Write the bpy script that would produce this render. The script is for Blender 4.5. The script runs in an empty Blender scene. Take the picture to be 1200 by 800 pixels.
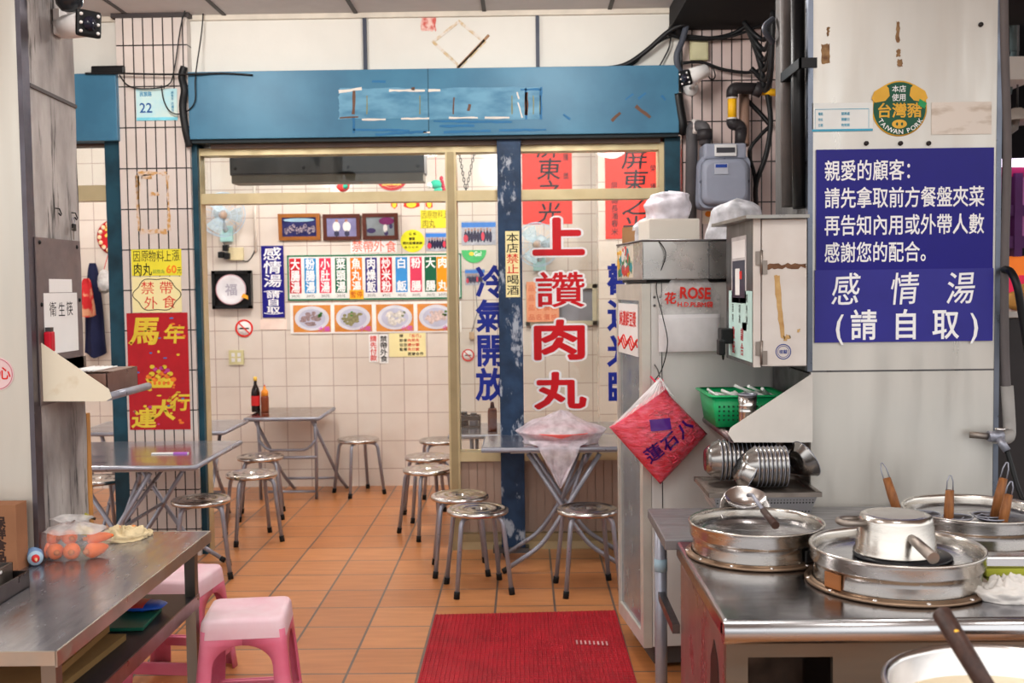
import bpy, bmesh, math, random
import numpy as np
from mathutils import Vector, Matrix, noise as mnoise
random.seed(7)
rnd = random.Random(11)
SC = bpy.context.scene
COL = SC.collection
PI = math.pi

# ------------------------------------------------------------------ camera
FPX = 1250.0
CAM_Z = 1.62
PITCH = math.radians(2.98)
YAW = math.radians(0.69)
ROLL = math.radians(0.7)
cam_d = bpy.data.cameras.new('camera')
cam_d.sensor_width = 36.0
cam_d.lens = FPX / 1200 * 36
cam_d.clip_start = 0.05
cam_d.clip_end = 200
cam_d.dof.use_dof = True
cam_d.dof.focus_distance = 3.9
cam_d.dof.aperture_fstop = 4.5
cam = bpy.data.objects.new('camera', cam_d)
COL.objects.link(cam)
RC = Matrix.Rotation(YAW, 4, 'Z') @ Matrix.Rotation(PI/2 - PITCH, 4, 'X') @ Matrix.Rotation(-ROLL, 4, 'Z')
cam.matrix_world = Matrix.Translation((0, 0, CAM_Z)) @ RC
SC.camera = cam

# ------------------------------------------------------------------ world, lamps, exposure
SC.view_settings.view_transform = 'Standard'
SC.view_settings.look = 'None'
SC.view_settings.gamma = 1.0
SC.view_settings.use_curve_mapping = False
SC.view_settings.exposure = 0.02
w = bpy.data.worlds.new('world')
SC.world = w
w.use_nodes = True
nt = w.node_tree
nt.nodes.clear()
wo = nt.nodes.new('ShaderNodeOutputWorld')
wb = nt.nodes.new('ShaderNodeBackground')
tc = nt.nodes.new('ShaderNodeTexCoord')
sx = nt.nodes.new('ShaderNodeSeparateXYZ')
cr = nt.nodes.new('ShaderNodeValToRGB')
cr.color_ramp.elements[0].position = 0.47
cr.color_ramp.elements[0].color = (0.22, 0.21, 0.20, 1)
cr.color_ramp.elements[1].position = 0.63
cr.color_ramp.elements[1].color = (0.99, 0.98, 0.97, 1)
e_ = cr.color_ramp.elements.new(0.53); e_.color = (0.34, 0.34, 0.35, 1)
mp = nt.nodes.new('ShaderNodeMath'); mp.operation = 'MULTIPLY_ADD'
mp.inputs[1].default_value = 0.5; mp.inputs[2].default_value = 0.5
nt.links.new(tc.outputs['Generated'], sx.inputs[0])
nt.links.new(sx.outputs['Z'], mp.inputs[0])
nt.links.new(mp.outputs[0], cr.inputs[0])
nt.links.new(cr.outputs[0], wb.inputs[0])
wb.inputs[1].default_value = 2.3
nt.links.new(wb.outputs[0], wo.inputs[0])

def area(name, loc, rot, sx_, sy_, power, col=(1, 1, 1)):
    l = bpy.data.lights.new(name, 'AREA')
    l.shape = 'RECTANGLE'; l.size = sx_; l.size_y = sy_
    l.energy = power; l.color = col
    o = bpy.data.objects.new(name, l); COL.objects.link(o)
    o.location = loc; o.rotation_euler = rot
    return o
# dining room ceiling lamps; unseen fill lights added to brighten arcade and shop front
def bulb(name, loc, power, r=.16, col=(1, .97, .93)):
    l = bpy.data.lights.new(name, 'POINT'); l.energy = power; l.shadow_soft_size = r; l.color = col
    o = bpy.data.objects.new(name, l); COL.objects.link(o); o.location = loc; return o
for x_, y_, p_ in ((-1.7, 7.45, 48), (-.2, 7.45, 46), (1.2, 7.45, 36), (-3.5, 7.5, 38)):
    bulb('dining_room_lamp', (x_, y_, 2.70), p_)
for x_, y_, p_ in ((-1.9, 4.9, 72), (.2, 4.9, 72), (-.9, 2.6, 44), (.9, 2.2, 34)):
    bulb('arcade_fill', (x_, y_, 3.10), p_, .2)

# ------------------------------------------------------------------ pixel <-> world measuring helpers
def ray(px, py):
    return (RC.to_3x3() @ Vector(((px - 600) / FPX, -(py - 400) / FPX, -1.0)))
def at(px, py, Y):
    d = ray(px, py); t = Y / d.y
    return Vector((d.x * t, Y, CAM_Z + d.z * t))
def atx(px, py, X):
    d = ray(px, py); t = X / d.x
    return Vector((X, d.y * t, CAM_Z + d.z * t))
def gz(px, py, z):
    d = ray(px, py); t = (z - CAM_Z) / d.z
    return Vector((d.x * t, d.y * t, z))
def rect(x0, y0, x1, y1, Y):
    c = at((x0 + x1) / 2, (y0 + y1) / 2, Y)
    w_ = (x1 - x0) * Y / FPX; h_ = (y1 - y0) * Y / FPX
    return c.x - w_ / 2, c.x + w_ / 2, c.z - h_ / 2, c.z + h_ / 2

# ------------------------------------------------------------------ materials
def lin(c):
    c = c / 255.0
    return c / 12.92 if c <= 0.04045 else ((c + 0.055) / 1.055) ** 2.4
def C(r, g, b): return (lin(r), lin(g), lin(b), 1.0)
MATS = {}
def M(name, col=(128, 128, 128), rough=0.5, metal=0.0, var=0.12, scale=9.0, bump=0.0, bscale=60.0, stretch=(1, 1, 1), col2=None, spec=0.28, trans=0.0, emit=0.0, thr=None, sheen=0.0, coat=0.0):
    if name in MATS: return MATS[name]
    m = bpy.data.materials.new(name); m.use_nodes = True
    n = m.node_tree; b = n.nodes['Principled BSDF']
    b.inputs['Roughness'].default_value = rough
    b.inputs['Metallic'].default_value = metal
    b.inputs['Specular IOR Level'].default_value = spec
    if trans: b.inputs['Transmission Weight'].default_value = trans
    if coat: b.inputs['Coat Weight'].default_value = coat
    t = n.nodes.new('ShaderNodeTexCoord'); mpn = n.nodes.new('ShaderNodeMapping')
    mpn.inputs['Scale'].default_value = stretch
    n.links.new(t.outputs['Object'], mpn.inputs[0])
    ns = n.nodes.new('ShaderNodeTexNoise'); ns.inputs['Scale'].default_value = scale; ns.inputs['Detail'].default_value = 5
    n.links.new(mpn.outputs[0], ns.inputs['Vector'])
    r = n.nodes.new('ShaderNodeValToRGB')
    c = C(*col)
    lo, hi = (0.3, 0.7) if thr is None else thr
    r.color_ramp.elements[0].position = lo; r.color_ramp.elements[1].position = hi
    if col2 is None:
        r.color_ramp.elements[0].color = (c[0]*(1-var), c[1]*(1-var), c[2]*(1-var), 1)
        r.color_ramp.elements[1].color = (min(1, c[0]*(1+var*.6)), min(1, c[1]*(1+var*.6)), min(1, c[2]*(1+var*.6)), 1)
    else:
        r.color_ramp.elements[0].color = C(*col2); r.color_ramp.elements[1].color = c
    n.links.new(ns.outputs['Fac'], r.inputs[0])
    n.links.new(r.outputs[0], b.inputs['Base Color'])
    if emit:
        n.links.new(r.outputs[0], b.inputs['Emission Color']); b.inputs['Emission Strength'].default_value = emit
    if bump:
        nb = n.nodes.new('ShaderNodeTexNoise'); nb.inputs['Scale'].default_value = bscale; nb.inputs['Detail'].default_value = 4
        n.links.new(mpn.outputs[0], nb.inputs['Vector'])
        bp = n.nodes.new('ShaderNodeBump'); bp.inputs['Strength'].default_value = bump; bp.inputs['Distance'].default_value = 0.01
        n.links.new(nb.outputs['Fac'], bp.inputs['Height']); n.links.new(bp.outputs[0], b.inputs['Normal'])
    MATS[name] = m
    return m
def P(name, r, g, b, rough=0.5, **k): return M(name, (r, g, b), rough, **k)

def tile_mat(name, c1, c2, grout, tw, th, mortar, ox=0, oz=0, plane='XZ', rough=0.15, streak=0.0, bumpd=0.25, stain=None):
    m = bpy.data.materials.new(name); m.use_nodes = True
    n = m.node_tree; b = n.nodes['Principled BSDF']
    b.inputs['Roughness'].default_value = rough
    t = n.nodes.new('ShaderNodeTexCoord')
    s = n.nodes.new('ShaderNodeSeparateXYZ'); cb = n.nodes.new('ShaderNodeCombineXYZ')
    n.links.new(t.outputs['Object'], s.inputs[0])
    n.links.new(s.outputs[plane[0]], cb.inputs[0]); n.links.new(s.outputs[plane[1]], cb.inputs[1])
    mp_ = n.nodes.new('ShaderNodeMapping'); mp_.inputs['Location'].default_value = (-ox, -oz, 0)
    n.links.new(cb.outputs[0], mp_.inputs[0])
    br = n.nodes.new('ShaderNodeTexBrick'); br.offset = 0; br.squash = 1
    br.inputs['Scale'].default_value = 1.0
    br.inputs['Brick Width'].default_value = tw; br.inputs['Row Height'].default_value = th
    br.inputs['Mortar Size'].default_value = mortar; br.inputs['Mortar Smooth'].default_value = 0.15
    br.inputs['Color1'].default_value = C(*c1); br.inputs['Color2'].default_value = C(*c2)
    br.inputs['Mortar'].default_value = C(*grout)
    n.links.new(mp_.outputs[0], br.inputs['Vector'])
    last = br.outputs['Color']
    if streak or stain:
        ns = n.nodes.new('ShaderNodeTexNoise'); ns.inputs['Scale'].default_value = 3.0; ns.inputs['Detail'].default_value = 6
        mp2 = n.nodes.new('ShaderNodeMapping'); mp2.inputs['Scale'].default_value = (1.2, 9, 1) if streak else (1.5, 1.5, 1)
        n.links.new(cb.outputs[0], mp2.inputs[0]); n.links.new(mp2.outputs[0], ns.inputs['Vector'])
        rr = n.nodes.new('ShaderNodeValToRGB'); rr.color_ramp.elements[0].position = .35; rr.color_ramp.elements[1].position = .7
        sc_ = stain or (1.25, 1.3, 1.4)
        rr.color_ramp.elements[0].color = (1, 1, 1, 1); rr.color_ramp.elements[1].color = (*sc_, 1)
        n.links.new(ns.outputs['Fac'], rr.inputs[0])
        mx = n.nodes.new('ShaderNodeMix'); mx.data_type = 'RGBA'; mx.blend_type = 'MULTIPLY'; mx.inputs[0].default_value = streak or 1.0
        mx.clamp_result = False
        n.links.new(last, mx.inputs[6]); n.links.new(rr.outputs[0], mx.inputs[7])
        last = mx.outputs[2]
    n.links.new(last, b.inputs['Base Color'])
    bp = n.nodes.new('ShaderNodeBump'); bp.inputs['Strength'].default_value = bumpd; bp.inputs['Distance'].default_value = 0.004; bp.invert = True
    n.links.new(br.outputs['Fac'], bp.inputs['Height']); n.links.new(bp.outputs[0], b.inputs['Normal'])
    return m

def steel(name, col=(190, 190, 192), rough=0.28, stretch=(1, 1, 1), scale=6.0, var=0.12, bump=0.02, metal=1.0):
    """brushed stainless: roughness varies along a stretched noise"""
    if name in MATS: return MATS[name]
    m = M(name, col, rough, metal, var=var, scale=scale, bump=bump, bscale=scale*6, stretch=stretch)
    n = m.node_tree; b = n.nodes['Principled BSDF']
    t = [x for x in n.nodes if x.type == 'MAPPING'][0]
    ns = n.nodes.new('ShaderNodeTexNoise'); ns.inputs['Scale'].default_value = scale*2.2; ns.inputs['Detail'].default_value = 6
    n.links.new(t.outputs[0], ns.inputs['Vector'])
    mr = n.nodes.new('ShaderNodeMapRange'); mr.inputs[1].default_value = .3; mr.inputs[2].default_value = .7
    mr.inputs[3].default_value = rough*0.75; mr.inputs[4].default_value = min(1, rough*1.45)
    n.links.new(ns.outputs['Fac'], mr.inputs[0]); n.links.new(mr.outputs[0], b.inputs['Roughness'])
    return m

def film(name, col=(255, 255, 255), alpha=0.25, rough=0.25, gloss=0.35):
    """thin see-through plastic: part transparent, part diffuse, part gloss"""
    if name in MATS: return MATS[name]
    m = bpy.data.materials.new(name); m.use_nodes = True
    n = m.node_tree; n.nodes.clear()
    o = n.nodes.new('ShaderNodeOutputMaterial')
    tr = n.nodes.new('ShaderNodeBsdfTransparent'); tr.inputs[0].default_value = (0.96, 0.96, 0.96, 1)
    pb = n.nodes.new('ShaderNodeBsdfPrincipled'); pb.inputs['Base Color'].default_value = C(*col); pb.inputs['Roughness'].default_value = rough
    pb.inputs['Specular IOR Level'].default_value = gloss*2
    t = n.nodes.new('ShaderNodeTexCoord'); ns = n.nodes.new('ShaderNodeTexNoise'); ns.inputs['Scale'].default_value = 22; ns.inputs['Detail'].default_value = 6
    n.links.new(t.outputs['Object'], ns.inputs['Vector'])
    mr = n.nodes.new('ShaderNodeMapRange'); mr.inputs[1].default_value = .35; mr.inputs[2].default_value = .68
    mr.inputs[3].default_value = alpha*0.78; mr.inputs[4].default_value = min(1, alpha*1.35)
    n.links.new(ns.outputs['Fac'], mr.inputs[0])
    bp = n.nodes.new('ShaderNodeBump'); bp.inputs['Strength'].default_value = .5; bp.inputs['Distance'].default_value = .01
    n.links.new(ns.outputs['Fac'], bp.inputs['Height']); n.links.new(bp.outputs[0], pb.inputs['Normal'])
    mx = n.nodes.new('ShaderNodeMixShader')
    n.links.new(mr.outputs[0], mx.inputs[0]); n.links.new(tr.outputs[0], mx.inputs[1]); n.links.new(pb.outputs[0], mx.inputs[2])
    n.links.new(mx.outputs[0], o.inputs[0])
    MATS[name] = m
    return m
def glass_mat():
    if 'pane_glass' in MATS: return MATS['pane_glass']
    m = bpy.data.materials.new('pane_glass'); m.use_nodes = True
    n = m.node_tree; n.nodes.clear()
    o = n.nodes.new('ShaderNodeOutputMaterial')
    tr = n.nodes.new('ShaderNodeBsdfTransparent'); tr.inputs[0].default_value = (0.94, 0.96, 0.95, 1)
    gl = n.nodes.new('ShaderNodeBsdfGlossy'); gl.inputs['Roughness'].default_value = 0.02
    fr = n.nodes.new('ShaderNodeFresnel'); fr.inputs[0].default_value = 1.5
    mx = n.nodes.new('ShaderNodeMixShader')
    n.links.new(fr.outputs[0], mx.inputs[0]); n.links.new(tr.outputs[0], mx.inputs[1]); n.links.new(gl.outputs[0], mx.inputs[2])
    n.links.new(mx.outputs[0], o.inputs[0])
    MATS['pane_glass'] = m
    return m

# ------------------------------------------------------------------ mesh builder
class MB:
    def __init__(s): s.v = []; s.f = []; s.sm = []
    def add(s, verts, faces, smooth=False):
        b = len(s.v)
        s.v += [tuple(p) for p in verts]
        for f in faces: s.f.append([b + i for i in f]); s.sm.append(smooth)
        return s
    def box(s, x0, x1, y0, y1, z0, z1, M4=None, bev=0.0):
        if bev <= 0:
            vs = [(x0,y0,z0),(x1,y0,z0),(x1,y1,z0),(x0,y1,z0),(x0,y0,z1),(x1,y0,z1),(x1,y1,z1),(x0,y1,z1)]
            fs = [(0,3,2,1),(4,5,6,7),(0,1,5,4),(1,2,6,5),(2,3,7,6),(3,0,4,7)]
        else:
            bm = bmesh.new(); bmesh.ops.create_cube(bm, size=1)
            for q in bm.verts:
                q.co = Vector(((x0+x1)/2 + q.co.x*(x1-x0), (y0+y1)/2 + q.co.y*(y1-y0), (z0+z1)/2 + q.co.z*(z1-z0)))
            bmesh.ops.bevel(bm, geom=bm.edges[:], offset=bev, segments=2, affect='EDGES', profile=0.6)
            bm.verts.ensure_lookup_table()
            vs = [q.co.copy() for q in bm.verts]; fs = [[q.index for q in f.verts] for f in bm.faces]
            bm.free()
        if M4 is not None: vs = [M4 @ Vector(p) for p in vs]
        return s.add(vs, fs)
    def tube(s, path, r, n=8, cap=True, close=False):
        P_ = [Vector(p) for p in path]
        rs = r if isinstance(r, (list, tuple)) else [r]*len(P_)
        rings = []; up = None
        k = len(P_)
        for i, p in enumerate(P_):
            if close: d = P_[(i+1) % k] - P_[i-1]
            else: d = (P_[min(i+1, k-1)] - P_[max(i-1, 0)])
            if d.length < 1e-9: d = Vector((0, 0, 1))
            d.normalize()
            if up is None:
                up = Vector((0, 0, 1)) if abs(d.z) < .9 else Vector((1, 0, 0))
            u = d.cross(up)
            if u.length < 1e-6: u = d.orthogonal()
            u.normalize(); vv = u.cross(d).normalized(); up = vv
            rings.append([p + (u*math.cos(2*PI*j/n) + vv*math.sin(2*PI*j/n))*rs[i] for j in range(n)])
        vs = [q for R_ in rings for q in R_]
        fs = []
        for i in range(k if close else k-1):
            a = i*n; b = ((i+1) % k)*n
            for j in range(n):
                j2 = (j+1) % n
                fs.append((a+j, b+j, b+j2, a+j2))
        s.add(vs, fs, True)
        if cap and not close:
            s.add(rings[0], [list(range(n))]); s.add(rings[-1], [list(range(n))[::-1]])
        return s
    def lathe(s, prof, n=32, M4=None, sx=1, sy=1, smooth=True):
        vs = []; fs = []
        k = len(prof)
        for i in range(n):
            a = 2*PI*i/n
            for (r, z) in prof: vs.append(Vector((r*math.cos(a)*sx, r*math.sin(a)*sy, z)))
        for i in range(n):
            i2 = (i+1) % n
            for j in range(k-1):
                if prof[j][0] < 1e-6 and prof[j+1][0] < 1e-6: continue
                if prof[j][0] < 1e-6: fs.append((i*k+j, i2*k+j+1, i*k+j+1))
                elif prof[j+1][0] < 1e-6: fs.append((i*k+j, i2*k+j, i*k+j+1))
                else: fs.append((i*k+j, i2*k+j, i2*k+j+1, i*k+j+1))
        if M4 is not None: vs = [M4 @ p for p in vs]
        return s.add(vs, fs, smooth)
    def prism(s, poly, d0, d1, axis='y', M4=None):
        """poly 2D (a,b): axis y -> (a, d, b); axis z -> (a, b, d); axis x -> (d, a, b)"""
        def mk(a, b, d):
            return {'y': (a, d, b), 'z': (a, b, d), 'x': (d, a, b)}[axis]
        k = len(poly)
        vs = [mk(a, b, d0) for a, b in poly] + [mk(a, b, d1) for a, b in poly]
        if M4 is not None: vs = [M4 @ Vector(p) for p in vs]
        fs = [list(range(k)), list(range(2*k-1, k-1, -1))] + [(i, i+k, (i+1) % k + k, (i+1) % k) for i in range(k)]
        return s.add(vs, fs)
    def loft(s, rings, cap=True, smooth=True):
        n = len(rings[0]); vs = [p for R_ in rings for p in R_]; fs = []
        for i in range(len(rings)-1):
            for j in range(n):
                fs.append((i*n+j, i*n+(j+1) % n, (i+1)*n+(j+1) % n, (i+1)*n+j))
        s.add(vs, fs, smooth)
        if cap: s.add(rings[0], [list(range(n))[::-1]]); s.add(rings[-1], [list(range(n))])
        return s
    def grid(s, fn, nu, nv, smooth=True, wrap=False):
        vs = [fn(i/nu, j/nv) for i in range(nu+1) for j in range(nv+1)]
        fs = [(i*(nv+1)+j, (i+1)*(nv+1)+j, (i+1)*(nv+1)+j+1, i*(nv+1)+j+1) for i in range(nu) for j in range(nv)]
        return s.add(vs, fs, smooth)
    def build(s, name, mat, parent=None, weld=True, loc=None, auto=False):
        me = bpy.data.meshes.new(name)
        me.from_pydata(s.v, [], s.f)
        for p, q in zip(me.polygons, s.sm): p.use_smooth = q
        bm = bmesh.new(); bm.from_mesh(me)
        if weld: bmesh.ops.remove_doubles(bm, verts=bm.verts, dist=1e-5)
        bmesh.ops.recalc_face_normals(bm, faces=bm.faces)
        bm.to_mesh(me); bm.free()
        me.materials.append(mat)
        o = bpy.data.objects.new(name, me); COL.objects.link(o)
        if parent: o.parent = parent
        if loc is not None: o.location = loc
        return o
    def center(s):
        a = np.array(s.v); return (a.min(0) + a.max(0))/2

def tag(o, label, cat, group=None, kind=None):
    o['label'] = label; o['category'] = cat
    if group: o['group'] = group
    if kind: o['kind'] = kind
    return o
def thing(name, label, cat, loc=(0, 0, 0), rz=0.0, group=None):
    o = bpy.data.objects.new(name, None); COL.objects.link(o)
    o.empty_display_size = .05
    o.location = loc; o.rotation_euler = (0, 0, rz)
    return tag(o, label, cat, group)
def struct(mb, name, mat, parent=None):
    o = mb.build(name, mat, parent)
    if parent is None: o['kind'] = 'structure'
    return o
def copy_tree(o, parent=None):
    c = o.copy(); COL.objects.link(c)
    if parent: c.parent = parent
    for ch in list(o.children): copy_tree(ch, c)
    return c
def bx(*a, **k): return MB().box(*a, **k)
def tb(path, r, n=8): return MB().tube(path, r, n)
def arc_pts(pts, r=0.03, k=4):
    """round the corners of a polyline"""
    P_ = [Vector(p) for p in pts]; out = [P_[0]]
    for i in range(1, len(P_)-1):
        a, b, c = P_[i-1], P_[i], P_[i+1]
        u = (a-b); v = (c-b)
        rr = min(r, u.length*.49, v.length*.49)
        p0 = b + u.normalized()*rr; p1 = b + v.normalized()*rr
        for j in range(k+1):
            t = j/k
            out.append(p0*(1-t)**2 + b*2*t*(1-t) + p1*t*t)
    out.append(P_[-1]); return out
def sag(a, b, drop, k=10):
    a = Vector(a); b = Vector(b)
    return [a.lerp(b, i/k) - Vector((0, 0, drop*4*(i/k)*(1-i/k))) for i in range(k+1)]

# ------------------------------------------------------------------ lettering
_G = {}
def glyph(ch, bold):
    key = (ch, round(bold, 4))
    if key in _G: return _G[key]
    cu = bpy.data.curves.new('lettering', 'FONT'); cu.body = ch; cu.size = 1
    cu.resolution_u = 2
    cu.bevel_depth = bold; cu.bevel_resolution = 0; cu.extrude = 0
    o = bpy.data.objects.new('lettering', cu); COL.objects.link(o)
    dg = bpy.context.evaluated_depsgraph_get()
    me = bpy.data.meshes.new_from_object(o.evaluated_get(dg))
    v = np.array([tuple(p.co) for p in me.vertices]) if len(me.vertices) else np.zeros((0, 3))
    f = [list(p.vertices) for p in me.polygons]
    bpy.data.objects.remove(o); bpy.data.curves.remove(cu); bpy.data.meshes.remove(me)
    _G[key] = (v, f)
    return v, f
class Let:
    """lettering on a vertical face: coordinates x (right), z (up), raised towards -y by less than 1 mm"""
    def __init__(s): s.mb = MB()
    def cell(s, ch, cx, cz, w_, h_, bold=.02, rot=0.0, shear=0.0):
        v, f = glyph(ch, bold)
        if not len(v): return s
        mid = .5 if ord(ch) > 127 else (v[:, 0].min()+v[:, 0].max())/2
        X = (v[:, 0]-mid)*w_; Z = (v[:, 1]-.38)*h_
        X = X + Z*shear
        c, sn = math.cos(rot), math.sin(rot)
        zz = v[:, 2]*(.0006/max(bold, .01))
        s.mb.add(np.stack([cx + X*c - Z*sn, -zz, cz + X*sn + Z*c], 1).tolist(), f)
        return s
    def fit(s, txt, x0, x1, z0, z1, bold=.02, shear=0.0, rot=0.0):
        v, f = glyph(txt, bold)
        if not len(v): return s
        a, b = v.min(0), v.max(0)
        X = (v[:, 0]-a[0])/(b[0]-a[0])-.5; Z = (v[:, 1]-a[1])/(b[1]-a[1])-.5
        X = X*(x1-x0); Z = Z*(z1-z0); X = X + Z*shear
        c, sn = math.cos(rot), math.sin(rot)
        zz = v[:, 2]*(.0006/max(bold, .01))
        s.mb.add(np.stack([(x0+x1)/2 + X*c - Z*sn, -zz, (z0+z1)/2 + X*sn + Z*c], 1).tolist(), f)
        return s
    def fat(s, ch, x0, x1, z0, z1, r, n=12):
        """round-ended thick strokes: the glyph drawn n times round a small circle (r in em)"""
        for k in range(n):
            a = 2*PI*k/n; dx = r*(x1-x0)*math.cos(a); dz = r*(z1-z0)*math.sin(a)
            b = len(s.mb.v); s.fit(ch, x0+dx, x1+dx, z0+dz, z1+dz, 0.0)
            s.mb.v[b:] = [(p[0], p[1]-.00012*k, p[2]) for p in s.mb.v[b:]]
        return s
    def row(s, txt, x0, x1, z0, z1, bold=.02, shear=0.0, jit=0.0, rot=0.0):
        n = max(1, len(txt)); w_ = (x1-x0)/n; h_ = z1-z0
        for i, ch in enumerate(txt):
            if ch != ' ':
                s.cell(ch, x0 + w_*(i+.5) + rnd.uniform(-jit, jit)*w_, (z0+z1)/2 + rnd.uniform(-jit, jit)*h_, min(w_, h_*1.05)*1.0 if w_ > h_*1.05 else w_, h_, bold, rot + rnd.uniform(-jit, jit), shear)
        return s
    def col(s, txt, x0, x1, z0, z1, bold=.02, shear=0.0, jit=0.0):
        n = max(1, len(txt)); h_ = (z1-z0)/n; w_ = x1-x0
        for i, ch in enumerate(txt):
            if ch != ' ':
                s.cell(ch, (x0+x1)/2 + rnd.uniform(-jit, jit)*w_, z1 - h_*(i+.5) + rnd.uniform(-jit, jit)*h_, w_, min(h_, w_*1.25), bold, rnd.uniform(-jit, jit), shear)
        return s
    def build(s, name, mat, parent=None, off=0.0):
        o = s.mb.build(name, mat, parent, weld=False)
        if off: o.location.y -= off
        return o
# ------------------------------------------------------------------ shared materials
S_TOP = steel('steel_worktop', (172, 172, 176), 0.20, (1, 5, 1), 5)
S_PANEL = steel('steel_sheet', (210, 206, 198), 0.36, (1, 1, .12), 7, .06, .015, metal=.7)
S_WARM = steel('steel_pot', (196, 190, 182), 0.22, (1, 1, 4), 5, .10)
S_TUBE = steel('steel_tube', (150, 151, 162), 0.34, (1, 1, 1), 8, .10, metal=.45)
S_BOWL = steel('steel_bowl', (158, 155, 152), 0.2, (1, 1, 1), 6, .1)
S_SEAT = steel('steel_seat', (205, 200, 196), 0.18, (1, 1, 1), 6, .10, .03)
S_DARK = steel('steel_dark', (105, 103, 104), 0.32, (1, 1, 1), 6, .2)
S_OLD = steel('steel_aged', (150, 140, 132), 0.42, (1, 1, 1), 7, .25, .03)
RUBBER = P('black_rubber', 18, 18, 20, .6)
BLACK = P('black_plastic', 14, 14, 16, .45)
WHITE_P = P('white_plastic', 225, 222, 220, .4, var=.04)
CREAM_P = P('cream_plastic', 222, 212, 185, .4, var=.05)
PAPER = P('white_paper', 232, 230, 228, .8, var=.03)
INK = P('black_ink', 22, 20, 22, .7, var=0)
INK_RED = P('red_ink', 214, 44, 36, .6, var=.02)
INK_BLUE = P('blue_ink', 30, 60, 140, .6, var=.02)
INK_WHITE = P('white_ink', 240, 240, 240, .5, var=.0)
WOOD = P('handle_wood', 150, 96, 52, .5, col2=(112, 66, 34), scale=14, stretch=(6, 6, 1))
DARKWOOD = P('dark_wood', 74, 50, 42, .45, col2=(48, 32, 28), scale=10, stretch=(6, 6, 1))
CARD = P('cardboard', 165, 124, 84, .85, var=.1)
BRASS = steel('brass_aluminium', (196, 180, 142), 0.42, (1, 1, 1), 6, .10, .01, metal=.55)
TEAL = P('teal_paint', 24, 66, 82, .45, col2=(12, 38, 50), scale=7, thr=(.2, .6))
CEIL = P('ceiling_board', 190, 186, 184, .7, var=.05)
CONC = M('concrete', (178, 172, 168), .9, col2=(130, 124, 122), scale=7, thr=(.32, .62), bump=.5, bscale=40, stretch=(1, 1, .45))

FY = 6.55      # facade plane
BY = 8.65      # back wall of the dining room

# ------------------------------------------------------------------ floor, walls, ceilings
FLOOR_M = tile_mat('floor_tile', (182, 120, 72), (166, 104, 58), (88, 76, 70), .30, .31, .006, -.164, 5.02, 'XY', .3, streak=.9, bumpd=.2)
struct(bx(-6, 5.5, -.6, 8.8, -.12, 0), 'floor', FLOOR_M)
struct(bx(-25, 25, -30, -.6, -.2, -.06), 'street', P('asphalt', 96, 94, 92, .9))
WT = tile_mat('wall_tile', (222, 211, 201), (215, 204, 193), (176, 156, 146), .192, .228, .0035, at(336.7, 485, BY).x, at(336.7, 485, BY).z, 'XZ', .14, stain=(.94, .92, .90), bumpd=.2)
struct(bx(-5.6, 3.2, BY, BY+.15, 0, 3.0), 'wall_back', WT)
struct(bx(-5.75, -5.6, 6.6, 8.8, 0, 3.0), 'wall_left', WT)
struct(bx(2.4, 2.55, 6.7, 8.65, 0, 3.0), 'wall_right', WT)
x0, x1, _, _ = rect(702, 180, 812, 500, 8.4)
struct(bx(x0, x1, 8.40, BY, 0, 2.86), 'wall_pier', WT)
struct(bx(-5.75, 3.2, 6.72, 8.8, 2.86, 3.0), 'ceiling_dining_room', P('dining_ceiling', 226, 222, 216, .7, var=.03))
# arcade ceiling with dark joints between its boards
ZC = 3.265
struct(bx(-6, 5.5, 1.2, 6.9, ZC, ZC+.1), 'ceiling', CEIL)
jm = MB()
for X in [-2.35, -1.78, -.99, -.22, .53, 1.1]:
    jm.box(X-.012, X+.012, 1.2, 6.5, ZC-.006, ZC+.02)
jm.box(-6, 3, 6.02, 6.045, ZC-.006, ZC+.02)
o = jm.build('trim_ceiling', P('joint_dark', 70, 66, 66, .6)); o['kind'] = 'structure'

# upper facade: white boards
WB = M('facade_board', (214, 211, 203), .55, var=.05, scale=3, bump=.05)
zt = at(500, 85, 6.5).z
zb = at(500, 160, 6.4).z
xL = at(222, 120, 6.4).x; xR = at(795, 120, 6.4).x
up = struct(bx(-6, xR+.02, 6.5, 6.72, zt-.1, ZC), 'wall_facade', WB)
for i, px in enumerate((428, 630)):
    a = at(px, 50, 6.5).x
    struct(bx(a-.011, a+.011, 6.482, 6.502, zt, ZC), 'trim_board_joint', P('joint_blue', 62, 66, 80, .5), up)
struct(bx(-6, xR, 6.47, 6.5, ZC-.03, ZC), 'trim_ceiling_edge', P('edge_cream', 205, 196, 182, .5), up)
struct(bx(-6, 5.5, 6.6, 6.72, ZC, ZC+.9), 'wall_above_ceiling', WB)
# old paper marks left on the boards: red slip, taped diamond outline, tape strip
def rag_poly(pts, n=10, amp=.006):
    out = []
    for i in range(len(pts)):
        a = Vector(pts[i]); b = Vector(pts[(i+1) % len(pts)])
        for j in range(n):
            p = a.lerp(b, j/n); out.append((p.x + rnd.uniform(-amp, amp), p.y + rnd.uniform(-amp, amp)))
    return out
x0, x1, z0, z1 = rect(494, 12, 511, 36, 6.5)
o = MB().prism(rag_poly([(x0, z0), (x1, z0), (x1, z1), (x0, z1)]), 6.497, 6.4995).build('paper_slip', M('faded_red', (196, 92, 84), .8, col2=(224, 190, 180), scale=30, thr=(.4, .6)))
tag(o, 'torn faded red paper slip stuck near the ceiling on the white board', 'paper scrap')
mk = MB()
dc = [at(538, 23, 6.5), at(570, 49, 6.5), at(539, 81, 6.5), at(505, 49, 6.5)]
inner = [Vector((.0, 0, 0))]*4
cc = sum(dc, Vector())/4
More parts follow.
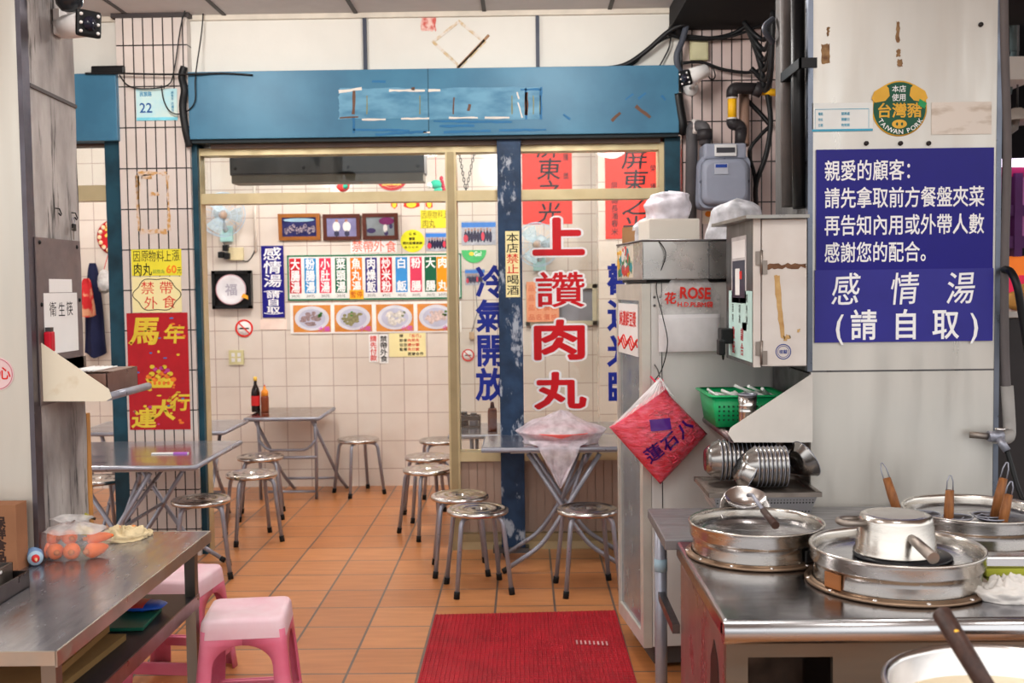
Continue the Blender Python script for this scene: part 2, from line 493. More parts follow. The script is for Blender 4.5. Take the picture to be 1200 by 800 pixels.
for i in range(4):
    a, b = dc[i], dc[(i+1) % 4]
    ai, bi = cc.lerp(a, .84), cc.lerp(b, .84)
    mk.prism([(a.x, a.z), (b.x, b.z), (bi.x, bi.z), (ai.x, ai.z)], 6.4965, 6.4995)
o = mk.build('tape_outline', M('old_tape', (196, 170, 128), .7, col2=(214, 206, 196), scale=26, thr=(.42, .58)))
tag(o, 'diamond outline of old yellowed tape on the white facade board', 'tape')
a, b = at(536, 80, 6.5), at(573, 41, 6.5)
d = (b-a).normalized(); nrm = Vector((-d.z, 0, d.x))*.008
o = MB().prism([((a+nrm).x, (a+nrm).z), ((b+nrm).x, (b+nrm).z), ((b-nrm).x, (b-nrm).z), ((a-nrm).x, (a-nrm).z)], 6.4965, 6.4995).build('tape_strip', M('brown_tape', (158, 122, 92), .7))
tag(o, 'thin slanting brown tape strip beside the diamond outline', 'tape')

# blue lintels
LB = M('lintel_blue', (68, 122, 150), .42, col2=(54, 102, 130), scale=2.2, thr=(.35, .65), bump=.05, bscale=8)
lt = struct(bx(xL, xR, 6.38, 6.72, zb, zt, bev=.004), 'trim_lintel', LB)
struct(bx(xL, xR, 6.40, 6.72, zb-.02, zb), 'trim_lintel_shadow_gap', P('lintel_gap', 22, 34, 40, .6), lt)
struct(bx(xL+.1, xR-.1, 6.47, 6.62, zb-.045, zb-.02), 'trim_head_board', P('head_board', 120, 106, 98, .6), lt)
pt_ = [at(397, 104, 6.38), at(634, 102, 6.38), at(634, 139, 6.38), at(397, 140, 6.38)]
struct(MB().prism(rag_poly([(p.x, p.z) for p in pt_], 14, .006), 6.3788, 6.381), 'faded_patch', M('lintel_faded', (98, 148, 174), .5, col2=(66, 118, 148), scale=7, thr=(.34, .62), stretch=(1, 1, 2.5)), lt)
# scraped marks left by a removed sign on the lintel
scr_w = MB(); scr_b = MB(); scr_r = MB(); scr_l = MB()
def dash(mb, px0, py0, px1, py1, wpx=3):
    a = at(px0, py0, 6.38); b = at(px1, py1, 6.38); d = (b-a)
    if d.length < 1e-6: return
    d.normalize(); h = wpx/2*6.38/FPX; nn = Vector((-d.z, 0, d.x))*h
    k = max(2, int((b-a).length/.03)); up_ = []; lo_ = []
    for i in range(k+1):
        p = a.lerp(b, i/k)
        up_.append(p + nn*rnd.uniform(.5, 1.2)); lo_.append(p - nn*rnd.uniform(.5, 1.2))
    pts = [(p.x, p.z) for p in up_] + [(p.x, p.z) for p in lo_[::-1]]
    mb.prism(pts, 6.3782, 6.3805)
dash(scr_w, 397, 107, 424, 104, 4); dash(scr_w, 456, 106, 498, 106, 3); dash(scr_w, 502, 106, 516, 106, 3); dash(scr_w, 424, 140, 452, 140, 2.5)
dash(scr_w, 470, 139, 503, 139, 2.5); dash(scr_w, 526, 138, 560, 138, 2.5); dash(scr_w, 568, 138, 597, 138, 2.5); dash(scr_w, 607, 120, 612, 138, 2); dash(scr_w, 606, 108, 608, 116, 2)
dash(scr_w, 496, 155, 504, 155, 2)
dash(scr_r, 415, 106, 414, 134, 3.5); dash(scr_r, 617, 108, 617, 135, 4); dash(scr_r, 532, 114, 531, 134, 2); dash(scr_r, 550, 122, 549, 130, 4); dash(scr_r, 482, 104, 486, 104, 4)
dash(scr_r, 717, 142, 727, 132, 4); dash(scr_r, 398, 138, 420, 137, 2); dash(scr_r, 745, 124, 762, 138, 4)
for x in (430, 492, 600, 625, 633): dash(scr_l, x, 112, x, 134, 1.6)
for q in [(414, 152, 480, 153), (440, 158, 500, 154), (508, 142, 600, 143), (515, 148, 556, 147), (520, 155, 575, 153), (585, 153, 640, 152), (436, 95, 452, 96), (414, 138, 415, 156), (610, 105, 634, 105), (616, 103, 617, 140), (634, 102, 634, 140), (748, 116, 757, 109), (733, 117, 742, 110), (660, 134, 668, 140), (775, 112, 780, 117)]:
    dash(scr_b, *q, 3)
struct(scr_w, 'scrape_white', P('scrape_white', 214, 208, 198, .7), lt)
struct(scr_r, 'scrape_rust', P('scrape_rust', 104, 76, 62, .8), lt)
struct(scr_l, 'scrape_olive', P('scrape_olive', 128, 132, 96, .8), lt)
struct(scr_b, 'scrape_blue', P('scrape_blue', 38, 104, 150, .6), lt)
a = at(502, 120, 6.38).x
struct(bx(a-.003, a+.003, 6.3785, 6.3805, zb, zt), 'sheet_joint', P('lintel_joint', 44, 84, 104, .6), lt)
xl2 = at(138, 120, 6.4).x
l2 = struct(bx(-5.8, xl2, 6.38, 6.72, zb, zt, bev=.004), 'trim_lintel_next_bay', LB)

# tiled pillars
PT = tile_mat('pillar_tile', (208, 197, 190), (200, 189, 183), (34, 28, 28), .0595, .243, .0042, at(138, 245, 6.42).x+.004, at(180, 245, 6.42).z, 'XZ', .3, stain=(.93, .92, .90), bumpd=.3)
pL0, pL1 = at(138, 120, 6.42).x, at(221, 120, 6.42).x
tpl = struct(bx(pL0, pL1, 6.42, 6.62, 0, ZC), 'wall_tile_pillar_west', PT)
struct(bx(pL0-.02, pL1+.02, 6.40, 7.0, ZC-.025, ZC), 'trim_pillar_cap', P('cap_dark', 60, 54, 54, .6), tpl)
PT2 = tile_mat('pillar_tile_east', (214, 194, 188), (206, 186, 182), (34, 28, 28), .0595, .243, .0042, at(800, 245, 6.5).x, at(830, 190, 6.5).z, 'XZ', .3, stain=(.92, .90, .88), bumpd=.3)
pR0, pR1 = at(799, 120, 6.5).x, 2.4
tpr = struct(bx(pR0, pR1, 6.5, 7.0, 0, ZC), 'wall_tile_pillar_east', PT2)
# remains of old stickers on the west pillar
rs = MB()
for (q0, q1, q2, q3) in [(162, 201, 196, 205), (160, 206, 164, 270), (196, 205, 199, 270), (164, 268, 196, 274), (176, 225, 186, 229), (166, 205, 178, 210)]:
    x0, x1, z0, z1 = rect(q0, q1, q2, q3, 6.42)
    rs.prism(rag_poly([(x0, z0), (x1, z0), (x1, z1), (x0, z1)], 8, .006), 6.4175, 6.42)
struct(rs, 'sticker_residue', M('residue', (196, 150, 92), .8, col2=(206, 186, 170), scale=40, thr=(.42, .6)), tpl)
# teal jambs
for nm, q0, q1, y_ in (('trim_jamb_west', 222.5, 237, 6.45), ('trim_jamb_east', 780, 798, 6.45)):
    x0, x1, _, _ = rect(q0, 160, q1, 640, y_)
    struct(bx(x0, x1, y_, 6.60, 0, zb-.01), nm, TEAL)
x0, x1, _, _ = rect(129, 160, 145, 560, 6.45)
struct(bx(x0, pL0+.002, 6.44, 6.72, 0, zb), 'trim_jamb_next_bay', TEAL)

# ------------------------------------------------------------------ next bay: transom with glass
zt1 = at(110, 172, FY).z; zt2 = at(110, 218, FY).z; zt3 = at(110, 236, FY).z
d2 = struct(bx(-4.2, x0, 6.5, 6.6, zt3, zt2), 'door_2', BRASS)
struct(bx(-4.2, x0, 6.5, 6.6, zt1, zb-.0), 'door_head', P('door_head', 92, 70, 58, .5), d2)
struct(bx(-4.2, x0, 6.545, 6.551, zt2, zt1), 'pane', glass_mat(), d2)

# ------------------------------------------------------------------ shop front: brass coloured frame, panes, lower panels
def frect(a, b, c, d, y0=6.5, y1=6.6):
    x0, x1, z0, z1 = rect(a, b, c, d, FY)
    return (x0, x1, y0, y1, z0, z1)
zf = lambda px, py: at(px, py, FY).z
xf = lambda px, py=400: at(px, py, FY).x
XJ0, XJ1 = xf(236), xf(243.5)
XM0, XM1 = xf(525.5), xf(538)
XE0, XE1 = xf(772), xf(781)
ZT0, ZT1 = zf(500, 180), zb-.04
ZR0, ZR1 = zf(385, 238), zf(385, 226)
dr = struct(bx(XJ0, XJ1, 6.49, 6.585, 0, ZT1), 'door_1', BRASS)
struct(bx(XJ1, XE0, 6.5, 6.62, ZT0, ZT1), 'frame_head', BRASS, dr)
struct(bx(XJ1, XM0, 6.5, 6.62, ZR0, ZR1), 'frame_transom', BRASS, dr)
struct(bx(XM0, XM1, 6.49, 6.64, 0, ZT0), 'frame_mullion', BRASS, dr)
struct(bx(XM0+.012, XM1-.012, 6.484, 6.49, 0, ZT0), 'frame_mullion_strip', steel('brass_dark', (160, 144, 110), .42, metal=.55), dr)
struct(bx(XJ1, XM0, 6.556, 6.562, ZR1, ZT0), 'pane', glass_mat(), dr)
wn = struct(bx(XM1, XE0, 6.5, 6.62, ZR0, ZR1), 'window_1', BRASS)
struct(bx(XE0, XE1, 6.49, 6.64, 0, ZT1), 'window_frame', BRASS, wn)
ZL1, ZL0 = zf(650, 527), zf(650, 538)
struct(bx(XM1, XE0, 6.5, 6.62, ZL0, ZL1), 'window_frame', BRASS, wn)
struct(bx(XM1, XE0, 6.5, 6.62, 0.0, .05), 'window_frame', BRASS, wn)
struct(bx(XM1, XE0, 6.49, 6.62, .05, .10), 'window_frame', steel('brass_dark', (160, 144, 110), .42, metal=.55), wn)
XP0, XP1 = xf(585), xf(614)
for (a, b) in ((XM1, XP0), (XP1, XE0)):
    struct(bx(a, b, 6.556, 6.562, ZR1, ZT0), 'pane', glass_mat(), wn)
    struct(bx(a, b, 6.556, 6.562, ZL1, ZR0), 'pane', glass_mat(), wn)
lp = MB(); xx = XM1
while xx < XE0-.001:
    x2 = min(xx+.052, XE0); lp.box(xx, x2-.004, 6.535, 6.57, .10, ZL0); xx = x2
lp.box(XM1, XE0, 6.545, 6.58, .10, ZL0)
struct(lp, 'window_lower_panel', P('lower_panel', 178, 154, 138, .5, col2=(158, 132, 118), scale=3), wn)
# worn blue post
PB = M('post_blue', (40, 66, 98), .5, col2=(24, 42, 66), scale=9, thr=(.3, .7), bump=.2, bscale=30)
pb = PB.node_tree
def add_wear(mat, col, sc, lo, hi, stretch=(1, 1, 1)):
    n = mat.node_tree; b = n.nodes['Principled BSDF']
    src = b.inputs['Base Color'].links[0].from_socket
    t = n.nodes.new('ShaderNodeTexCoord'); mp_ = n.nodes.new('ShaderNodeMapping'); mp_.inputs['Scale'].default_value = stretch
    ns = n.nodes.new('ShaderNodeTexNoise'); ns.inputs['Scale'].default_value = sc; ns.inputs['Detail'].default_value = 8; ns.inputs['Roughness'].default_value = .65
    mr = n.nodes.new('ShaderNodeMapRange'); mr.inputs[1].default_value = lo; mr.inputs[2].default_value = hi
    mx = n.nodes.new('ShaderNodeMix'); mx.data_type = 'RGBA'; mx.inputs[7].default_value = C(*col)
    n.links.new(t.outputs['Object'], mp_.inputs[0]); n.links.new(mp_.outputs[0], ns.inputs[0]); n.links.new(ns.outputs['Fac'], mr.inputs[0])
    n.links.new(mr.outputs[0], mx.inputs[0]); n.links.new(src, mx.inputs[6]); n.links.new(mx.outputs[2], b.inputs['Base Color'])
add_wear(PB, (160, 168, 180), 11, .57, .63, (1, 1, .45))
post = struct(bx(at(585, 400, 6.43).x, at(613, 400, 6.43).x, 6.43, 6.56, 0, zb-.01, bev=.005), 'trim_post', PB)
struct(bx(at(578, 640, 6.43).x, at(620, 640, 6.43).x, 6.40, 6.56, 0, .03), 'trim_post_foot', S_DARK, post)

# ------------------------------------------------------------------ lettering on the panes
GLR = P('glass_red', 200, 18, 30, .35, var=.02); GLW = P('glass_white', 238, 238, 240, .4, var=.01); GLB = P('glass_blue', 22, 40, 140, .4, var=.02)
def gcell(q):   # photo box on the pane
    return rect(*q, 6.555)
red = Let(); wht = Let()
for ch, q in zip('上讚肉丸', [(620, 251, 689, 303), (622, 313, 691, 365), (621, 370, 690, 426), (621, 431, 692, 484)]):
    x0, x1, z0, z1 = gcell(q)
    rr_ = {'上': .047, '讚': .010, '肉': .036, '丸': .036}[ch]
    red.fat(ch, x0+.034, x1-.034, z0+.03, z1-.03, rr_)
    wht.fat(ch, x0+.034, x1-.034, z0+.03, z1-.03, rr_+.05, 16)
wht.build('window_lettering_outline', GLW, wn).location.y = 6.5555
red.build('window_lettering', GLR, wn).location.y = 6.5530
blu = Let()
for ch, q in zip('冷氣開放', [(559, 312, 592, 348), (559, 352, 592, 388), (559, 392, 592, 428), (559, 432, 592, 468)]):
    x0, x1, z0, z1 = gcell(q); blu.cell(ch, (x0+x1)/2, (z0+z1)/2, (x1-x0)*1.1, (z1-z0)*1.1, .03)
for ch, q in zip('歡迎光臨', [(713, 310, 747, 344), (713, 350, 747, 386), (713, 392, 747, 428), (713, 435, 747, 471)]):
    x0, x1, z0, z1 = gcell(q); blu.cell(ch, (x0+x1)/2, (z0+z1)/2, (x1-x0)*1.1, (z1-z0)*1.1, .03)
blu.build('window_lettering_blue', GLB, wn).location.y = 6.553

# ------------------------------------------------------------------ pillars near the camera
PW0 = 3.48                                   # street side of the west pillar
PXR = at(36, 400, PW0).x                     # its flank, seen at a slant
PW1 = atx(97.5, 400, PXR).y
def pil_ring(z):
    j = .006*mnoise.noise(Vector((z*3.1, 0, 3))); k = .004*mnoise.noise(Vector((z*5, 7, 1)))
    return [(-2.6, PW0+.03, z), (PXR-.01, PW0+.03, z), (PXR+j, PW0+.045, z), (PXR+k, PW1, z), (-2.6, PW1, z)]
bmx = MB(); bmx.loft([pil_ring(ZC*i/50) for i in range(51)], smooth=False)
add_wear(CONC, (58, 55, 54), 6.0, .55, .64, (1, 2.2, .28))
cp = struct(bmx, 'wall_concrete_pillar_west', CONC)
struct(bx(PXR-.03, PXR+.004, PW1+.001, PW1+.03, .3, atx(99, 485, PXR).z), 'trim_lath', P('lath_wood', 196, 140, 76, .6), cp)
zj0 = atx(28, 97, PXR).z; zj1 = atx(93, 127, PXR).z
struct(MB().prism([(PW0+.05, zj0-.006), (PW1, zj1-.006), (PW1, zj1+.006), (PW0+.05, zj0+.006)], PXR-.002, PXR+.006, 'x'), 'concrete_joint', P('joint_grey', 92, 88, 88, .9), cp)
CLAD = steel('steel_clad', (216, 210, 198), .38, (1, 1, .1), 6, .06, metal=.75)
cl = struct(bx(-2.65, PXR-.008, PW0, PW0+.02, .4, ZC), 'trim_cladding_west', CLAD)
struct(bx(PXR-.012, PXR+.004, PW0-.002, PW0+.05, .4, ZC), 'cladding_return', steel('steel_return', (110, 105, 112), .4), cl)
o = MB().prism([(.055*math.cos(2*PI*i/32), .055*math.sin(2*PI*i/32)) for i in range(32)], -.0015, 0).build('pink_sticker', P('sticker_pink', 226, 196, 196, .5)); p = at(-3, 438, PW0); o.location = (p.x, PW0-.0005, p.z); tag(o, 'round pale pink sticker cut off at the left photo edge', 'sticker')
m_ = MB().tube([(.050*math.cos(2*PI*i/32), -.002, .050*math.sin(2*PI*i/32)) for i in range(32)], .0012, 4, close=True); m_.build('ring', P('ring_pink', 206, 110, 130, .5), o)
L_ = Let(); L_.row('安心', -.04, .045, -.02, .025, .02); L_.build('lettering', INK_RED, o, .002)
PY = 3.88
QX0, QX1 = at(950, 400, PY).x, at(1167, 400, PY).x
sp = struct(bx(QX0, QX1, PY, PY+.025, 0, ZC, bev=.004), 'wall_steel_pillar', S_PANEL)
CONC2 = M('concrete_grey', (112, 110, 108), .9, col2=(72, 70, 70), scale=6, bump=.4, bscale=40, stretch=(1, 1, .3))
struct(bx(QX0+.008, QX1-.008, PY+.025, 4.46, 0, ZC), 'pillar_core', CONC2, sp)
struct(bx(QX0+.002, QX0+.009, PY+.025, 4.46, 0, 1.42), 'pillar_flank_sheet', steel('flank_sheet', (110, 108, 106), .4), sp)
zs = at(1050, 434, PY).z
struct(bx(QX0, QX1, PY-.0015, PY+.002, zs-.003, zs+.003), 'trim_seam', S_DARK, sp)
struct(bx(QX0-.012, QX0+.006, PY-.003, PY+.03, zs, ZC), 'trim_corner_strip', steel('steel_edge', (120, 126, 138), .3), sp)
struct(bx(QX1-.006, QX1+.012, PY-.003, PY+.03, .8, ZC), 'trim_corner_strip', steel('steel_edge', (120, 126, 138), .3), sp)
# small rust patches and screws on the sheet
ru = MB()
for q in [(963, 52, 972, 74), (1050, 26, 1054, 50), (1051, 58, 1055, 66), (1052, 70, 1057, 78), (969, 32, 972, 42)]:
    x0, x1, z0, z1 = rect(*q, PY); ru.prism(rag_poly([(x0, z0), (x1, z0), (x1, z1), (x0, z1)], 6, .003), PY-.0015, PY+.001)
struct(ru, 'sheet_rust', M('rust', (164, 132, 92), .8, col2=(110, 78, 56), scale=40), sp)
sc = MB()
for (a, b) in [(1149, 29), (1015, 168), (1055, 168), (1088, 168)]:
    p = at(a, b, PY); sc.lathe([(0, -.01), (.008, -.008), (.009, .004)], 10, Matrix.Translation(p) @ Matrix.Rotation(PI/2, 4, 'X') @ Matrix.Rotation(PI, 4, 'X'))
struct(sc, 'sheet_screws', P('dark_screw', 40, 34, 34, .5), sp)
# rear concrete pillar with pipes, dark awning
aw0 = at(792, 26, 6.2)
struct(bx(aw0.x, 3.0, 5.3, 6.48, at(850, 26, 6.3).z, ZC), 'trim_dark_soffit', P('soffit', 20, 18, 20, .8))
# ground beyond the arcade and the market hall behind on the east side
struct(bx(2.4, 12, 6.5, 14, -.12, 0), 'floor_market', P('market_floor', 70, 62, 60, .5))
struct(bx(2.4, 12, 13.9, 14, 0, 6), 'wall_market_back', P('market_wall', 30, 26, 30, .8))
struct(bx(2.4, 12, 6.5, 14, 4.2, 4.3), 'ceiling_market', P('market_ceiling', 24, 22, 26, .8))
# ------------------------------------------------------------------ things fixed to the walls
def board(name, label, cat, q, Y, mat, th=.004, group=None, proud=.001):
    """flat sheet at its real place, front face towards the street; its origin is the sheet's lower left front corner"""
    x0, x1, z0, z1 = rect(*q, Y)
    o = MB().box(0, x1-x0, -th, 0, 0, z1-z0).build(name, mat)
    o.location = (x0, Y-proud, z0)
    tag(o, label, cat, group)
    return o, x1-x0, z1-z0, -th-.0004
def sub(o, name, mat, x0, x1, z0, z1, y, th=.0008):
    return MB().box(x0, x1, y-th, y+th, z0, z1).build(name, mat, o)
YEL = P('paper_yellow', 226, 214, 58, .8, var=.03); CRM = P('paper_cream', 236, 224, 168, .8, var=.03)
SGB = P('sign_blue', 28, 22, 122, .28, var=.04); MEN_G = P('frame_green', 30, 120, 84, .5)

# house number plate
o, w_, h_, y = board('house_number_plate', 'pale blue house number plate reading 22 on tiled pillar', 'number plate', (160, 104.5, 208, 141), 6.42, M('plate_blue', (208, 224, 216), .35, col2=(156, 208, 220), scale=7))
Let().fit('22', .02, .095, h_*.25, h_*.56, .012).build('number', P('number_blue', 30, 84, 150, .4), o, -y)
sub(o, 'band', P('plate_cyan', 120, 200, 218, .4), 0, w_, 0, h_*.10, y)
L_ = Let(); L_.row('民族路', .012+.01, .095, h_*.76, h_*.92, .03); L_.col('屏東市', w_*.85, w_*.92, h_*.62, h_*.92, .02); L_.col('民權里', w_*.85, w_*.92, h_*.26, h_*.58, .02)
L_.build('lettering', P('plate_letter', 60, 130, 168, .5), o, -y)
# notices on the pillar
o, w_, h_, y = board('price_notice', 'yellow handwritten price notice above the cream notice on pillar', 'notice', (154, 292, 213, 323), 6.42, YEL, .002)
L_ = Let(); L_.row('因原物料上漲', .01, w_-.01, h_*.52, h_*.98, .0, jit=.04); L_.row('肉丸', .01, w_*.40, .0, h_*.5, .01, jit=.03); L_.build('lettering', INK, o, -y)
L_ = Let(); L_.fit('60', w_*.69, w_*.90, h_*.08, h_*.40, .03); L_.build('price', P('price_orange', 236, 130, 30, .6), o, -y)
L_ = Let(); L_.row('調整為', w_*.42, w_*.66, h_*.08, h_*.24, .0); L_.build('small_lettering', P('ink_green', 60, 130, 60, .6), o, -y)
L_ = Let(); L_.cell('元', w_*.95, h_*.2, w_*.09, h_*.28, .01); L_.build('unit', INK, o, -y)
o, w_, h_, y = board('no_outside_food_notice', 'cream notice with red characters in a cloud outline on pillar', 'notice', (155, 324, 213, 366), 6.42, CRM, .002)
L_ = Let(); L_.row('禁帶', w_*.12, w_*.90, h_*.52, h_*.90, .0, jit=.06); L_.row('外食', w_*.18, w_*.94, h_*.10, h_*.48, .0, jit=.06); L_.build('lettering', INK_RED, o, -y)
pts = []
for i in range(61):
    a = 2*PI*i/60; r_ = 1+.07*math.cos(6*a)
    pts.append((w_/2 + w_*.46*r_*math.cos(a)*(1-.0), y-.001, h_/2 + h_*.45*r_*math.sin(a)))
tb(pts, .0022, 4).build('cloud_outline', INK, o)
RED_P = M('poster_red', (176, 24, 34), .45, var=.1, scale=20)
o, w_, h_, y = board('new_year_poster', 'red new year poster with gold characters low on the pillar', 'poster', (150, 366, 222, 504), 6.42, RED_P, .002)
GOLD = P('poster_gold', 226, 196, 60, .35, metal=.2)
L_ = Let(); L_.cell('馬', w_*.30, h_*.85, w_*.50, h_*.25, .03, shear=.15); L_.cell('年', w_*.78, h_*.82, w_*.36, h_*.17, .025, shear=.1)
L_.cell('行', w_*.84, h_*.235, w_*.34, h_*.155, .026, shear=.1); L_.cell('大', w_*.56, h_*.17, w_*.42, h_*.18, .034, shear=.1); L_.cell('運', w_*.24, h_*.095, w_*.42, h_*.17, .024, shear=.1)
L_.build('lettering', GOLD, o, -y)
# small printed ornaments: ingots, coins, a generic cart of gold
orn = {k: MB() for k in 'gbpo'}
def disc(mb, x, z, rx, rz, y_, n=14):
    mb.prism([(x+rx*math.cos(2*PI*i/n), z+rz*math.sin(2*PI*i/n)) for i in range(n)], y_-.0006, y_+.0006)
for i in range(46):
    x, z = rnd.uniform(.02, w_-.02), rnd.uniform(.02, h_-.02)
    k = rnd.choice('ggobpo'); disc(orn[k], x, z, rnd.uniform(.006, .016), rnd.uniform(.004, .009), y)
orn['g'].prism([(w_*.28, h_*.44), (w_*.36, h_*.36), (w_*.70, h_*.36), (w_*.78, h_*.44)], y-.0006, y+.0006)
for i in range(9): disc(orn['og'[i % 2]], w_*(.34+.05*i), h_*(.455+.028*math.sin(i*2.1)), .018, .014, y-.001)
for i in range(6): disc(orn['gp'[i % 2]], w_*(.40+.05*i), h_*(.52+.02*math.cos(i*1.7)), .015, .012, y-.0014)
for i in range(5): disc(orn['o'], w_*(.36+.075*i), h_*.40, .009, .012, y-.0015)
for k, c in (('g', GOLD), ('b', P('print_blue', 60, 110, 180, .5)), ('p', P('print_pink', 190, 60, 130, .5)), ('o', P('print_orange', 226, 120, 40, .5))):
    orn[k].build('ornament', c, o)
# sign on blue post
o, w_, h_, y = board('no_drinking_sign', 'narrow cream vertical sign with black and red characters on the blue post', 'sign', (592.5, 271, 609, 348), 6.43, CRM, .003)
L_ = Let(); L_.col('本店', .004, w_-.004, h_*.67, h_*.98, .008); L_.col('喝酒', .004, w_-.004, h_*.03, h_*.345, .008); L_.build('lettering', INK, o, -y)
L_ = Let(); L_.col('禁止', .004, w_-.004, h_*.35, h_*.665, .008); L_.build('red_lettering', INK_RED, o, -y)

# --- dining room back wall
WY = BY-.002
def glyph_sign(): pass
o, w_, h_, y = board('soup_sign', 'tall blue sign with white brush characters on dining room wall', 'sign', (307, 288, 333, 372), WY, SGB, .006)
L_ = Let(); L_.col('感情湯', .014, w_-.014, h_*.42, h_*.985, .012, shear=.08); L_.col('請自取', .034, w_-.034, h_*.055, h_*.375, .018)
L_.cell('︵', w_/2, h_*.395, w_*.9, h_*.08, .02); L_.cell('︶', w_/2, h_*.03, w_*.9, h_*.08, .02); L_.build('lettering', INK_WHITE, o, -y)
# menu board with coloured strips
o, w_, h_, y = board('menu_board', 'white menu board of eleven coloured strips in a green frame', 'menu board', (337, 298, 541, 351), WY, P('menu_white', 236, 234, 230, .5), .008)
fr = MB(); t = .012
fr.box(0, w_, y-.004, y, h_-t, h_); fr.box(0, w_, y-.004, y, 0, t); fr.box(0, t, y-.004, y, 0, h_); fr.box(w_-t, w_, y-.004, y, 0, h_)
fr.build('frame', MEN_G, o)
sc_ = w_/204.0
cols = [(190, 24, 40), (44, 140, 200), (216, 50, 84), (20, 96, 70), (240, 120, 24), (44, 40, 120), (200, 24, 44), (56, 140, 206), (214, 60, 92), (16, 92, 62), (244, 150, 24)]
txt = ['大腸湯', '粉腸湯', '小肚湯', '菜頭湯', '魚丸湯', '肉燥飯', '炒米粉', '白飯', '粉腸', '大腸', '肉丸']
xs = [339, 356.5, 374, 392.5, 410.5, 428, 445.5, 463.5, 480.5, 497.5, 511.5]
for c, t_, px in zip(cols, txt, xs):
    a = (px-337+.4)*sc_; b = a + 13.8*sc_
    st = sub(o, 'menu_strip', P('strip_%d_%d' % (c[0], c[2]), *c, .5, var=.04), a, b, h_*.10, h_*.93, y)
    L_ = Let()
    if len(t_) == 3: L_.col(t_, a+.010, b-.010, h_*.17, h_*.925, .026)
    else:
        L_.cell(t_[0], (a+b)/2, h_*.80, (b-a)*.84, h_*.24, .026); L_.cell(t_[1], (a+b)/2, h_*.30, (b-a)*.84, h_*.24, .026)
    L_.build('lettering', INK_WHITE, st, -y+.001)
    pl = MB().box(a, b, y-.0032, y-.002, h_*.045, h_*.16).build('price_slip', PAPER, st)
    Let().fit('30元', a+.014, b-.014, h_*.065, h_*.13, .0).build('price', INK, st, -y+.0042)
px = 409.5; a = (px-337)*sc_; b = a+16.5*sc_
n_ = MB().box(a, b, y-.006, y-.004, h_*.02, h_*.22).build('sold_out_slip', P('slip_amber', 246, 184, 40, .6), o)
Let().row('暫停', a+.006, b-.006, h_*.04, h_*.20, .01).build('lettering', P('slip_brown', 190, 80, 30, .6), n_, -y+.0064)
# food photographs
o, w_, h_, y = board('food_photo_board', 'white board of four plated dish photographs below menu strips', 'picture board', (340, 354, 541, 390), WY, P('photo_border', 234, 230, 226, .5), .006)
sc_ = w_/201.0
for i, (px, fc, gc) in enumerate([(343.5, (150, 128, 130), (70, 120, 50)), (392, (140, 134, 96), (60, 130, 40)), (441, (214, 208, 200), (130, 140, 110)), (489.5, (206, 184, 178), (90, 120, 60))]):
    a = (px-340)*sc_; b = a+44*sc_
    ph = sub(o, 'photograph', M('photo_amber', (214, 142, 70), .5, col2=(196, 118, 46), scale=12), a, b, h_*.05, h_*.93, y)
    mp_ = MB(); disc(mp_, (a+b)/2, h_*.50, (b-a)*.46, h_*.40, y-.0014, 28); mp_.build('plate', P('photo_plate', 206, 206, 216, .5), ph)
    mr_ = MB(); disc(mr_, (a+b)/2, h_*.49, (b-a)*.36, h_*.31, y-.0018, 28); mr_.build('plate_well', P('photo_well', 184, 184, 204, .5), ph)
    fm = MB()
    for k in range(30):
        r_ = rnd.random()**.5; an = rnd.uniform(0, 2*PI)
        disc(fm, (a+b)/2 + r_*(b-a)*.26*math.cos(an), h_*.5 + r_*h_*.22*math.sin(an), rnd.uniform(.014, .028), rnd.uniform(.009, .016), y-.0022-.0004*k*.2, 9)
    fm.build('food', M('photo_food_%d' % i, fc, .6, var=.35, scale=60), ph)
    gm = MB()
    for k in range(4): disc(gm, (a+b)/2 + (b-a)*(.18+.08*rnd.random()) - (b-a)*.25*(i == 1), h_*(.55+.14*rnd.random()), .012, .01, y-.004, 8)
    gm.build('garnish', P('photo_green_%d' % i, *gc, .6), ph)
    L_ = Let(); L_.row('小吃' if i else '大腸', b-(b-a)*.34, b-.006, h_*.06, h_*.24, .02); L_.build('lettering', P('photo_pink', 214, 90, 190, .6), ph, -y+.005)
# framed photographs hanging tilted forward
def framed(q, label, wood, pic, tilt):
    x0, x1, z0, z1 = rect(*q, BY-.05)
    o = thing('picture_frame', label, 'picture frame', ((x0+x1)/2, WY, z0), 0, 'framed photographs on the dining room wall')
    Wd, Ht = x1-x0, z1-z0
    T = Matrix.Translation((0, -.012, 0)) @ Matrix.Rotation(math.radians(6), 4, 'X')
    f = MB(); b_ = .03
    for (a0, a1, c0, c1) in ((-Wd/2, Wd/2, 0, b_), (-Wd/2, Wd/2, Ht-b_, Ht), (-Wd/2, -Wd/2+b_, b_, Ht-b_), (Wd/2-b_, Wd/2, b_, Ht-b_)):
        f.box(a0, a1, -.012, .010, c0, c1, T)
    f.build('frame', wood, o)
    MB().box(-Wd/2+b_*.8, Wd/2-b_*.8, -.004, .004, b_*.8, Ht-b_*.8, T).build('photograph', pic['bg'], o)
    for nm, mat, blobs in pic['blobs']:
        m_ = MB()
        for (u, v, ru, rv) in blobs:
            m_.prism([(-Wd/2 + Wd*(u+ru*math.cos(2*PI*i/12)), Ht*(v+rv*math.sin(2*PI*i/12))) for i in range(12)], -.0062, -.0042, 'y', T)
        m_.build(nm, mat, o)
    return o
BR1 = P('frame_brown', 150, 94, 44, .4); BR2 = P('frame_red_brown', 84, 44, 34, .4)
people = [(.18+.09*i+.02*rnd.random(), .36+.06*(i % 3), .05, .14) for i in range(8)]
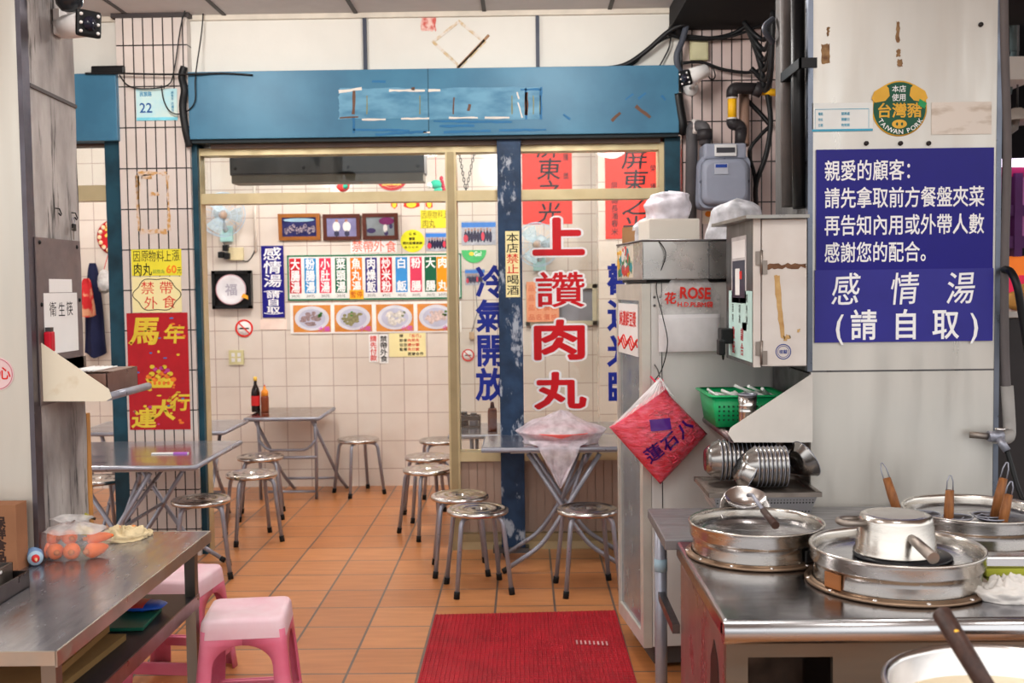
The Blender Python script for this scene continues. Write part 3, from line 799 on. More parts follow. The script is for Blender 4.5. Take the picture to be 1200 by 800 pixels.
framed((325.5, 250, 374.5, 281), 'light brown framed group photograph, first of three from the fan', BR1,
       dict(bg=M('photo_navy', (44, 46, 96), .3, var=.5, scale=26), blobs=[('sky_band', P('photo_sky', 150, 184, 200, .4), [(.5, .76, .38, .07)]), ('figures', M('photo_people', (170, 156, 160), .5, col2=(40, 34, 80), scale=70, thr=(.42, .62)), people)]), 0)
framed((378, 250.5, 421.5, 281), 'dark framed photograph of two figures in white, between other frames', BR2,
       dict(bg=M('photo_lilac', (132, 130, 170), .3, var=.2, scale=14), blobs=[('figures', P('photo_shirt', 226, 222, 220, .4), [(.36, .52, .10, .2), (.64, .52, .11, .2)]), ('heads', P('photo_skin', 170, 120, 100, .4), [(.37, .74, .04, .07), (.63, .74, .04, .07)]), ('trousers', P('photo_dark', 60, 60, 84, .5), [(.36, .26, .07, .12), (.64, .26, .07, .12)])]), 0)
framed((424.5, 249.5, 466, 280), 'dark framed photograph with a purple umbrella shape near yellow sticker', BR2,
       dict(bg=M('photo_grey', (128, 136, 140), .3, var=.2, scale=10), blobs=[('umbrella', P('photo_purple', 112, 40, 90, .5), [(.68, .70, .22, .15)]), ('figure', P('photo_shirt', 226, 222, 220, .4), [(.64, .42, .06, .16)]), ('rocks', P('photo_rock', 62, 52, 92, .5), [(.24, .34, .13, .10), (.66, .24, .06, .1), (.8, .5, .05, .1)])]), 0)
# round yellow sticker
x0, x1, z0, z1 = rect(469.5, 269, 497.5, 295.5, WY)
o = MB().prism([(.5*(x1-x0)*math.cos(2*PI*i/36), .5*(z1-z0)*math.sin(2*PI*i/36)) for i in range(36)], -.003, 0).build('round_sticker', P('sticker_yellow', 226, 222, 40, .6))
o.location = ((x0+x1)/2, WY, (z0+z1)/2); tag(o, 'round bright yellow sticker with small black print on wall', 'sticker')
L_ = Let(); L_.row('公告', -.035, .035, .045, .07, .02); L_.row('營業', -.03, .02, .005, .03, .02); L_.row('請先點餐謝謝', -.08, .08, -.03, -.005, .02); L_.row('每日公休', -.07, .05, -.06, -.04, .01); L_.build('lettering', INK, o, .0036)
# yellow wall notice
o, w_, h_, y = board('yellow_wall_notice', 'yellow handwritten notice beside door mullion on dining wall', 'notice', (493, 246, 536, 267), WY, YEL, .002)
L_ = Let(); L_.row('因原物料上漲', .008, w_-.03, h_*.52, h_*.98, 0, jit=.04); L_.row('肉丸', .012, w_*.40, .0, h_*.5, .005); L_.build('lettering', P('ink_brown', 110, 90, 40, .7), o, -y)
Let().fit('60', w_*.80, w_*.96, h_*.08, h_*.42, .03).build('price', P('price_orange', 236, 130, 30, .6), o, -y)
# group photograph prints
def print_photo(q, label, Y=WY):
    o, w_, h_, y = board('photo_print', label, 'photograph', q, Y, M('print_grey', (176, 176, 186), .4, var=.3, scale=18), .002)
    sub(o, 'banner', P('print_banner', 60, 124, 206, .5), 0, w_, h_*.74, h_*.94, y)
    m_ = MB(); m2 = MB(); m3 = MB()
    for i in range(9):
        disc(m_, w_*(.12+.09*i), h_*(.34+.04*(i % 2)), w_*.05, h_*.24, y-.001, 10)
        disc(m2, w_*(.12+.09*i), h_*(.62+.04*(i % 2)), w_*.026, h_*.06, y-.0015, 8)
    disc(m3, w_*.12, h_*.28, w_*.07, h_*.16, y-.002); disc(m3, w_*.62, h_*.36, w_*.05, h_*.18, y-.002)
    m_.build('figures', M('print_people', (40, 34, 66), .5, var=.4, scale=60), o); m2.build('heads', P('photo_skin', 170, 120, 100, .4), o); m3.build('red_clothing', P('print_red', 206, 60, 80, .5), o)
print_photo((499, 272, 534, 294), 'group photograph print stuck right of the yellow round sticker')
print_photo((541, 259, 581, 287), 'group photograph print seen through the narrow pane above green sticker')
print_photo((545, 315, 568, 334), 'small photograph print below the green sticker behind the pane')
# pink written strip above the menu board
o, w_, h_, y = board('outside_food_strip', 'white strip with pale red handwritten characters above menu board', 'notice', (411, 281, 465, 296), WY, PAPER, .002)
Let().row('禁帶外食', .006, w_-.006, h_*.02, h_*.98, .01, jit=.04).build('lettering', P('ink_coral', 232, 120, 100, .7), o, -y)
# small notices under the food photographs
o, w_, h_, y = board('pay_first_notice', 'narrow white notice with red vertical characters under food photographs', 'notice', (432.5, 391.5, 443, 424.5), WY, PAPER, .002)
Let().col('請先付款', .008, w_-.008, .01, h_-.01, .02).build('lettering', INK_RED, o, -y)
o, w_, h_, y = board('outside_food_notice', 'narrow white notice with black vertical characters under food photographs', 'notice', (444.5, 391.5, 455, 425.5), WY, PAPER, .002)
Let().col('禁帶外食', .006, w_-.006, .01, h_-.01, .02).build('lettering', INK, o, -y)
o, w_, h_, y = board('rules_notice', 'cream rules notice with rows of small red print on wall', 'notice', (456, 390, 499, 418), WY, CRM, .002)
L_ = Let(); L2 = Let()
for k, (s1, s2) in enumerate([('請', '「自行」'), ('飲食', '內用先'), ('垃圾', '請分類'), ('點餐', '先付款'), ('', '謝謝合作')]):
    z1 = h_*(.96-.19*k); 
    if s1: L2.row(s1, w_*.28, w_*(.28+.11*len(s1)), z1-h_*.15, z1, .02)
    (L2 if k == 4 else L_).row(s2, w_*.50, w_*(.50+.11*len(s2)), z1-h_*.15, z1, .02)
L_.build('red_lettering', INK_RED, o, -y); L2.build('lettering', INK, o, -y)
o, w_, h_, y = board('pale_strip_label', 'pale pink faded paper strip under the tall blue sign', 'notice', (305, 374, 336, 386), WY, P('paper_pink', 236, 212, 200, .8), .002)
# no smoking sign
def no_smoking(q, label):
    x0, x1, z0, z1 = rect(*q, WY); r = (x1-x0)/2; rz = (z1-z0)/2
    o = MB().lathe([(0, 0), (r, 0), (r, .003), (0, .003)], 32, Matrix.Rotation(PI/2, 4, 'X')).build('no_smoking_sign', PAPER)
    o.location = ((x0+x1)/2, WY, (z0+z1)/2); tag(o, label, 'sign', 'no smoking signs')
    ring = MB().lathe([(r*.78, .003), (r*.98, .003), (r*.98, .0042), (r*.78, .0042), (r*.78, .003)], 32, Matrix.Rotation(PI/2, 4, 'X'), smooth=False)
    c, s = math.cos(-PI/4), math.sin(-PI/4)
    for q_ in [[(-r*.85, -r*.07), (r*.85, -r*.07), (r*.85, r*.07), (-r*.85, r*.07)]]:
        ring.prism([(a*c-b*s, a*s+b*c) for a, b in q_], -.0046, -.003)
    ring.build('ring_and_bar', INK_RED, o)
    MB().box(-r*.5, r*.5, -.004, -.003, -r*.10, r*.06).build('cigarette', INK, o)
no_smoking((275.5, 374, 297, 395), 'round no smoking sign below the framed plate on the wall')
no_smoking((541, 408, 556, 424), 'round no smoking sign seen through the narrow glass pane')
# wall outlet
o, w_, h_, y = board('wall_outlet', 'cream wall outlet with white sockets behind the sauce bottles', 'outlet', (268.5, 410, 286, 427), WY, P('outlet_cream', 206, 198, 150, .5), .012)
for i in (.3, .7):
    for j in (.32, .68): sub(o, 'socket', WHITE_P, w_*(i-.11), w_*(i+.11), h_*(j-.13), h_*(j+.13), y, .003)
# framed plate
o, w_, h_, y = board('framed_plate', 'black shadow box holding a round commemorative plate on wall', 'framed plate', (250.5, 317, 296.5, 361.5), WY, BLACK, .03)
fr = MB()
for a in ((0, w_, h_-.025, h_), (0, w_, 0, .025), (0, .025, 0, h_), (w_-.025, w_, 0, h_)): fr.box(a[0], a[1], y-.03, y, a[2], a[3])
fr.build('frame', P('black_gloss', 20, 18, 18, .25), o)
T = Matrix.Translation((w_*.48, y-.002, h_*.50)) @ Matrix.Rotation(PI/2, 4, 'X')
pl = MB().lathe([(0, .004), (.07, .004), (.085, .008), (.122, .02), (.124, .018), (.09, .003), (0, 0)], 40, T).build('plate', P('porcelain', 224, 222, 226, .2), o)
Let().row('福', w_*.48-.05, w_*.48+.05, h_*.5-.05, h_*.5+.05, .02).build('plate_print', P('print_faint', 170, 166, 180, .4), pl, -y+.007)
T2 = Matrix.Translation((w_*.48, y-.019, h_*.50)) @ Matrix.Rotation(PI/2, 4, 'X')
MB().lathe([(.118, .003), (.1225, .0045), (.1225, .002)], 40, T2).build('plate_rim', P('rim_pink', 196, 130, 140, .3), pl)
lb = MB(); lb.prism([(w_*.74, h_*.30), (w_*.92, h_*.24), (w_*.92, h_*.33), (w_*.80, h_*.40)], y-.026, y-.024); lb.build('gold_label', P('label_gold', 240, 170, 50, .4), o)
# wall fans
def fan(loc, label, turn=0.0):
    o = thing('wall_fan', label, 'fan', loc, 0, 'white wall fans')
    MB().box(-.05, .05, -.05, 0, -.19, -.06, bev=.012).build('wall_bracket', P('fan_teal', 170, 216, 214, .4), o)
    ctl = tb(arc_pts([(0, -.04, -.10), (0, -.10, -.06), (0, -.14, 0)], .05), .02, 10); ctl.build('arm', P('fan_pale', 200, 216, 222, .4), o)
    H = Matrix.Translation((0, -.17, .03)) @ Matrix.Rotation(turn, 4, 'Z') @ Matrix.Rotation(math.radians(12), 4, 'X') @ Matrix.Rotation(PI/2, 4, 'X')
    MB().lathe([(0, -.07), (.05, -.065), (.06, -.02), (.055, .03), (0, .035)], 20, H).build('motor', P('fan_pale', 200, 216, 222, .4), o)
    g = MB()
    for r_, z_ in ((.175, .07), (.165, .035), (.165, .105), (.10, .125), (.05, .13)):
        g.tube([H @ Vector((r_*math.cos(2*PI*i/28), r_*math.sin(2*PI*i/28), z_)) for i in range(28)], .0035 if r_ > .17 else .002, 5, close=True)
    for k in range(20):
        a = 2*PI*k/20
        g.tube([H @ Vector((r_*math.cos(a), r_*math.sin(a), z_)) for r_, z_ in ((.03, .13), (.10, .125), (.165, .105), (.175, .07), (.165, .035), (.06, .02))], .0012, 4, cap=False)
    g.build('cage', P('fan_cage', 176, 200, 220, .3), o)
    for k in range(3):
        b_ = MB(); a0 = 2*PI*k/3
        def f(u, v, a0=a0):
            r_ = .03 + .12*u; a = a0 + (v-.5)*(1.1 - .2*u); return H @ Vector((r_*math.cos(a), r_*math.sin(a), .07 + .025*(v-.5)))
        b_.grid(f, 5, 5); b_.build('blade', film('fan_blade', (190, 214, 224), .7), o)
    MB().lathe([(0, .095), (.03, .09), (.035, .05), (0, .05)], 16, H).build('hub', P('fan_hub', 186, 160, 140, .4), o)
    return o
c = at(266, 256, BY); fan((c.x, BY, c.z), 'white wall fan above the framed plate in dining room', .5)
c = at(632, 290, BY); fan((c.x, BY, c.z), 'white wall fan behind the large red window characters', -.3)
c = at(247, 196, 8.0)
# plug box and conduit by the fan
x0, x1, z0, z1 = rect(268, 290, 286, 305, WY)
o = thing('plug_socket', 'cream plug socket with black plugs below the fan', 'socket', (x0, WY, z0))
MB().box(0, x1-x0, -.03, 0, 0, z1-z0, bev=.004).build('socket_box', P('socket_cream', 214, 200, 160, .5), o)
for k, (a, b_) in enumerate(((-.05, .02), (-.012, .075), (.0, .01))):
    MB().box(a-.02, a+.022, -.07, -.01, b_, b_+.05, bev=.006).build('plug', BLACK, o)
tb(sag((.1, -.02, .02), (.22, -.01, .09), .06), .004, 6).build('cord', BLACK, o)
tb([(-.02, -.04, .12), (-.06, -.03, .2), (-.02, -.03, .32), (0, -.03, .36)], .004, 6).build('cord', P('cord_grey', 120, 120, 124, .5), o)
a = at(298, 200, WY); b = at(299, 295, WY)
o = tb([(a.x, WY-.012, a.z), (a.x, WY-.012, b.z)], .011, 8).build('conduit', P('conduit_white', 228, 218, 206, .4)); tag(o, 'thin white vertical conduit running down the dining room wall', 'conduit')

# air curtain behind the transom
c0 = at(269, 197, 6.95); x0, x1, z0, z1 = rect(269, 180, 497, 213, 6.95)
o = thing('air_curtain', 'long dark grey air curtain unit behind the door transom', 'air curtain', (x0, 6.95, z0))
Wd, Ht = x1-x0, z1-z0+.04
MB().box(0, Wd, 0, .2, .05, Ht, bev=.008).build('housing', P('unit_grey', 82, 80, 78, .5), o)
MB().box(.01, Wd-.01, .01, .18, 0, .05).build('outlet_grille', P('unit_grille', 120, 112, 98, .5), o)
for u in (.03, .38, .61, .965):
    for v in (.42, .86): MB().lathe([(0, -.006), (.01, -.004), (.012, .002)], 10, Matrix.Translation((Wd*u, 0, Ht*v)) @ Matrix.Rotation(-PI/2, 4, 'X')).build('bolt', BLACK, o)
MB().box(.02, Wd-.02, -.004, .0, .055, .062).build('seam', BLACK, o)
for u in (.2, .8):
    tb([(Wd*u, .1, Ht), (Wd*u, .1, 2.86-z0)], .008, 6).build('hanger_rod', S_DARK, o)
# hanging ornaments around the transom
def hanging(name, label, cat, px, py, Y=8.0):
    c = at(px, py, Y); return thing(name, label, cat, (c.x, Y, c.z)), c
def blob(mb, x, y, z, rx, ry, rz, n=12):
    mb.lathe([(math.sin(PI*i/8), -math.cos(PI*i/8)) for i in range(9)], n, Matrix.Translation((x, y, z)) @ Matrix.Diagonal((rx, ry, rz, 1)))
    return mb
o, c = hanging('plush_horse_ornament', 'green plush horse ornament with a red mane hanging on string', 'ornament', 511, 216)
blob(MB(), 0, 0, 0, .045, .03, .035).build('head', P('plush_green', 40, 160, 130, .9), o); blob(MB(), -.045, -.005, -.008, .026, .024, .022).build('muzzle', P('plush_white', 226, 230, 226, .9), o)
blob(MB(), .015, 0, -.07, .04, .03, .05).build('body', P('plush_green', 40, 160, 130, .9), o); m_ = MB()
for k in range(5): blob(m_, .04+.006*k, 0, .045-.028*k, .014, .014, .018)
m_.build('mane', P('plush_red', 170, 40, 60, .9), o); tb([(0, 0, .03), (0, 0, 2.86-c.z)], .0025, 5).build('string', P('string_red', 190, 60, 60, .7), o)
o, c = hanging('red_animal_ornament', 'red cloth animal ornament hanging below the air curtain', 'ornament', 402, 217)
blob(MB(), 0, 0, 0, .05, .03, .05).build('body', P('cloth_red', 206, 50, 50, .8), o); blob(MB(), -.05, -.005, .01, .022, .02, .022).build('face', P('plush_white', 226, 230, 226, .9), o); blob(MB(), .02, -.02, -.01, .02, .02, .02).build('patch', P('plush_green', 40, 160, 130, .9), o)
tb([(0, 0, .04), (0, 0, 2.86-c.z)], .0025, 5).build('string', P('string_red', 190, 60, 60, .7), o)
x0, x1, z0, z1 = rect(440, 190, 478, 223, WY)
o = MB().prism([(.5*(x1-x0)*math.cos(2*PI*i/36), .5*(z1-z0)*math.sin(2*PI*i/36)) for i in range(36)], -.006, 0).build('round_festive_sign', P('festive_red', 196, 26, 34, .5)); o.location = ((x0+x1)/2, WY, (z0+z1)/2)
tag(o, 'round red festive sign with yellow characters under the air curtain', 'sign')
m_ = MB(); disc(m_, 0, 0, .105, .092, -.0066, 30); m_.build('inner_disc', P('festive_cream', 232, 210, 150, .5), o)
m_ = MB(); disc(m_, 0, -.01, .092, .08, -.0074, 30); m_.build('centre', P('festive_red', 196, 26, 34, .5), o)
Let().row('招財進寶', -.08, .08, -.075, -.03, .04).build('lettering', P('festive_yellow', 246, 214, 90, .5), o, .0086)
for k, (px, py, wd) in enumerate(((462, 238.5, 8), (482, 238.5, 18), (503, 238.5, 8))):
    x0, x1, z0, z1 = rect(px-wd/2, py-7, px+wd/2, py+6, WY)
    o = MB().prism(rag_poly([(x0, z0+.02), ((x0+x1)/2, z0), (x1, z0+.02), (x1, z1), (x0, z1)], 4, .004), WY-.003, WY).build('festive_cutout', P('cutout_red', 206, 50, 36, .6))
    tag(o, ['small round red and yellow paper cutout nearest the framed umbrella photograph', 'wide red and yellow paper cutout between two small round ones', 'small round red and yellow paper cutout nearest the door mullion'][k], 'ornament', 'paper cutouts over the menu wall')
    m_ = MB(); disc(m_, (x0+x1)/2, (z0+z1)/2-.01, (x1-x0)*.32, (z1-z0)*.3, WY-.0036); m_.build('yellow_patch', P('cutout_yellow', 246, 206, 60, .6), o)
# chain in the narrow upper pane
for px in (539, 553):
    pass
m_ = MB(); a = at(538, 178, 6.9); b = at(556, 178, 6.9); lo = at(546, 224, 6.9)
for s_, e_ in ((a, lo), (b, lo)):
    k = 12
    for i in range(k):
        p = Vector(s_).lerp(Vector(e_), (i+.5)/k)
        T = Matrix.Translation(p) @ Matrix.Rotation(PI/2*(i % 2), 4, 'Z') @ Matrix.Rotation(PI/2, 4, 'X')
        m_.tube([T @ Vector((.007*math.cos(2*PI*j/10), .014*math.sin(2*PI*j/10), 0)) for j in range(10)], .0025, 4, close=True)
m_.tube([a, (a.x, a.y, 2.86)], .003, 5); m_.tube([b, (b.x, b.y, 2.86)], .003, 5)
o = m_.build('hanging_chain', P('chain_dark', 40, 36, 36, .4, metal=.6)); tag(o, 'dark metal chain hanging behind the narrow upper pane', 'chain')
# red spring couplets
def couplet(q, label, Y, main, sidel, sider):
    o, w_, h_, y = board('calligraphy_banner', label, 'banner', q, Y, M('banner_red', (226, 60, 48), .7, var=.05, scale=5), .002, 'red calligraphy banners')
    L_ = Let(); n = len(main)
    for i, ch in enumerate(main): L_.cell(ch, w_*.55, h_*(1-(i+.5)/n), w_*.50, h_/n*1.05, .008, shear=.1)
    L_.build('lettering', P('brush_ink', 30, 30, 36, .7), o, -y)
    L_ = Let(); L_.col(sidel, w_*.10, w_*.24, h_*.04, h_*.62, .01, jit=.04); L_.col(sider, w_*.82, w_*.94, h_*.45, h_*.85, .01, jit=.04); L_.build('side_lettering', P('brush_ink', 30, 30, 36, .7), o, -y)
couplet((709.5, 172, 773, 279), 'red calligraphy banner behind the right side of the upper window pane, above white bag', 8.398, '屏東之光', '屏東縣長潘春米', '榮獲')
couplet((612, 160, 670, 262), 'red calligraphy banner with small side columns, next to the blue post', WY, '屏東之光', '', '獲獎')
# green half round sticker and pale boxes behind the window
x0, x1, z0, z1 = rect(541, 293, 570, 308, WY)
o = MB().prism([(.5*(x1-x0)*math.cos(PI+PI*i/20), (z1-z0)*math.sin(PI+PI*i/20)) for i in range(21)], -.003, 0).build('green_sticker', P('sticker_green', 70, 186, 104, .5)); o.location = ((x0+x1)/2, WY, z1)
tag(o, 'green half round sticker on dining wall behind the narrow pane', 'sticker'); m_ = MB(); disc(m_, -.02, -.03, .02, .016, -.0034); m_.build('yellow_dot', P('cutout_yellow', 246, 206, 60, .6), o); Let().fit('Go!', .0, .06, -.05, -.01, .03).build('lettering', INK_WHITE, o, .0036)
# serving hatch in the back wall
x0, x1, z0, z1 = rect(616, 333, 699, 381, WY)
o = thing('serving_hatch', 'cream framed serving hatch with grey shutter behind red characters', 'hatch', (x0, WY, z0)); Wd, Ht = x1-x0, z1-z0
f = MB(); t = .035
for a in ((0, Wd, Ht-t, Ht), (0, Wd, 0, t), (0, t, 0, Ht), (Wd-t, Wd, 0, Ht)): f.box(a[0], a[1], -.04, 0, a[2], a[3])
f.build('frame', P('hatch_frame', 196, 186, 160, .5), o); MB().box(t, Wd-t, -.01, 0, t, Ht-t).build('shutter', P('hatch_grey', 132, 130, 138, .35), o)
x0, x1, z0, z1 = rect(617, 330, 655, 377, BY-.07)
o = MB().box(0, x1-x0, -.015, 0, 0, z1-z0).build('orange_wall_card', P('card_orange', 226, 150, 110, .7)); o.location = (x0, BY-.05, z0); tag(o, 'pale orange printed card hanging in front of the serving hatch', 'card')
L_ = Let()
for k in range(4): L_.row('品名價格', .01, x1-x0-.01, (z1-z0)*(.04+.24*k), (z1-z0)*(.2+.24*k), .01)
L_.build('lettering', P('card_print', 206, 100, 60, .7), o, .0158)
# thermostat box on a wire beside the photos behind the narrow pane
c = at(553, 393, WY); o = MB().box(-.02, .02, -.035, 0, -.03, .03, bev=.006).build('doorbell_box', P('bell_wood', 190, 160, 130, .5)); o.location = (c.x, WY, c.z); tag(o, 'small tan bell box on the wall behind the narrow pane', 'box')
tb([(0, -.01, .03), (.05, -.01, .2), (.03, -.01, .42)], .003, 5).build('wire', P('cord_grey', 120, 120, 124, .5), o)
# next bay: festive disc, hanging cloths, bag
c = at(126, 277, 8.5)
o = thing('festive_fan_ornament', 'round red and gold festive ornament with tassel in next bay', 'ornament', (c.x, WY, c.z))
MB().lathe([(0, .03), (.10, .03), (.135, .02), (.145, .0), (0, 0)], 30, Matrix.Rotation(PI/2, 4, 'X')).build('disc', P('festive_red', 196, 26, 34, .5), o)
ring = MB()
for k in range(16):
    a = 2*PI*k/16; blob(ring, .112*math.cos(a), -.03, .112*math.sin(a), .018, .01, .018, 8)
ring.build('gold_beads', M('gold_white', (230, 200, 120), .5, col2=(240, 230, 220), scale=30), o)
Let().cell('福', 0, .03, .13, .13, .04).build('lettering', P('festive_yellow', 246, 214, 90, .5), o, .034)
tb([(0, -.01, -.14), (0, -.01, -.2)], .008, 6).build('tassel', P('tassel_red', 206, 40, 40, .8), o); tb([(0, -.01, -.2), (0, -.01, -.30)], [.014, .006], 6).build('tassel_end', P('tassel_red', 206, 40, 40, .8), o)
c = at(122, 330, 8.5)
o = thing('hanging_plastic_bag', 'small clear plastic bag hanging below the festive ornament', 'bag', (c.x, 8.5, c.z))
blob(MB(), 0, 0, 0, .055, .03, .10).build('bag_film', film('bag_film', (226, 226, 226), .45), o); blob(MB(), 0, 0, -.06, .045, .022, .035).build('contents', P('bag_contents', 110, 106, 100, .7), o); tb([(0, 0, .09), (0, .1, .22)], .003, 5).build('tie', P('tassel_red', 206, 40, 40, .8), o)
def drape(name, label, q, Y, mat, seed, extra=None):
    x0, x1, z0, z1 = rect(*q, Y)
    def f(u, v):
        wv = .5+.5*(1-v)**.6
        x = (u-.5)*(x1-x0)*(.25+.75*v**.6); y_ = .03*math.sin(u*9+seed)*v + .015*mnoise.noise(Vector((u*3, v*3, seed)))
        return (x, y_, -(z1-z0)*v*(1-.12*abs(u-.5)))
    m_ = MB().grid(f, 16, 16)
    fr_ = list(m_.v); m_.grid(lambda u, v: tuple(Vector(f(u, v)) + Vector((0, .012, 0))), 16, 16)
    o = m_.build(name, mat); o.location = ((x0+x1)/2, Y, z1); tag(o, label, 'apron'); return o
drape('hanging_apron', 'dark navy apron hanging behind the red cloth in next bay', (96, 308, 124, 420), 8.58, P('cloth_navy', 30, 34, 66, .9), 1)
drape('hanging_cloth', 'red cloth with tan patch hanging in the next bay', (90, 326, 113, 372), 8.50, M('cloth_red_tan', (196, 44, 48), .9, col2=(206, 150, 116), scale=9, thr=(.42, .5)), 2)
x0, x1, z0, z1 = rect(127, 374, 140, 424, 8.4)
o = MB().box(0, x1-x0, -.02, 0, 0, z1-z0).build('leaning_board', BLACK); o.location = (x0, BY, z0); tag(o, 'dark framed board on the next bay wall near jamb', 'board'); MB().box(.02, x1-x0-.02, -.023, -.02, .02, z1-z0-.02).build('panel', P('board_grey', 150, 150, 150, .5), o)
# ------------------------------------------------------------------ steel stools
def make_stool():
    o = thing('steel_stool', 'stool', 'stool', group='round steel stools')
    r = .165; H = .44
    prof = [(0, H-.014), (.022, H-.014), (.026, H-.004), (.05, H-.002), (.056, H-.006), (.075, H-.006), (.081, H-.001), (.112, H-.001), (.118, H-.005), (.136, H-.005), (.143, H), (.157, H-.001), (.1645, H-.007), (.165, H-.022), (.160, H-.027), (.155, H-.024), (.150, H-.010), (0, H-.017)]
    MB().lathe(prof, 40).build('seat', S_SEAT, o)
    for k in range(4):
        a = PI/4 + k*PI/2; c, s = math.cos(a), math.sin(a)
        path = arc_pts([(c*.06, s*.06, H-.035), (c*.155, s*.155, H-.036), (c*.205, s*.205, .03)], .055, 6)
        MB().tube(path, .0125, 10).build('leg', S_TUBE, o)
        d = Vector((c*.205, s*.205, .03)); e = Vector((c*.2102, s*.2102, .0))
        lg = o.children[-1]
        MB().tube([d + (d-e)*.25, d, e], [.0155, .0158, .0158], 10).build('rubber_foot', RUBBER, lg)
    return o
def make_stool_fix():
    o = make_stool()
    return o
st_proto = make_stool()
_first = [True]
def stool(px, py, label, rz, z=None, s=1.0):
    """px,py: where the middle of the four feet stands on the floor"""
    p = gz(px, py, 0)
    o = st_proto if _first[0] else copy_tree(st_proto)
    _first[0] = False
    o.location = (p.x, p.y, 0); o.rotation_euler = (0, 0, rz); o['label'] = label
    o.scale = (s, s, s)
    return o
stool(561, 690, 'foreground steel stool of the pair by the mullion, seat worn pale', .25)
stool(540, 668, 'worn steel stool just behind the front stool beside door mullion', .1)
stool(503, 626, 'steel stool nearest the doorway in the pair left of mullion', .55)
stool(503, 606, 'steel stool behind its twin just inside the door mullion', .3)
stool(517, 580, 'farthest steel stool against dining room wall beside the mullion', .2)
stool(421, 578, 'steel stool standing alone right of the interior table', .6)
stool(689, 690, 'dark reflecting steel stool under the folding table with wrapped plate', .15)
stool(238, 673, 'dark topped steel stool beside the mid left folding table', .3)
stool(297, 632, 'steel stool in the doorway, second from dark topped stool', .5)
stool(307, 605, 'steel stool in the doorway nearest the table with sauce bottles', .2)
stool(118, 640, 'steel stool half hidden behind the pillar under the left table', .7)
stool(126, 600, 'steel stool glimpsed under the left table next to the teal jamb', .2)
# second stool hidden half behind the lone one
q = gz(419, 572, 0)

# ------------------------------------------------------------------ folding tables
T_TOP = steel('table_top_steel', (170, 172, 182), 0.17, (1, 2, 1), 2, .05, .004, metal=.85)
def fold_table(label, loc, rz, W, D, H, crossed=True, name='folding_table', mat=None, bottom_wide=.0):
    """W along x, D along y, origin on the floor under the middle"""
    o = thing(name, label, 'table', loc, rz)
    MB().box(-W/2, W/2, -D/2, D/2, H-.028, H, bev=.009).build('table_top', mat or T_TOP, o)
    rim = MB()
    rim.tube([(-W/2, -D/2, H-.014), (W/2, -D/2, H-.014), (W/2, D/2, H-.014), (-W/2, D/2, H-.014)], .0135, 8, close=True)
    rim.build('edge_rim', S_TUBE, o)
    if crossed:
        for sx_ in (-1, 1):
            x = sx_*(W/2-.14)
            a = arc_pts([(x, -D/2+.10, H-.03), (x, .02, H*.46), (x, D/2-.14, .16), (x, D/2-.02, .012)], .06, 5)
            b = arc_pts([(x-.02*sx_, D/2-.10, H-.03), (x-.02*sx_, -.02, H*.46), (x-.02*sx_, -D/2+.14, .16), (x-.02*sx_, -D/2+.02, .012)], .06, 5)
            MB().tube(a, .013, 8).build('leg', S_TUBE, o); MB().tube(b, .013, 8).build('leg', S_TUBE, o)
        tb([(-W/2+.14, D/2-.12, .18), (W/2-.14, D/2-.12, .18)], .010, 8).build('stretcher', S_TUBE, o); tb([(-W/2+.16, -D/2+.12, .18), (W/2-.16, -D/2+.12, .18)], .010, 8).build('stretcher', S_TUBE, o)
    return o
def xtable(label, loc, rz, W, D, H):
    """folding table whose crossed legs show an X from the front; legs run along x with bent feet"""
    o = fold_table(label, loc, rz, W, D, H, crossed=False)
    hw = .30
    br = MB().box(-hw, hw, -D/2+.08, -D/2+.11, H-.045, H-.03); br.box(-hw, hw, D/2-.11, D/2-.08, H-.045, H-.03); br.build('top_bracket', steel('bracket_pale', (196, 190, 184), .4), o)
    for y, dx in ((-D/2+.06, .0), (D/2-.08, .0)):
        for s in (-1, 1):
            yy = y + .018*s
            path = arc_pts([(-s*.20, yy, H-.045), (s*.06, yy, .26), (s*.14, yy, .15), (s*.34, yy, .02)], .07, 6)
            MB().tube(path, .0135, 8).build('leg', S_TUBE, o)
            lg = o.children[-1]
            MB().tube([(s*.325, yy, .027), (s*.352, yy, .012)], .0165, 8).build('rubber_foot', RUBBER, lg)
    b2 = MB()
    b2.tube([(.13, -D/2+.08, H-.05), (.10, -D/2+.16, H-.17)], .010, 8)
    b2.tube([(.02, -D/2+.06, .36), (.12, -D/2+.12, H-.06)], .011, 8)
    b2.tube([(-.02, -D/2+.2, .36), (.1, D/2-.2, H-.06)], .011, 8)
    b2.tube([(0, -D/2+.05, .365), (0, D/2-.07, .365)], .010, 8)
    b2.build('brace', S_TUBE, o)
    return o
# table under the red window characters
yF, yR = 5.90, 6.40
xl = at(565, 525, yF).x; W_ = 1.02; H_ = at(640, 524, yF).z
TBL_M = xtable('steel folding table under the red window characters holding a wrapped plate', (xl+W_/2, (yF+yR)/2, 0), 0, W_, yR-yF, H_)
# legs were seen left of the middle: shift them
for ch in TBL_M.children:
    if ch.name.startswith(('leg', 'brace', 'top_bracket')): ch.location.x = at(660, 560, 6.1).x - (xl+W_/2)
# mid left table in front of the tiled pillar
H2 = .72
a = gz(265, 516, H2); b = gz(248, 545, H2)
yF2, yR2 = b.y, min(a.y, 6.33)
xr2 = (a.x+b.x)/2; W2 = 1.0
tb2 = xtable('steel folding table in front of the tiled pillar, reflecting the red poster', (xr2-W2/2, (yF2+yR2)/2, 0), 0, W2, yR2-yF2, H2)
for ch in tb2.children:
    if ch.name.startswith(('leg', 'brace', 'top_bracket')): ch.location.x = at(152, 580, 5.7).x - (xr2-W2/2)
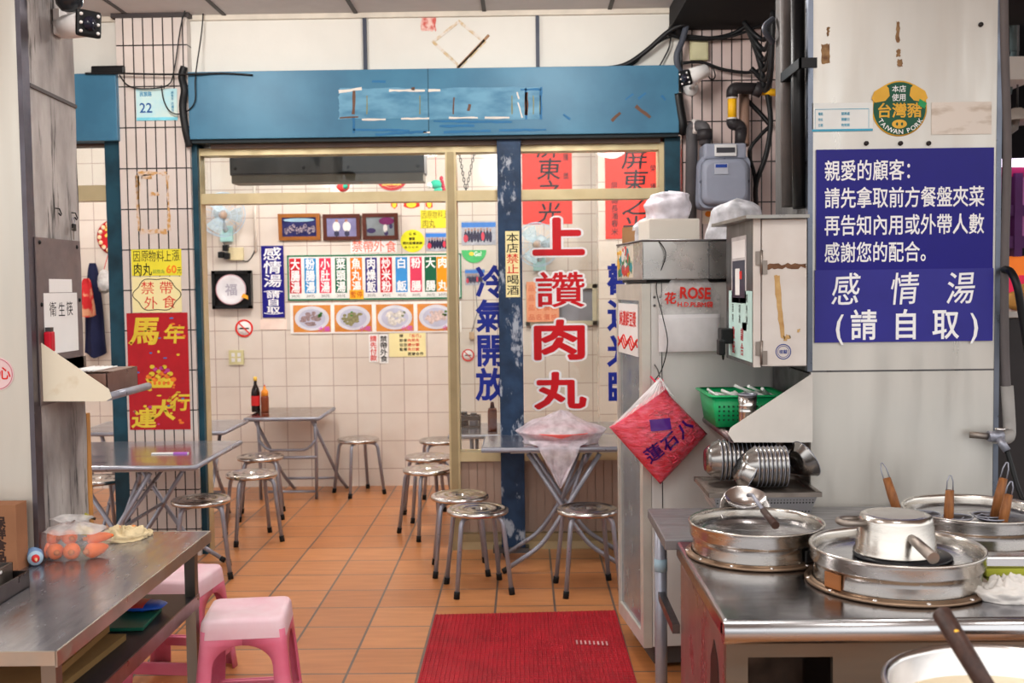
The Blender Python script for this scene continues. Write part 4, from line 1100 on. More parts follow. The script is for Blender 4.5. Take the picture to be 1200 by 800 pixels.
# dining room tables
H3 = .66
yF3 = 7.92; yR3 = 8.58
xa, xb = at(287, 484, yF3).x, at(373, 484, yF3).x
o = thing('folding_table', 'steel dining room table with two sauce bottles against the tiled wall', 'table', (0, 0, 0))
top = MB(); sk = (at(391, 467, yR3).x - xb)*.75
top.prism([(xa, yF3), (xb, yF3), (xb+sk, yR3), (xa+sk, yR3)], H3-.03, H3, 'z'); top.build('table_top', steel('table_top_inner', (170, 158, 152), .2, (1, 4, 1), 4), o)
MB().tube([(xa, yF3, H3-.015), (xb, yF3, H3-.015), (xb+sk, yR3, H3-.015), (xa+sk, yR3, H3-.015)], .015, 8, close=True).build('edge_rim', S_TUBE, o)
for s, xx, xo in ((0, xa+.08, sk*.5), (1, xb-.04, sk*.2)):
    p1 = arc_pts([(xx, yF3+.06, H3-.03), (xx+.0, yF3+.10, .38), (xx-.03, yF3+.22, .0)], .1, 5)
    p2 = arc_pts([(xx-.02+xo*.2, yF3+.06, H3-.03), (xx+.08, yR3-.12, .12), (xx+.14, yR3-.02, .0)], .1, 5)
    MB().tube(p1, .013, 8).build('leg', S_TUBE, o); MB().tube(p2, .013, 8).build('leg', S_TUBE, o)
tb([(xa+.08, yF3+.10, .34), (xb-.04, yF3+.10, .34)], .012, 8).build('stretcher', S_TUBE, o); m_ = MB(); m_.tube(arc_pts([(xa+.08, yF3+.08, .48), (xa+.14, yF3+.08, .40), (xb-.10, yF3+.08, .40), (xb-.04, yF3+.08, .48)], .05), .010, 8).build('stretcher', S_TUBE, o)
tb([(xa+.10, yF3+.2, .06), (xb-.07, yF3+.2, .06)], .010, 8).build('stretcher', S_TUBE, o); tb([(xa+.16, yR3-.1, .10), (xb+.04, yR3-.1, .10)], .010, 8).build('stretcher', S_TUBE, o)
T_IN = o
# narrow table end showing in the doorway
a = gz(291, 491, .68)
fold_table('dining table end showing past the doorway beside the tiled pillar', (a.x-.5, a.y-.33, 0), 0, 1.0, .60, .68)

# bottles
def lathe_thing(name, label, cat, loc, parts, group=None, n=20, rot=None):
    o = thing(name, label, cat, loc, 0, group)
    if rot: o.rotation_euler = rot
    for nm, prof, mat in parts: MB().lathe(prof, n).build(nm, mat, o)
    return o
SOY = P('soy_glass', 30, 16, 14, .12); 
c = gz(324, 471, H3)
b1 = lathe_thing('soy_sauce_bottle', 'dark glass sauce bottle with red label and yellow cap on interior table', 'bottle', (c.x, 8.3, H3),
    [('glass_body', [(0, 0), (.032, 0), (.034, .01), (.034, .15), (.028, .18), (.013, .215), (.012, .255), (0, .255)], SOY), ('cap', [(0, .275), (.014, .275), (.015, .245), (.0, .245)], P('cap_yellow', 230, 190, 80, .4)),
     ('label', [(.0345, .05), (.0347, .052), (.0347, .125), (.0345, .127)], P('label_red', 206, 40, 40, .5))])
c = gz(335, 470, H3)
b2 = lathe_thing('chili_sauce_bottle', 'brown plastic sauce bottle with orange top beside dark glass bottle', 'bottle', (c.x+.005, 8.3, H3),
    [('body', [(0, 0), (.03, 0), (.031, .01), (.031, .11), (.028, .125), (0, .125)], P('sauce_brown', 120, 56, 30, .3)), ('top', [(.0, .125), (.029, .125), (.029, .155), (.02, .17), (.012, .175), (.008, .2), (0, .2)], P('sauce_orange', 232, 140, 40, .35)), ('nozzle_tip', [(0, .2), (.006, .2), (.004, .212), (0, .212)], P('label_red', 206, 40, 40, .5))])
# table inside the window with a bottle on it, seen through the pane
yI = 6.70
tin = fold_table('dining table just inside the window seen through the narrow pane', (at(640, 500, 7.0).x, 7.02, 0), 0, 1.25, .58, .68)
c = at(577, 483, 6.9)
lathe_thing('brown_sauce_bottle', 'brown sauce bottle behind the blue post on table inside the window', 'bottle', (c.x, 6.9, .68), [('body', [(0, 0), (.03, 0), (.031, .01), (.031, .13), (.026, .15), (0, .15)], P('sauce_brown', 120, 56, 30, .3)), ('cap', [(0, .15), (.016, .15), (.01, .19), (0, .19)], P('sauce_cap_dark', 90, 40, 30, .4))])
c = at(549, 483, 7.1)
o = thing('condiment_rack', 'dark condiment rack on table behind the narrow pane', 'rack', (c.x, 7.1, .68))
m_ = MB(); m_.box(-.08, .08, -.05, .05, 0, .01); m_.box(-.08, .08, -.05, -.04, .05, .08); m_.box(-.08, .08, .04, .05, .05, .08); m_.box(-.08, -.07, -.05, .05, 0, .08); m_.box(.07, .08, -.05, .05, 0, .08); m_.build('frame', P('rack_brown', 70, 60, 56, .4), o)
lathe_thing('sauce_jar', 'small dark jar standing in the condiment rack behind the pane', 'jar', (c.x-.03, 7.1, .69), [('jar', [(0, 0), (.03, 0), (.03, .07), (.02, .08), (0, .08)], SOY), ('lid', [(0, .095), (.022, .095), (.022, .08), (0, .08)], S_DARK)])
lathe_thing('sauce_jar', 'steel lidded jar standing beside dark jar in condiment rack', 'jar', (c.x+.035, 7.1, .69), [('jar', [(0, 0), (.03, 0), (.03, .06), (.02, .07), (0, .07)], S_TUBE), ('lid', [(0, .085), (.022, .085), (.022, .07), (0, .07)], S_DARK)])

# wrapped plate on the folding table
c = gz(657, 514, H_)
cx_, cy_ = at(657, 505, 6.08).x, 6.08
o = thing('plastic_wrapped_plate', 'red plate under a white plastic bag hanging over the table edge', 'plate', (cx_, cy_, H_))
MB().lathe([(0, .03), (.10, .03), (.215, .075), (.22, .073), (.12, .0), (0, 0)], 36).build('plate', P('plate_coral', 226, 96, 90, .4), o)
MB().lathe([(0, .07), (.06, .085), (.12, .072), (.15, .055), (.10, .03), (0, .03)], 24).build('food', M('food_pale', (216, 200, 190), .6, var=.2, scale=30), o)
def wrap(u, v):
    a = 2*PI*u
    if v < .55:
        t = v/.55; r_ = .21*t
        z = .135*(1-t**1.6) + .065*t + .035*max(0, 1-3*t)
    else:
        t = (v-.55)/.45; r_ = .21 - .035*math.sin(t*PI*.5); z = .065 - .062*t
    nz_ = mnoise.noise(Vector((math.cos(a)*2.2, math.sin(a)*2.2, v*4)))
    r_ *= 1 + .08*nz_ + .03*math.sin(13*a)*v; z += .018*nz_*(1-v)
    return (r_*math.cos(a), r_*math.sin(a)*.93, max(.004, z))
FILM_W = film('wrap_film', (232, 222, 232), .52, .3)
S_ = 1.22
w1 = MB().grid(lambda u, v: (lambda p_: (p_[0]*S_, p_[1]*1.05, p_[2]*1.08))(wrap(u, v)), 60, 26); w1.build('plastic_bag', FILM_W, o)
ed = -(cy_-yF)
def tail(u, v):
    x = -.02 + (u-.5)*(.33*(1-v)**.9+.004) + .05*v*.2
    y_ = -.17 + (ed-.030+.17)*min(1, v*3) - .008*math.sin(u*14)*min(1, v*3)
    z = (.03*(1-min(1, v*3)) + .006) - max(0, v-.33)*.34
    x += .012*mnoise.noise(Vector((u*4, v*5, 2)))
    return (x, y_-.012*mnoise.noise(Vector((u*6, v*3, 5)))-.006, z)
w2 = MB().grid(tail, 24, 24); w2.build('bag_tail', FILM_W, o)

# chopstick sleeve on the mid left table
p0, p1 = gz(178, 532, H2), gz(222, 531, H2)
o = thing('wrapped_chopsticks', 'white paper wrapped chopsticks with purple print on the left table', 'chopsticks', (p0.x, p0.y, H2))
L0 = p1.x-p0.x
MB().box(0, L0, -.012, .012, .0005, .008, bev=.002).build('paper_sleeve', PAPER, o); MB().box(L0*.6, L0*.98, -.0125, .0125, .0004, .0085).build('print', P('print_violet', 170, 100, 190, .6), o)
# red mat
pts = [gz(510, 722, 0), gz(721, 717, 0), gz(752, 822, 0), gz(483, 826, 0)]
def matf(u, v):
    a = pts[0].lerp(pts[1], u); b = pts[3].lerp(pts[2], u); p = a.lerp(b, v)
    return (p.x, p.y, .009 + .0015*mnoise.noise(Vector((u*4, v*4, 0))))
MATM = M('mat_red', (160, 16, 32), .55, var=.25, scale=7)
m_ = MB().grid(matf, 12, 12); m_.prism([(p.x, p.y) for p in pts], .0, .006, 'z')
o = m_.build('door_mat', MATM); tag(o, 'red ribbed rubber mat on the tiled floor beside the fridge', 'mat')
# ribs on the mat
ribs = MB()
for k in range(46):
    u = (k+.5)/46
    a = pts[0].lerp(pts[1], u); b = pts[3].lerp(pts[2], u)
    ribs.tube([(a.x, a.y, .0095), (b.x, b.y, .0095)], .0032, 4, cap=False)
for k in range(40):
    v = (k+.5)/40
    a = pts[0].lerp(pts[3], v); b = pts[1].lerp(pts[2], v)
    ribs.tube([(a.x, a.y, .0085), (b.x, b.y, .0085)], .0026, 4, cap=False)
ribs.build('ribs', M('mat_rib', (166, 22, 38), .55, var=.35, scale=8), o)
wr = MB()
for k in range(8):
    c = gz(676+5*k, 755+.2*k, 0); wr.box(c.x-.004, c.x+.004, c.y-.03, c.y+.02, .0125, .0135)
wr.build('worn_marks', P('mat_worn', 196, 150, 150, .7), o)
# ------------------------------------------------------------------ left foreground: preparation table
HT = .72
c_rr = gz(253, 622, HT); c_rf = gz(56, 763, HT)
xT = (c_rr.x + c_rf.x)/2
yTf, yTr = c_rf.y, c_rr.y
o = thing('preparation_table', 'long stainless preparation table with a lower shelf in the left foreground', 'table', (xT, yTf, 0))
DT = yTr-yTf; WT_ = 1.35
TT = steel('prep_top', (166, 164, 170), .2, (5, 1, 1), 4, .15, metal=.85)
MB().box(-WT_, 0, 0, DT, HT-.006, HT).build('table_top', TT, o)
e_ = MB(); e_.box(-WT_, 0, -.003, .002, HT-.036, HT+.0005); e_.box(-.002, .003, -.003, DT, HT-.040, HT+.0005); e_.box(-WT_, 0, DT-.002, DT+.003, HT-.04, HT+.0005)
e_.build('edge_strip', steel('edge_pale', (190, 186, 176), .35), o)
SHZ = .50
MB().box(-WT_, -.03, .06, DT-.06, SHZ-.008, SHZ).build('lower_shelf', P('shelf_dark', 36, 34, 38, .35), o)
e_ = MB(); e_.box(-.034, -.028, .06, DT-.06, SHZ-.045, SHZ+.002); e_.build('shelf_edge', steel('shelf_edge', (150, 128, 126), .35), o)
for x, y_ in ((-.05, .08), (-.05, DT-.08), (-WT_+.05, .08), (-WT_+.05, DT-.08)):
    MB().box(x-.019, x+.019, y_-.019, y_+.019, 0, HT-.006).build('leg', steel('leg_steel', (140, 134, 126), .38, (1, 1, .2)), o)
PREP = o
# cardboard sheets and packets on the lower shelf
def flatbox(name, label, cat, cx_, cy_, z, w_, d_, h_, rz, mat, bev=.0):
    o = MB().box(-w_/2, w_/2, -d_/2, d_/2, 0, h_, bev=bev).build(name, mat)
    o.location = (cx_, cy_, z); o.rotation_euler = (0, 0, rz); return tag(o, label, cat)
CARD2 = P('card_olive', 138, 108, 66, .85)
flatbox('cardboard_sheet', 'lower flat cardboard sheet on the preparation table shelf', 'cardboard', xT-.42, yTf+.42, SHZ+.001, .60, .66, .02, -.04, CARD2)
flatbox('cardboard_sheet', 'upper flat cardboard sheet lying on another under the table top', 'cardboard', xT-.47, yTf+.40, SHZ+.023, .62, .70, .02, .02, P('card_brown', 150, 112, 68, .85))
flatbox('green_tray', 'flat dark green tray on the shelf below the blue packet', 'tray', xT-.22, yTf+.93, SHZ+.001, .26, .22, .012, .05, P('tray_green', 24, 88, 70, .4), .003)
def packet(name, label, loc, w_, d_, h_, mat, mat2):
    def f(u, v):
        a = 2*PI*v; k = math.sin(PI*u)**.45
        return ((u-.5)*w_, math.cos(a)*d_/2*(.5+.5*k) + .006*mnoise.noise(Vector((u*7, v*5, 1))), h_/2 + math.sin(a)*h_/2*k*(1+.3*mnoise.noise(Vector((u*9, v*6, 3)))))
    o = MB().grid(f, 18, 16).build(name, mat); o.location = loc; tag(o, label, 'packet')
    MB().grid(lambda u, v: tuple(Vector(f(.3+.35*u, .05+.4*v)) + Vector((0, 0, .0015))), 8, 8).build('label', mat2, o)
    return o
packet('snack_packet', 'crinkled blue packet with red patch on the lower shelf', (xT-.16, yTf+1.02, SHZ+.014), .17, .11, .03, P('packet_blue', 24, 70, 160, .3), P('packet_red', 186, 60, 50, .4))

# carrots in a bag
cb = gz(80, 655, HT)
def carrot(label, loc, rot, L_, r_):
    o = thing('carrot', label, 'carrot', loc, 0, 'carrots in the plastic bag'); o.rotation_euler = rot
    MB().lathe([(0, 0), (r_*.7, .004), (r_, .015), (r_*.96, L_*.35), (r_*.7, L_*.7), (r_*.25, L_*.96), (0, L_)], 14).build('root', M('carrot_orange', (236, 112, 44), .5, var=.12, scale=30), o)
    MB().lathe([(0, -.012), (r_*.3, -.01), (r_*.4, .004), (0, .006)], 8).build('stem_end', P('carrot_stem', 196, 110, 50, .7), o)
    return o
CAR = [(-.062, -.035, .028, 2.6, .08, .027, 'leftmost carrot at the bag end nearest the sauce bottle'), (-.028, -.052, .028, 2.2, .09, .027, 'second carrot from the left in the front of the clear bag'),
       (.022, -.056, .029, 1.9, .09, .028, 'carrot in the front middle of the clear bag on table'), (.068, -.040, .027, 1.1, .09, .026, 'carrot at the right front of the clear bag on table'),
       (-.045, .0, .066, 2.9, .09, .025, 'carrot lying on top of others in the clear bag, left one'), (.01, -.02, .068, 2.3, .09, .025, 'carrot lying on top of others in the clear bag, middle one'), (.055, -.01, .064, .6, .09, .020, 'carrot lying on top of others in the clear bag, right one')]
for dx, dy, dz, az, L_, r_, lb in CAR:   # (dx, dy): blunt end, turned to the street side; the tip points away by az
    carrot(lb, (cb.x+dx, cb.y+.03+dy, HT+dz), (PI/2, 0, az+PI/2) if False else (-PI/2, 0, az-PI/2), L_, r_)
def bagf(u, v):
    a = 2*PI*u
    r_ = [(.0, .0), (.10, 0), (.122, .025), (.122, .055), (.10, .088), (.055, .112), (.03, .12), (.04, .126), (.07, .134)]
    t = v*(len(r_)-1); i = min(int(t), len(r_)-2); f_ = t-i
    R_ = r_[i][0]*(1-f_)+r_[i+1][0]*f_; z = r_[i][1]*(1-f_)+r_[i+1][1]*f_
    n_ = mnoise.noise(Vector((math.cos(a)*2, math.sin(a)*2, v*5)))
    R_ *= 1 + .12*n_ + (.05*math.sin(9*a) if v > .5 else 0)
    return (R_*math.cos(a)*1.02, R_*math.sin(a)*.72, max(.0015, z + .012*n_*min(1, v*3)))
o = MB().grid(lambda u, v: bagf(u, v*.5), 48, 18).build('carrot_bag', film('carrot_film', (240, 236, 234), .12, .2, .5)); MB().grid(lambda u, v: bagf(u, .5+v*.5), 48, 20).build('bag_neck', film('carrot_neck', (238, 234, 232), .42, .3), o); o.location = (cb.x+.005, cb.y+.03, HT); tag(o, 'clear knotted plastic bag of carrots on the stainless preparation table', 'bag')
# green fruit behind the bag
def bananaf(name, label, loc, rz, mat):
    o = thing(name, label, 'banana', loc, rz, 'bananas behind the carrot bag')
    pth = [(-.07, 0, .02), (-.04, .0, .035), (0, 0, .042), (.04, 0, .035), (.07, 0, .02)]
    MB().tube(pth, [.008, .017, .019, .017, .008], 8).build('fruit', mat, o); MB().tube([(.07, 0, .02), (.095, 0, .01)], [.006, .005], 6).build('stem', P('stem_dark', 60, 44, 30, .7), o)
BAN = M('banana_green', (200, 180, 60), .5, col2=(150, 160, 50), scale=12)
cc_ = gz(76, 632, HT)
bananaf('banana', 'green tipped banana lying behind the bag close to pillar', (cc_.x, cc_.y+.03, HT+.05), .4, BAN)
bananaf('banana', 'yellow banana end poking out beside the bag, toward beige cloth', (cc_.x+.06, cc_.y-.02, HT), -.3, P('banana_yellow', 220, 186, 80, .5))
b0 = cb
# bottle lying with its tip to the viewer
c = gz(46, 663, HT)
o = thing('squeeze_bottle', 'squeeze bottle lying with red cap and cream nozzle facing out', 'bottle', (c.x-.012, c.y+.0, HT+.028), .5)
T = Matrix.Rotation(PI/2, 4, 'X')
MB().lathe([(0, -.13), (.024, -.13), (.027, -.12), (.027, -.02), (.02, -.005), (0, -.005)], 18, T).build('body', P('bottle_blue', 120, 150, 190, .35), o)
MB().lathe([(0, -.004), (.022, -.004), (.024, .008), (.0, .010)], 18, T).build('collar', P('collar_pale', 170, 196, 214, .35), o)
MB().lathe([(0, .009), (.013, .009), (.012, .022), (0, .024)], 14, T).build('cap', P('cap_red', 206, 44, 44, .4), o); MB().lathe([(0, .023), (.005, .023), (.003, .045), (0, .046)], 10, T).build('nozzle', P('nozzle_cream', 230, 200, 150, .5), o)
# crumpled cloth
def rag(name, label, loc, rx, ry, rz_, seed, mat, mat2=None, rot=0, cat='cloth'):
    def f(u, v):
        a = 2*PI*u; t = v
        n1 = mnoise.fractal(Vector((math.cos(a)*1.6, math.sin(a)*1.6, t*3+seed)), 1.0, 2.0, 4)
        R_ = math.sin(min(1, t*1.25)*PI/2) * (1 + .22*n1)
        z = (math.cos(t*PI/2)**.8)*(1+.55*n1) + .12*math.sin(14*R_+3*math.cos(a+seed))*math.cos(t*PI/2)
        return (rx*R_*math.cos(a), ry*R_*math.sin(a), max(.001, rz_*z))
    o = MB().grid(f, 64, 28).build(name, mat); o.location = loc; o.rotation_euler = (0, 0, rot); tag(o, label, cat)
    if mat2: MB().grid(lambda u, v: tuple(Vector(f(.16+.16*u, .18+.3*v)) + Vector((0, 0, .002))), 12, 8).build('orange_stripe', mat2, o)
    return o
c = gz(144, 631, HT)
rag('crumpled_rag', 'crumpled beige rag with an orange stripe at the table rear edge', (c.x, c.y, HT), .088, .07, .036, 3, M('rag_beige', (216, 196, 156), .9, var=.14, scale=20, bump=.4, bscale=60), P('rag_orange', 226, 150, 90, .9))
c2 = gz(167, 627, HT)
rag('crumpled_rag', 'small beige fold of cloth right of larger orange striped rag', (c2.x, c2.y, HT), .035, .03, .02, 9, M('rag_beige', (216, 196, 156), .9, var=.14, scale=20, bump=.4, bscale=60))
# steel trays at the left edge, cardboard carton
def open_tray(mb, w_, d_, h_, t=.004, fl=.012):
    mb.box(-w_/2, w_/2, -d_/2, d_/2, 0, t)
    mb.box(-w_/2, w_/2, -d_/2, -d_/2+t, 0, h_); mb.box(-w_/2, w_/2, d_/2-t, d_/2, 0, h_); mb.box(-w_/2, -w_/2+t, -d_/2, d_/2, 0, h_); mb.box(w_/2-t, w_/2, -d_/2, d_/2, 0, h_)
    return mb
c = gz(33, 688, HT)
o = open_tray(MB(), .46, .34, .05).build('steel_tray', S_DARK); o.location = (c.x-.23, c.y-.16, HT); tag(o, 'dark steel tray cut off by the photo edge on preparation table', 'tray')
trx, try_ = c.x-.23, c.y-.16
o = thing('steel_pan', 'rectangular steel pan standing in the dark tray at left edge', 'pan', (trx+.08, try_+.05, HT+.006)); open_tray(MB(), .22, .2, .075).build('pan', S_OLD, o); MB().box(.08, .112, -.03, .03, .06, .068).build('clip', WHITE_P, o)
lathe_thing('steel_canister', 'round steel canister rising above the pan at photo left edge', 'canister', (trx+.09, try_+.055, HT+.012), [('body', [(0, 0), (.065, 0), (.068, .004), (.068, .105), (0, .105)], S_TUBE), ('rim', [(.066, .105), (.072, .105), (.072, .114), (.05, .116), (0, .108)], S_SEAT)])
x0, x1, z0, z1 = rect(-30, 591, 20, 664, 3.38)
o = thing('cardboard_carton', 'brown cardboard carton with black print against the west cladding', 'box', (x1-.3, 3.38, HT))
MB().box(0, .3, 0, .075, 0, z1-HT).build('carton', P('carton_brown', 150, 102, 72, .85), o)
L_ = Let(); L_.col('保鮮食品', .225, .265, .03, .18, .05); L_.build('print', P('carton_print', 60, 40, 34, .8), o, .0005)

# ------------------------------------------------------------------ pink plastic stools
PINK = M('plastic_pink', (224, 130, 154), .38, col2=(206, 92, 122), scale=5, thr=(.3, .7), bump=.04, bscale=120)
PINKT = M('plastic_pink_worn', (228, 206, 212), .42, col2=(218, 166, 180), scale=4, thr=(.3, .62))
def pink_stool(label, loc, rz):
    o = thing('plastic_stool', label, 'stool', loc, rz, 'pink plastic stools')
    H = .45; ht, hb = .146, .19          # half widths at the top and at the floor
    half = lambda z: hb + (ht-hb)*(z/H)
    def rsq(h, r_, z, n=5):
        pts_ = []
        for k, (sx_, sy_) in enumerate(((1, 1), (-1, 1), (-1, -1), (1, -1))):
            for j in range(n+1):
                a = k*PI/2 + j*PI/2/n
                pts_.append((sx_*(h-r_) + r_*math.cos(a), sy_*(h-r_) + r_*math.sin(a), z))
        return pts_
    m_ = MB()
    m_.loft([rsq(half(.382)+.0005, .035, .382), rsq(half(.41)+.0005, .035, .41), rsq(half(.435), .034, .435), rsq(ht-.006, .030, .447), rsq(ht-.022, .024, .45), rsq(.10, .022, .448), rsq(.03, .02, .4485), rsq(.022, .02, .4455)], cap=False)
    m_.add(rsq(.022, .02, .4455), [list(range(24))]); m_.build('seat', PINKT, o)
    # four corner legs, each an L that flares into the arch at the top and narrows below
    def leg(sx_, sy_):
        rings = []
        for z in (.41, .36, .358, .354, .348, .341, .333, .324, .314, .302, .285, .24, .19, .13, .07, .0):
            h = half(z)-.0015
            t = z/.41
            wd = .050 + .016*(1-t)
            sA_ = min(1, max(0, (z-.285)/.075)); wd = wd + (h*.9995-wd)*(1-math.sqrt(max(0, 1-sA_*sA_))); th = .007; rr = .026
            out = []; inn = []
            # outer contour from the far end of the x side, round the corner, to the far end of the y side
            out.append((h, h-wd)); 
            for j in range(6):
                a = j*PI/2/5; out.append((h-rr+rr*math.cos(a), h-rr+rr*math.sin(a)))
            out.append((h-wd, h))
            inn.append((h-wd, h-th))
            for j in range(5, -1, -1):
                a = j*PI/2/5; r2 = rr-th; inn.append((h-rr+r2*math.cos(a), h-rr+r2*math.sin(a)))
            inn.append((h-th, h-wd))
            rings.append([(sx_*a, sy_*b, z) for a, b in out+inn])
        return MB().loft(rings)
    for sx_ in (1, -1):
        for sy_ in (1, -1): leg(sx_, sy_).build('leg', PINK, o)
    for k in range(4):
        a = k*PI/2; R_ = Matrix.Rotation(a, 4, 'Z'); z = .10; h = half(z)
        q = MB(); q.box(-h+.04, h-.04, h-.012, h-.003, z-.024, z+.024, R_, bev=.003); q.box(-h+.045, h-.045, h-.03, h-.004, z+.012, z+.02, R_); q.build('stretcher', PINK, o)
    for k in range(4):   # vertical ribs on the legs
        pass
    return o
p = gz(293, 832, 0)
ps1 = pink_stool('pink plastic stool nearest the viewer with a faded pale top', (at(290, 712, 3.86).x, 3.86, 0), .12)
ps2 = pink_stool('pink plastic stool half under the stainless preparation table', (at(252, 667, 4.37).x-.16, 4.37, 0), -.1)

# ------------------------------------------------------------------ things on the west pillar
def flank(name, label, cat, q, mat, th=.003, proud=.001, X=None):
    """flat sheet on the pillar flank: q = left, top, right, bottom as measured; the left end is the one nearer the street"""
    X = PXR+.004 if X is None else X
    a = atx(q[0], (q[1]+q[3])/2, X); c = atx(q[2], (q[1]+q[3])/2, X)
    m = (a+c)/2; h = (q[3]-q[1])*m.y/FPX; wd = c.y-a.y
    zc_ = atx((q[0]+q[2])/2, (q[1]+q[3])/2, X).z
    o = MB().box(0, wd, -th, 0, 0, h).build(name, mat); o.location = (X+proud, a.y, zc_-h/2); o.rotation_euler = (0, 0, PI/2)
    tag(o, label, cat); return o, wd, h, -th-.0004
o, w_, h_, y = flank('steel_plate', 'brownish steel plate screwed to the concrete pillar behind the paper sign', 'plate', (43, 280, 95, 470), steel('plate_brown', (128, 116, 116), .42, (1, 1, 1), 6, .14, metal=.6), .004)
for u, v in ((.08, .97), (.92, .96), (.08, .6), (.94, .62)): MB().lathe([(0, -.006), (.006, -.004), (.008, 0)], 8, Matrix.Translation((w_*u, -.004, h_*v)) @ Matrix.Rotation(-PI/2, 4, 'X')).build('screw', BLACK, o)
o, w_, h_, y = flank('chopstick_sign', 'white paper sign reading hygienic chopsticks on the brown steel plate', 'sign', (50, 343, 89, 413), PAPER, .0015, .0055)
L_ = Let(); L_.row('衛生筷', w_*.12, w_*.88, h_*.60, h_*.86, 0, jit=.03); L_.build('lettering', INK, o, -y)
o, w_, h_, y = flank('blank_paper_slip', 'small blank white slip stuck above the chopstick sign', 'paper', (55.5, 327, 82, 342.5), PAPER, .0015, .0055)
c = atx(60, 412, PXR+.03); o = thing('gas_lighter', 'red lighter standing behind the cream shelf bracket by the paper sign', 'lighter', (PXR+.026, c.y, c.z))
MB().box(-.012, .012, -.018, .018, 0, .068, bev=.006).build('body', P('lighter_red', 196, 24, 44, .3), o); MB().box(-.009, .009, -.012, .012, .068, .082).build('metal_top', S_DARK, o)
LIGHT = o
def hook(px, py, label):
    c = atx(px, py, PXR+.004); X = c.x
    o = tb([(X, c.y, c.z+.012), (X+.014, c.y, c.z+.01), (X+.018, c.y+.006, c.z-.008), (X+.02, c.y-.006, c.z-.014), (X+.018, c.y-.016, c.z-.006)], .0025, 6).build('wall_hook', P('hook_dark', 44, 40, 40, .4, metal=.5)); return tag(o, label, 'hook', 'pillar hooks')
hook(65, 248, 'small dark hook on the pillar with nothing hanging'); hook(84, 253, 'small dark hook on the pillar carrying the keys')
c = atx(86, 266, PXR+.02); o = thing('key_bunch', 'bunch of keys hanging from the hook on the concrete pillar', 'keys', (PXR+.021, c.y, c.z), PI/2)
MB().tube([(.010*math.cos(2*PI*i/14), 0, .022+.012*math.sin(2*PI*i/14)) for i in range(14)], .0015, 5, close=True).build('ring', S_TUBE, o)
MB().box(-.014, .014, -.005, .003, -.014, .012, bev=.004).build('key_fob', BLACK, o); k_ = MB(); k_.box(-.010, -.004, -.003, -.001, -.045, -.010); k_.lathe([(0, -.001), (.009, -.001), (.009, .001), (0, .001)], 12, Matrix.Translation((-.006, -.002, -.008)) @ Matrix.Rotation(PI/2, 4, 'X')); k_.build('key', S_OLD, o)
# chopstick shelf: triangular end plate, floor, rolled lip, box of chopsticks
SHY = 3.54
tri = [at(q[0], q[1], SHY) for q in ((45, 399), (128, 456), (131, 466), (124, 470), (45, 470))]
b0_ = Vector((tri[4].x, SHY, tri[4].z))
o = thing('wall_shelf', 'steel wall shelf with a cream triangular end plate on the west pillar', 'shelf', tuple(b0_))
MB().prism([((p-b0_).x, (p-b0_).z) for p in tri], -.004, 0).build('end_plate', M('plate_cream', (226, 216, 194), .4, col2=(190, 160, 110), scale=5, thr=(.28, .45)), o)
xtip = tri[2].x-b0_.x
SHD = PW1-SHY+.03
MB().box(PXR-b0_.x+.006, xtip-.01, 0, SHD, .004, .010).build('shelf_floor', S_OLD, o)
MB().box(PXR-b0_.x+.005, PXR-b0_.x+.009, 0, PW1-SHY, .004, .13).build('back_plate', S_OLD, o)
MB().tube([(xtip-.014, .0, .012), (xtip-.014, SHD, .012)], .014, 12).build('rolled_lip', S_TUBE, o)
cz_ = b0_.z+.010
bx_ = PXR+.036
bw, bd, bh = (b0_.x+xtip-.034)-bx_, SHD-.10, .075
o2 = thing('chopstick_box', 'brown steel chopstick box on the west pillar shelf', 'box', (bx_, SHY+.05, cz_+.001))
open_tray(MB(), bw, bd, bh, .003).build('box_body', steel('box_brown', (140, 108, 98), .35, metal=.7), o2).location = (bw/2, bd/2, 0)
lid = MB().box(0, bw, .05, bd, 0, .003).build('lid', steel('lid_brown', (150, 124, 112), .3, metal=.7), o2); lid.location = (0, 0, bh+.001)
for k in range(6):
    q = tb([(bw*.2+.016*k, .02, bh+.009), (bw*.2+.016*k+.004, .22, bh+.009)], .0035, 6).build('wrapped_chopsticks', PAPER); q.location = (bx_, SHY+.05, cz_+.001)
    tag(q, 'white wrapped chopsticks lying along the brown steel box top', 'chopsticks', 'wrapped chopsticks on the steel box')

# ------------------------------------------------------------------ cameras
def cctv(label, px, py, Y, mount, aim, tilt, s=1.0, blackface=True):
    c = at(px, py, Y)
    o = thing('security_camera', label, 'security camera', (c.x, Y, c.z))
    R_ = Matrix.Rotation(aim, 4, 'Z') @ Matrix.Rotation(tilt, 4, 'X') @ Matrix.Diagonal((s, s, s, 1))
    # the barrel runs along +y behind its face
    m_ = MB(); m_.lathe([(0, .16), (.035, .16), (.040, .15), (.042, .0), (0, 0)], 24, R_ @ Matrix.Rotation(-PI/2, 4, 'X')); m_.build('barrel', WHITE_P, o)
    MB().box(-.044, .044, -.012, .004, -.044, .044, R_, bev=.010).build('face_plate', BLACK, o)
    ln = MB().lathe([(0, .0), (.022, 0), (.024, .004), (.0, .006)], 20, R_ @ Matrix.Translation((0, -.012, 0)) @ Matrix.Rotation(PI/2, 4, 'X')); ln.build('lens', P('lens_dark', 30, 30, 44, .08), o)
    led = MB()
    for x in (-.03, .03):
        for z in (-.028, 0, .028): led.lathe([(0, .005), (.005, .004), (.006, 0)], 8, R_ @ Matrix.Translation((x, -.012, z)) @ Matrix.Rotation(PI/2, 4, 'X'))
    led.build('leds', WHITE_P, o)
    mt = at(*mount, Y+.12) - c; 
    a0 = R_ @ Vector((0, .13, -.02))
    tb([a0, mt], .016*s, 10).build('arm', WHITE_P, o)
    return o, mt
cy_ = atx(66, 26, PXR).y
CAMY = cy_-.14
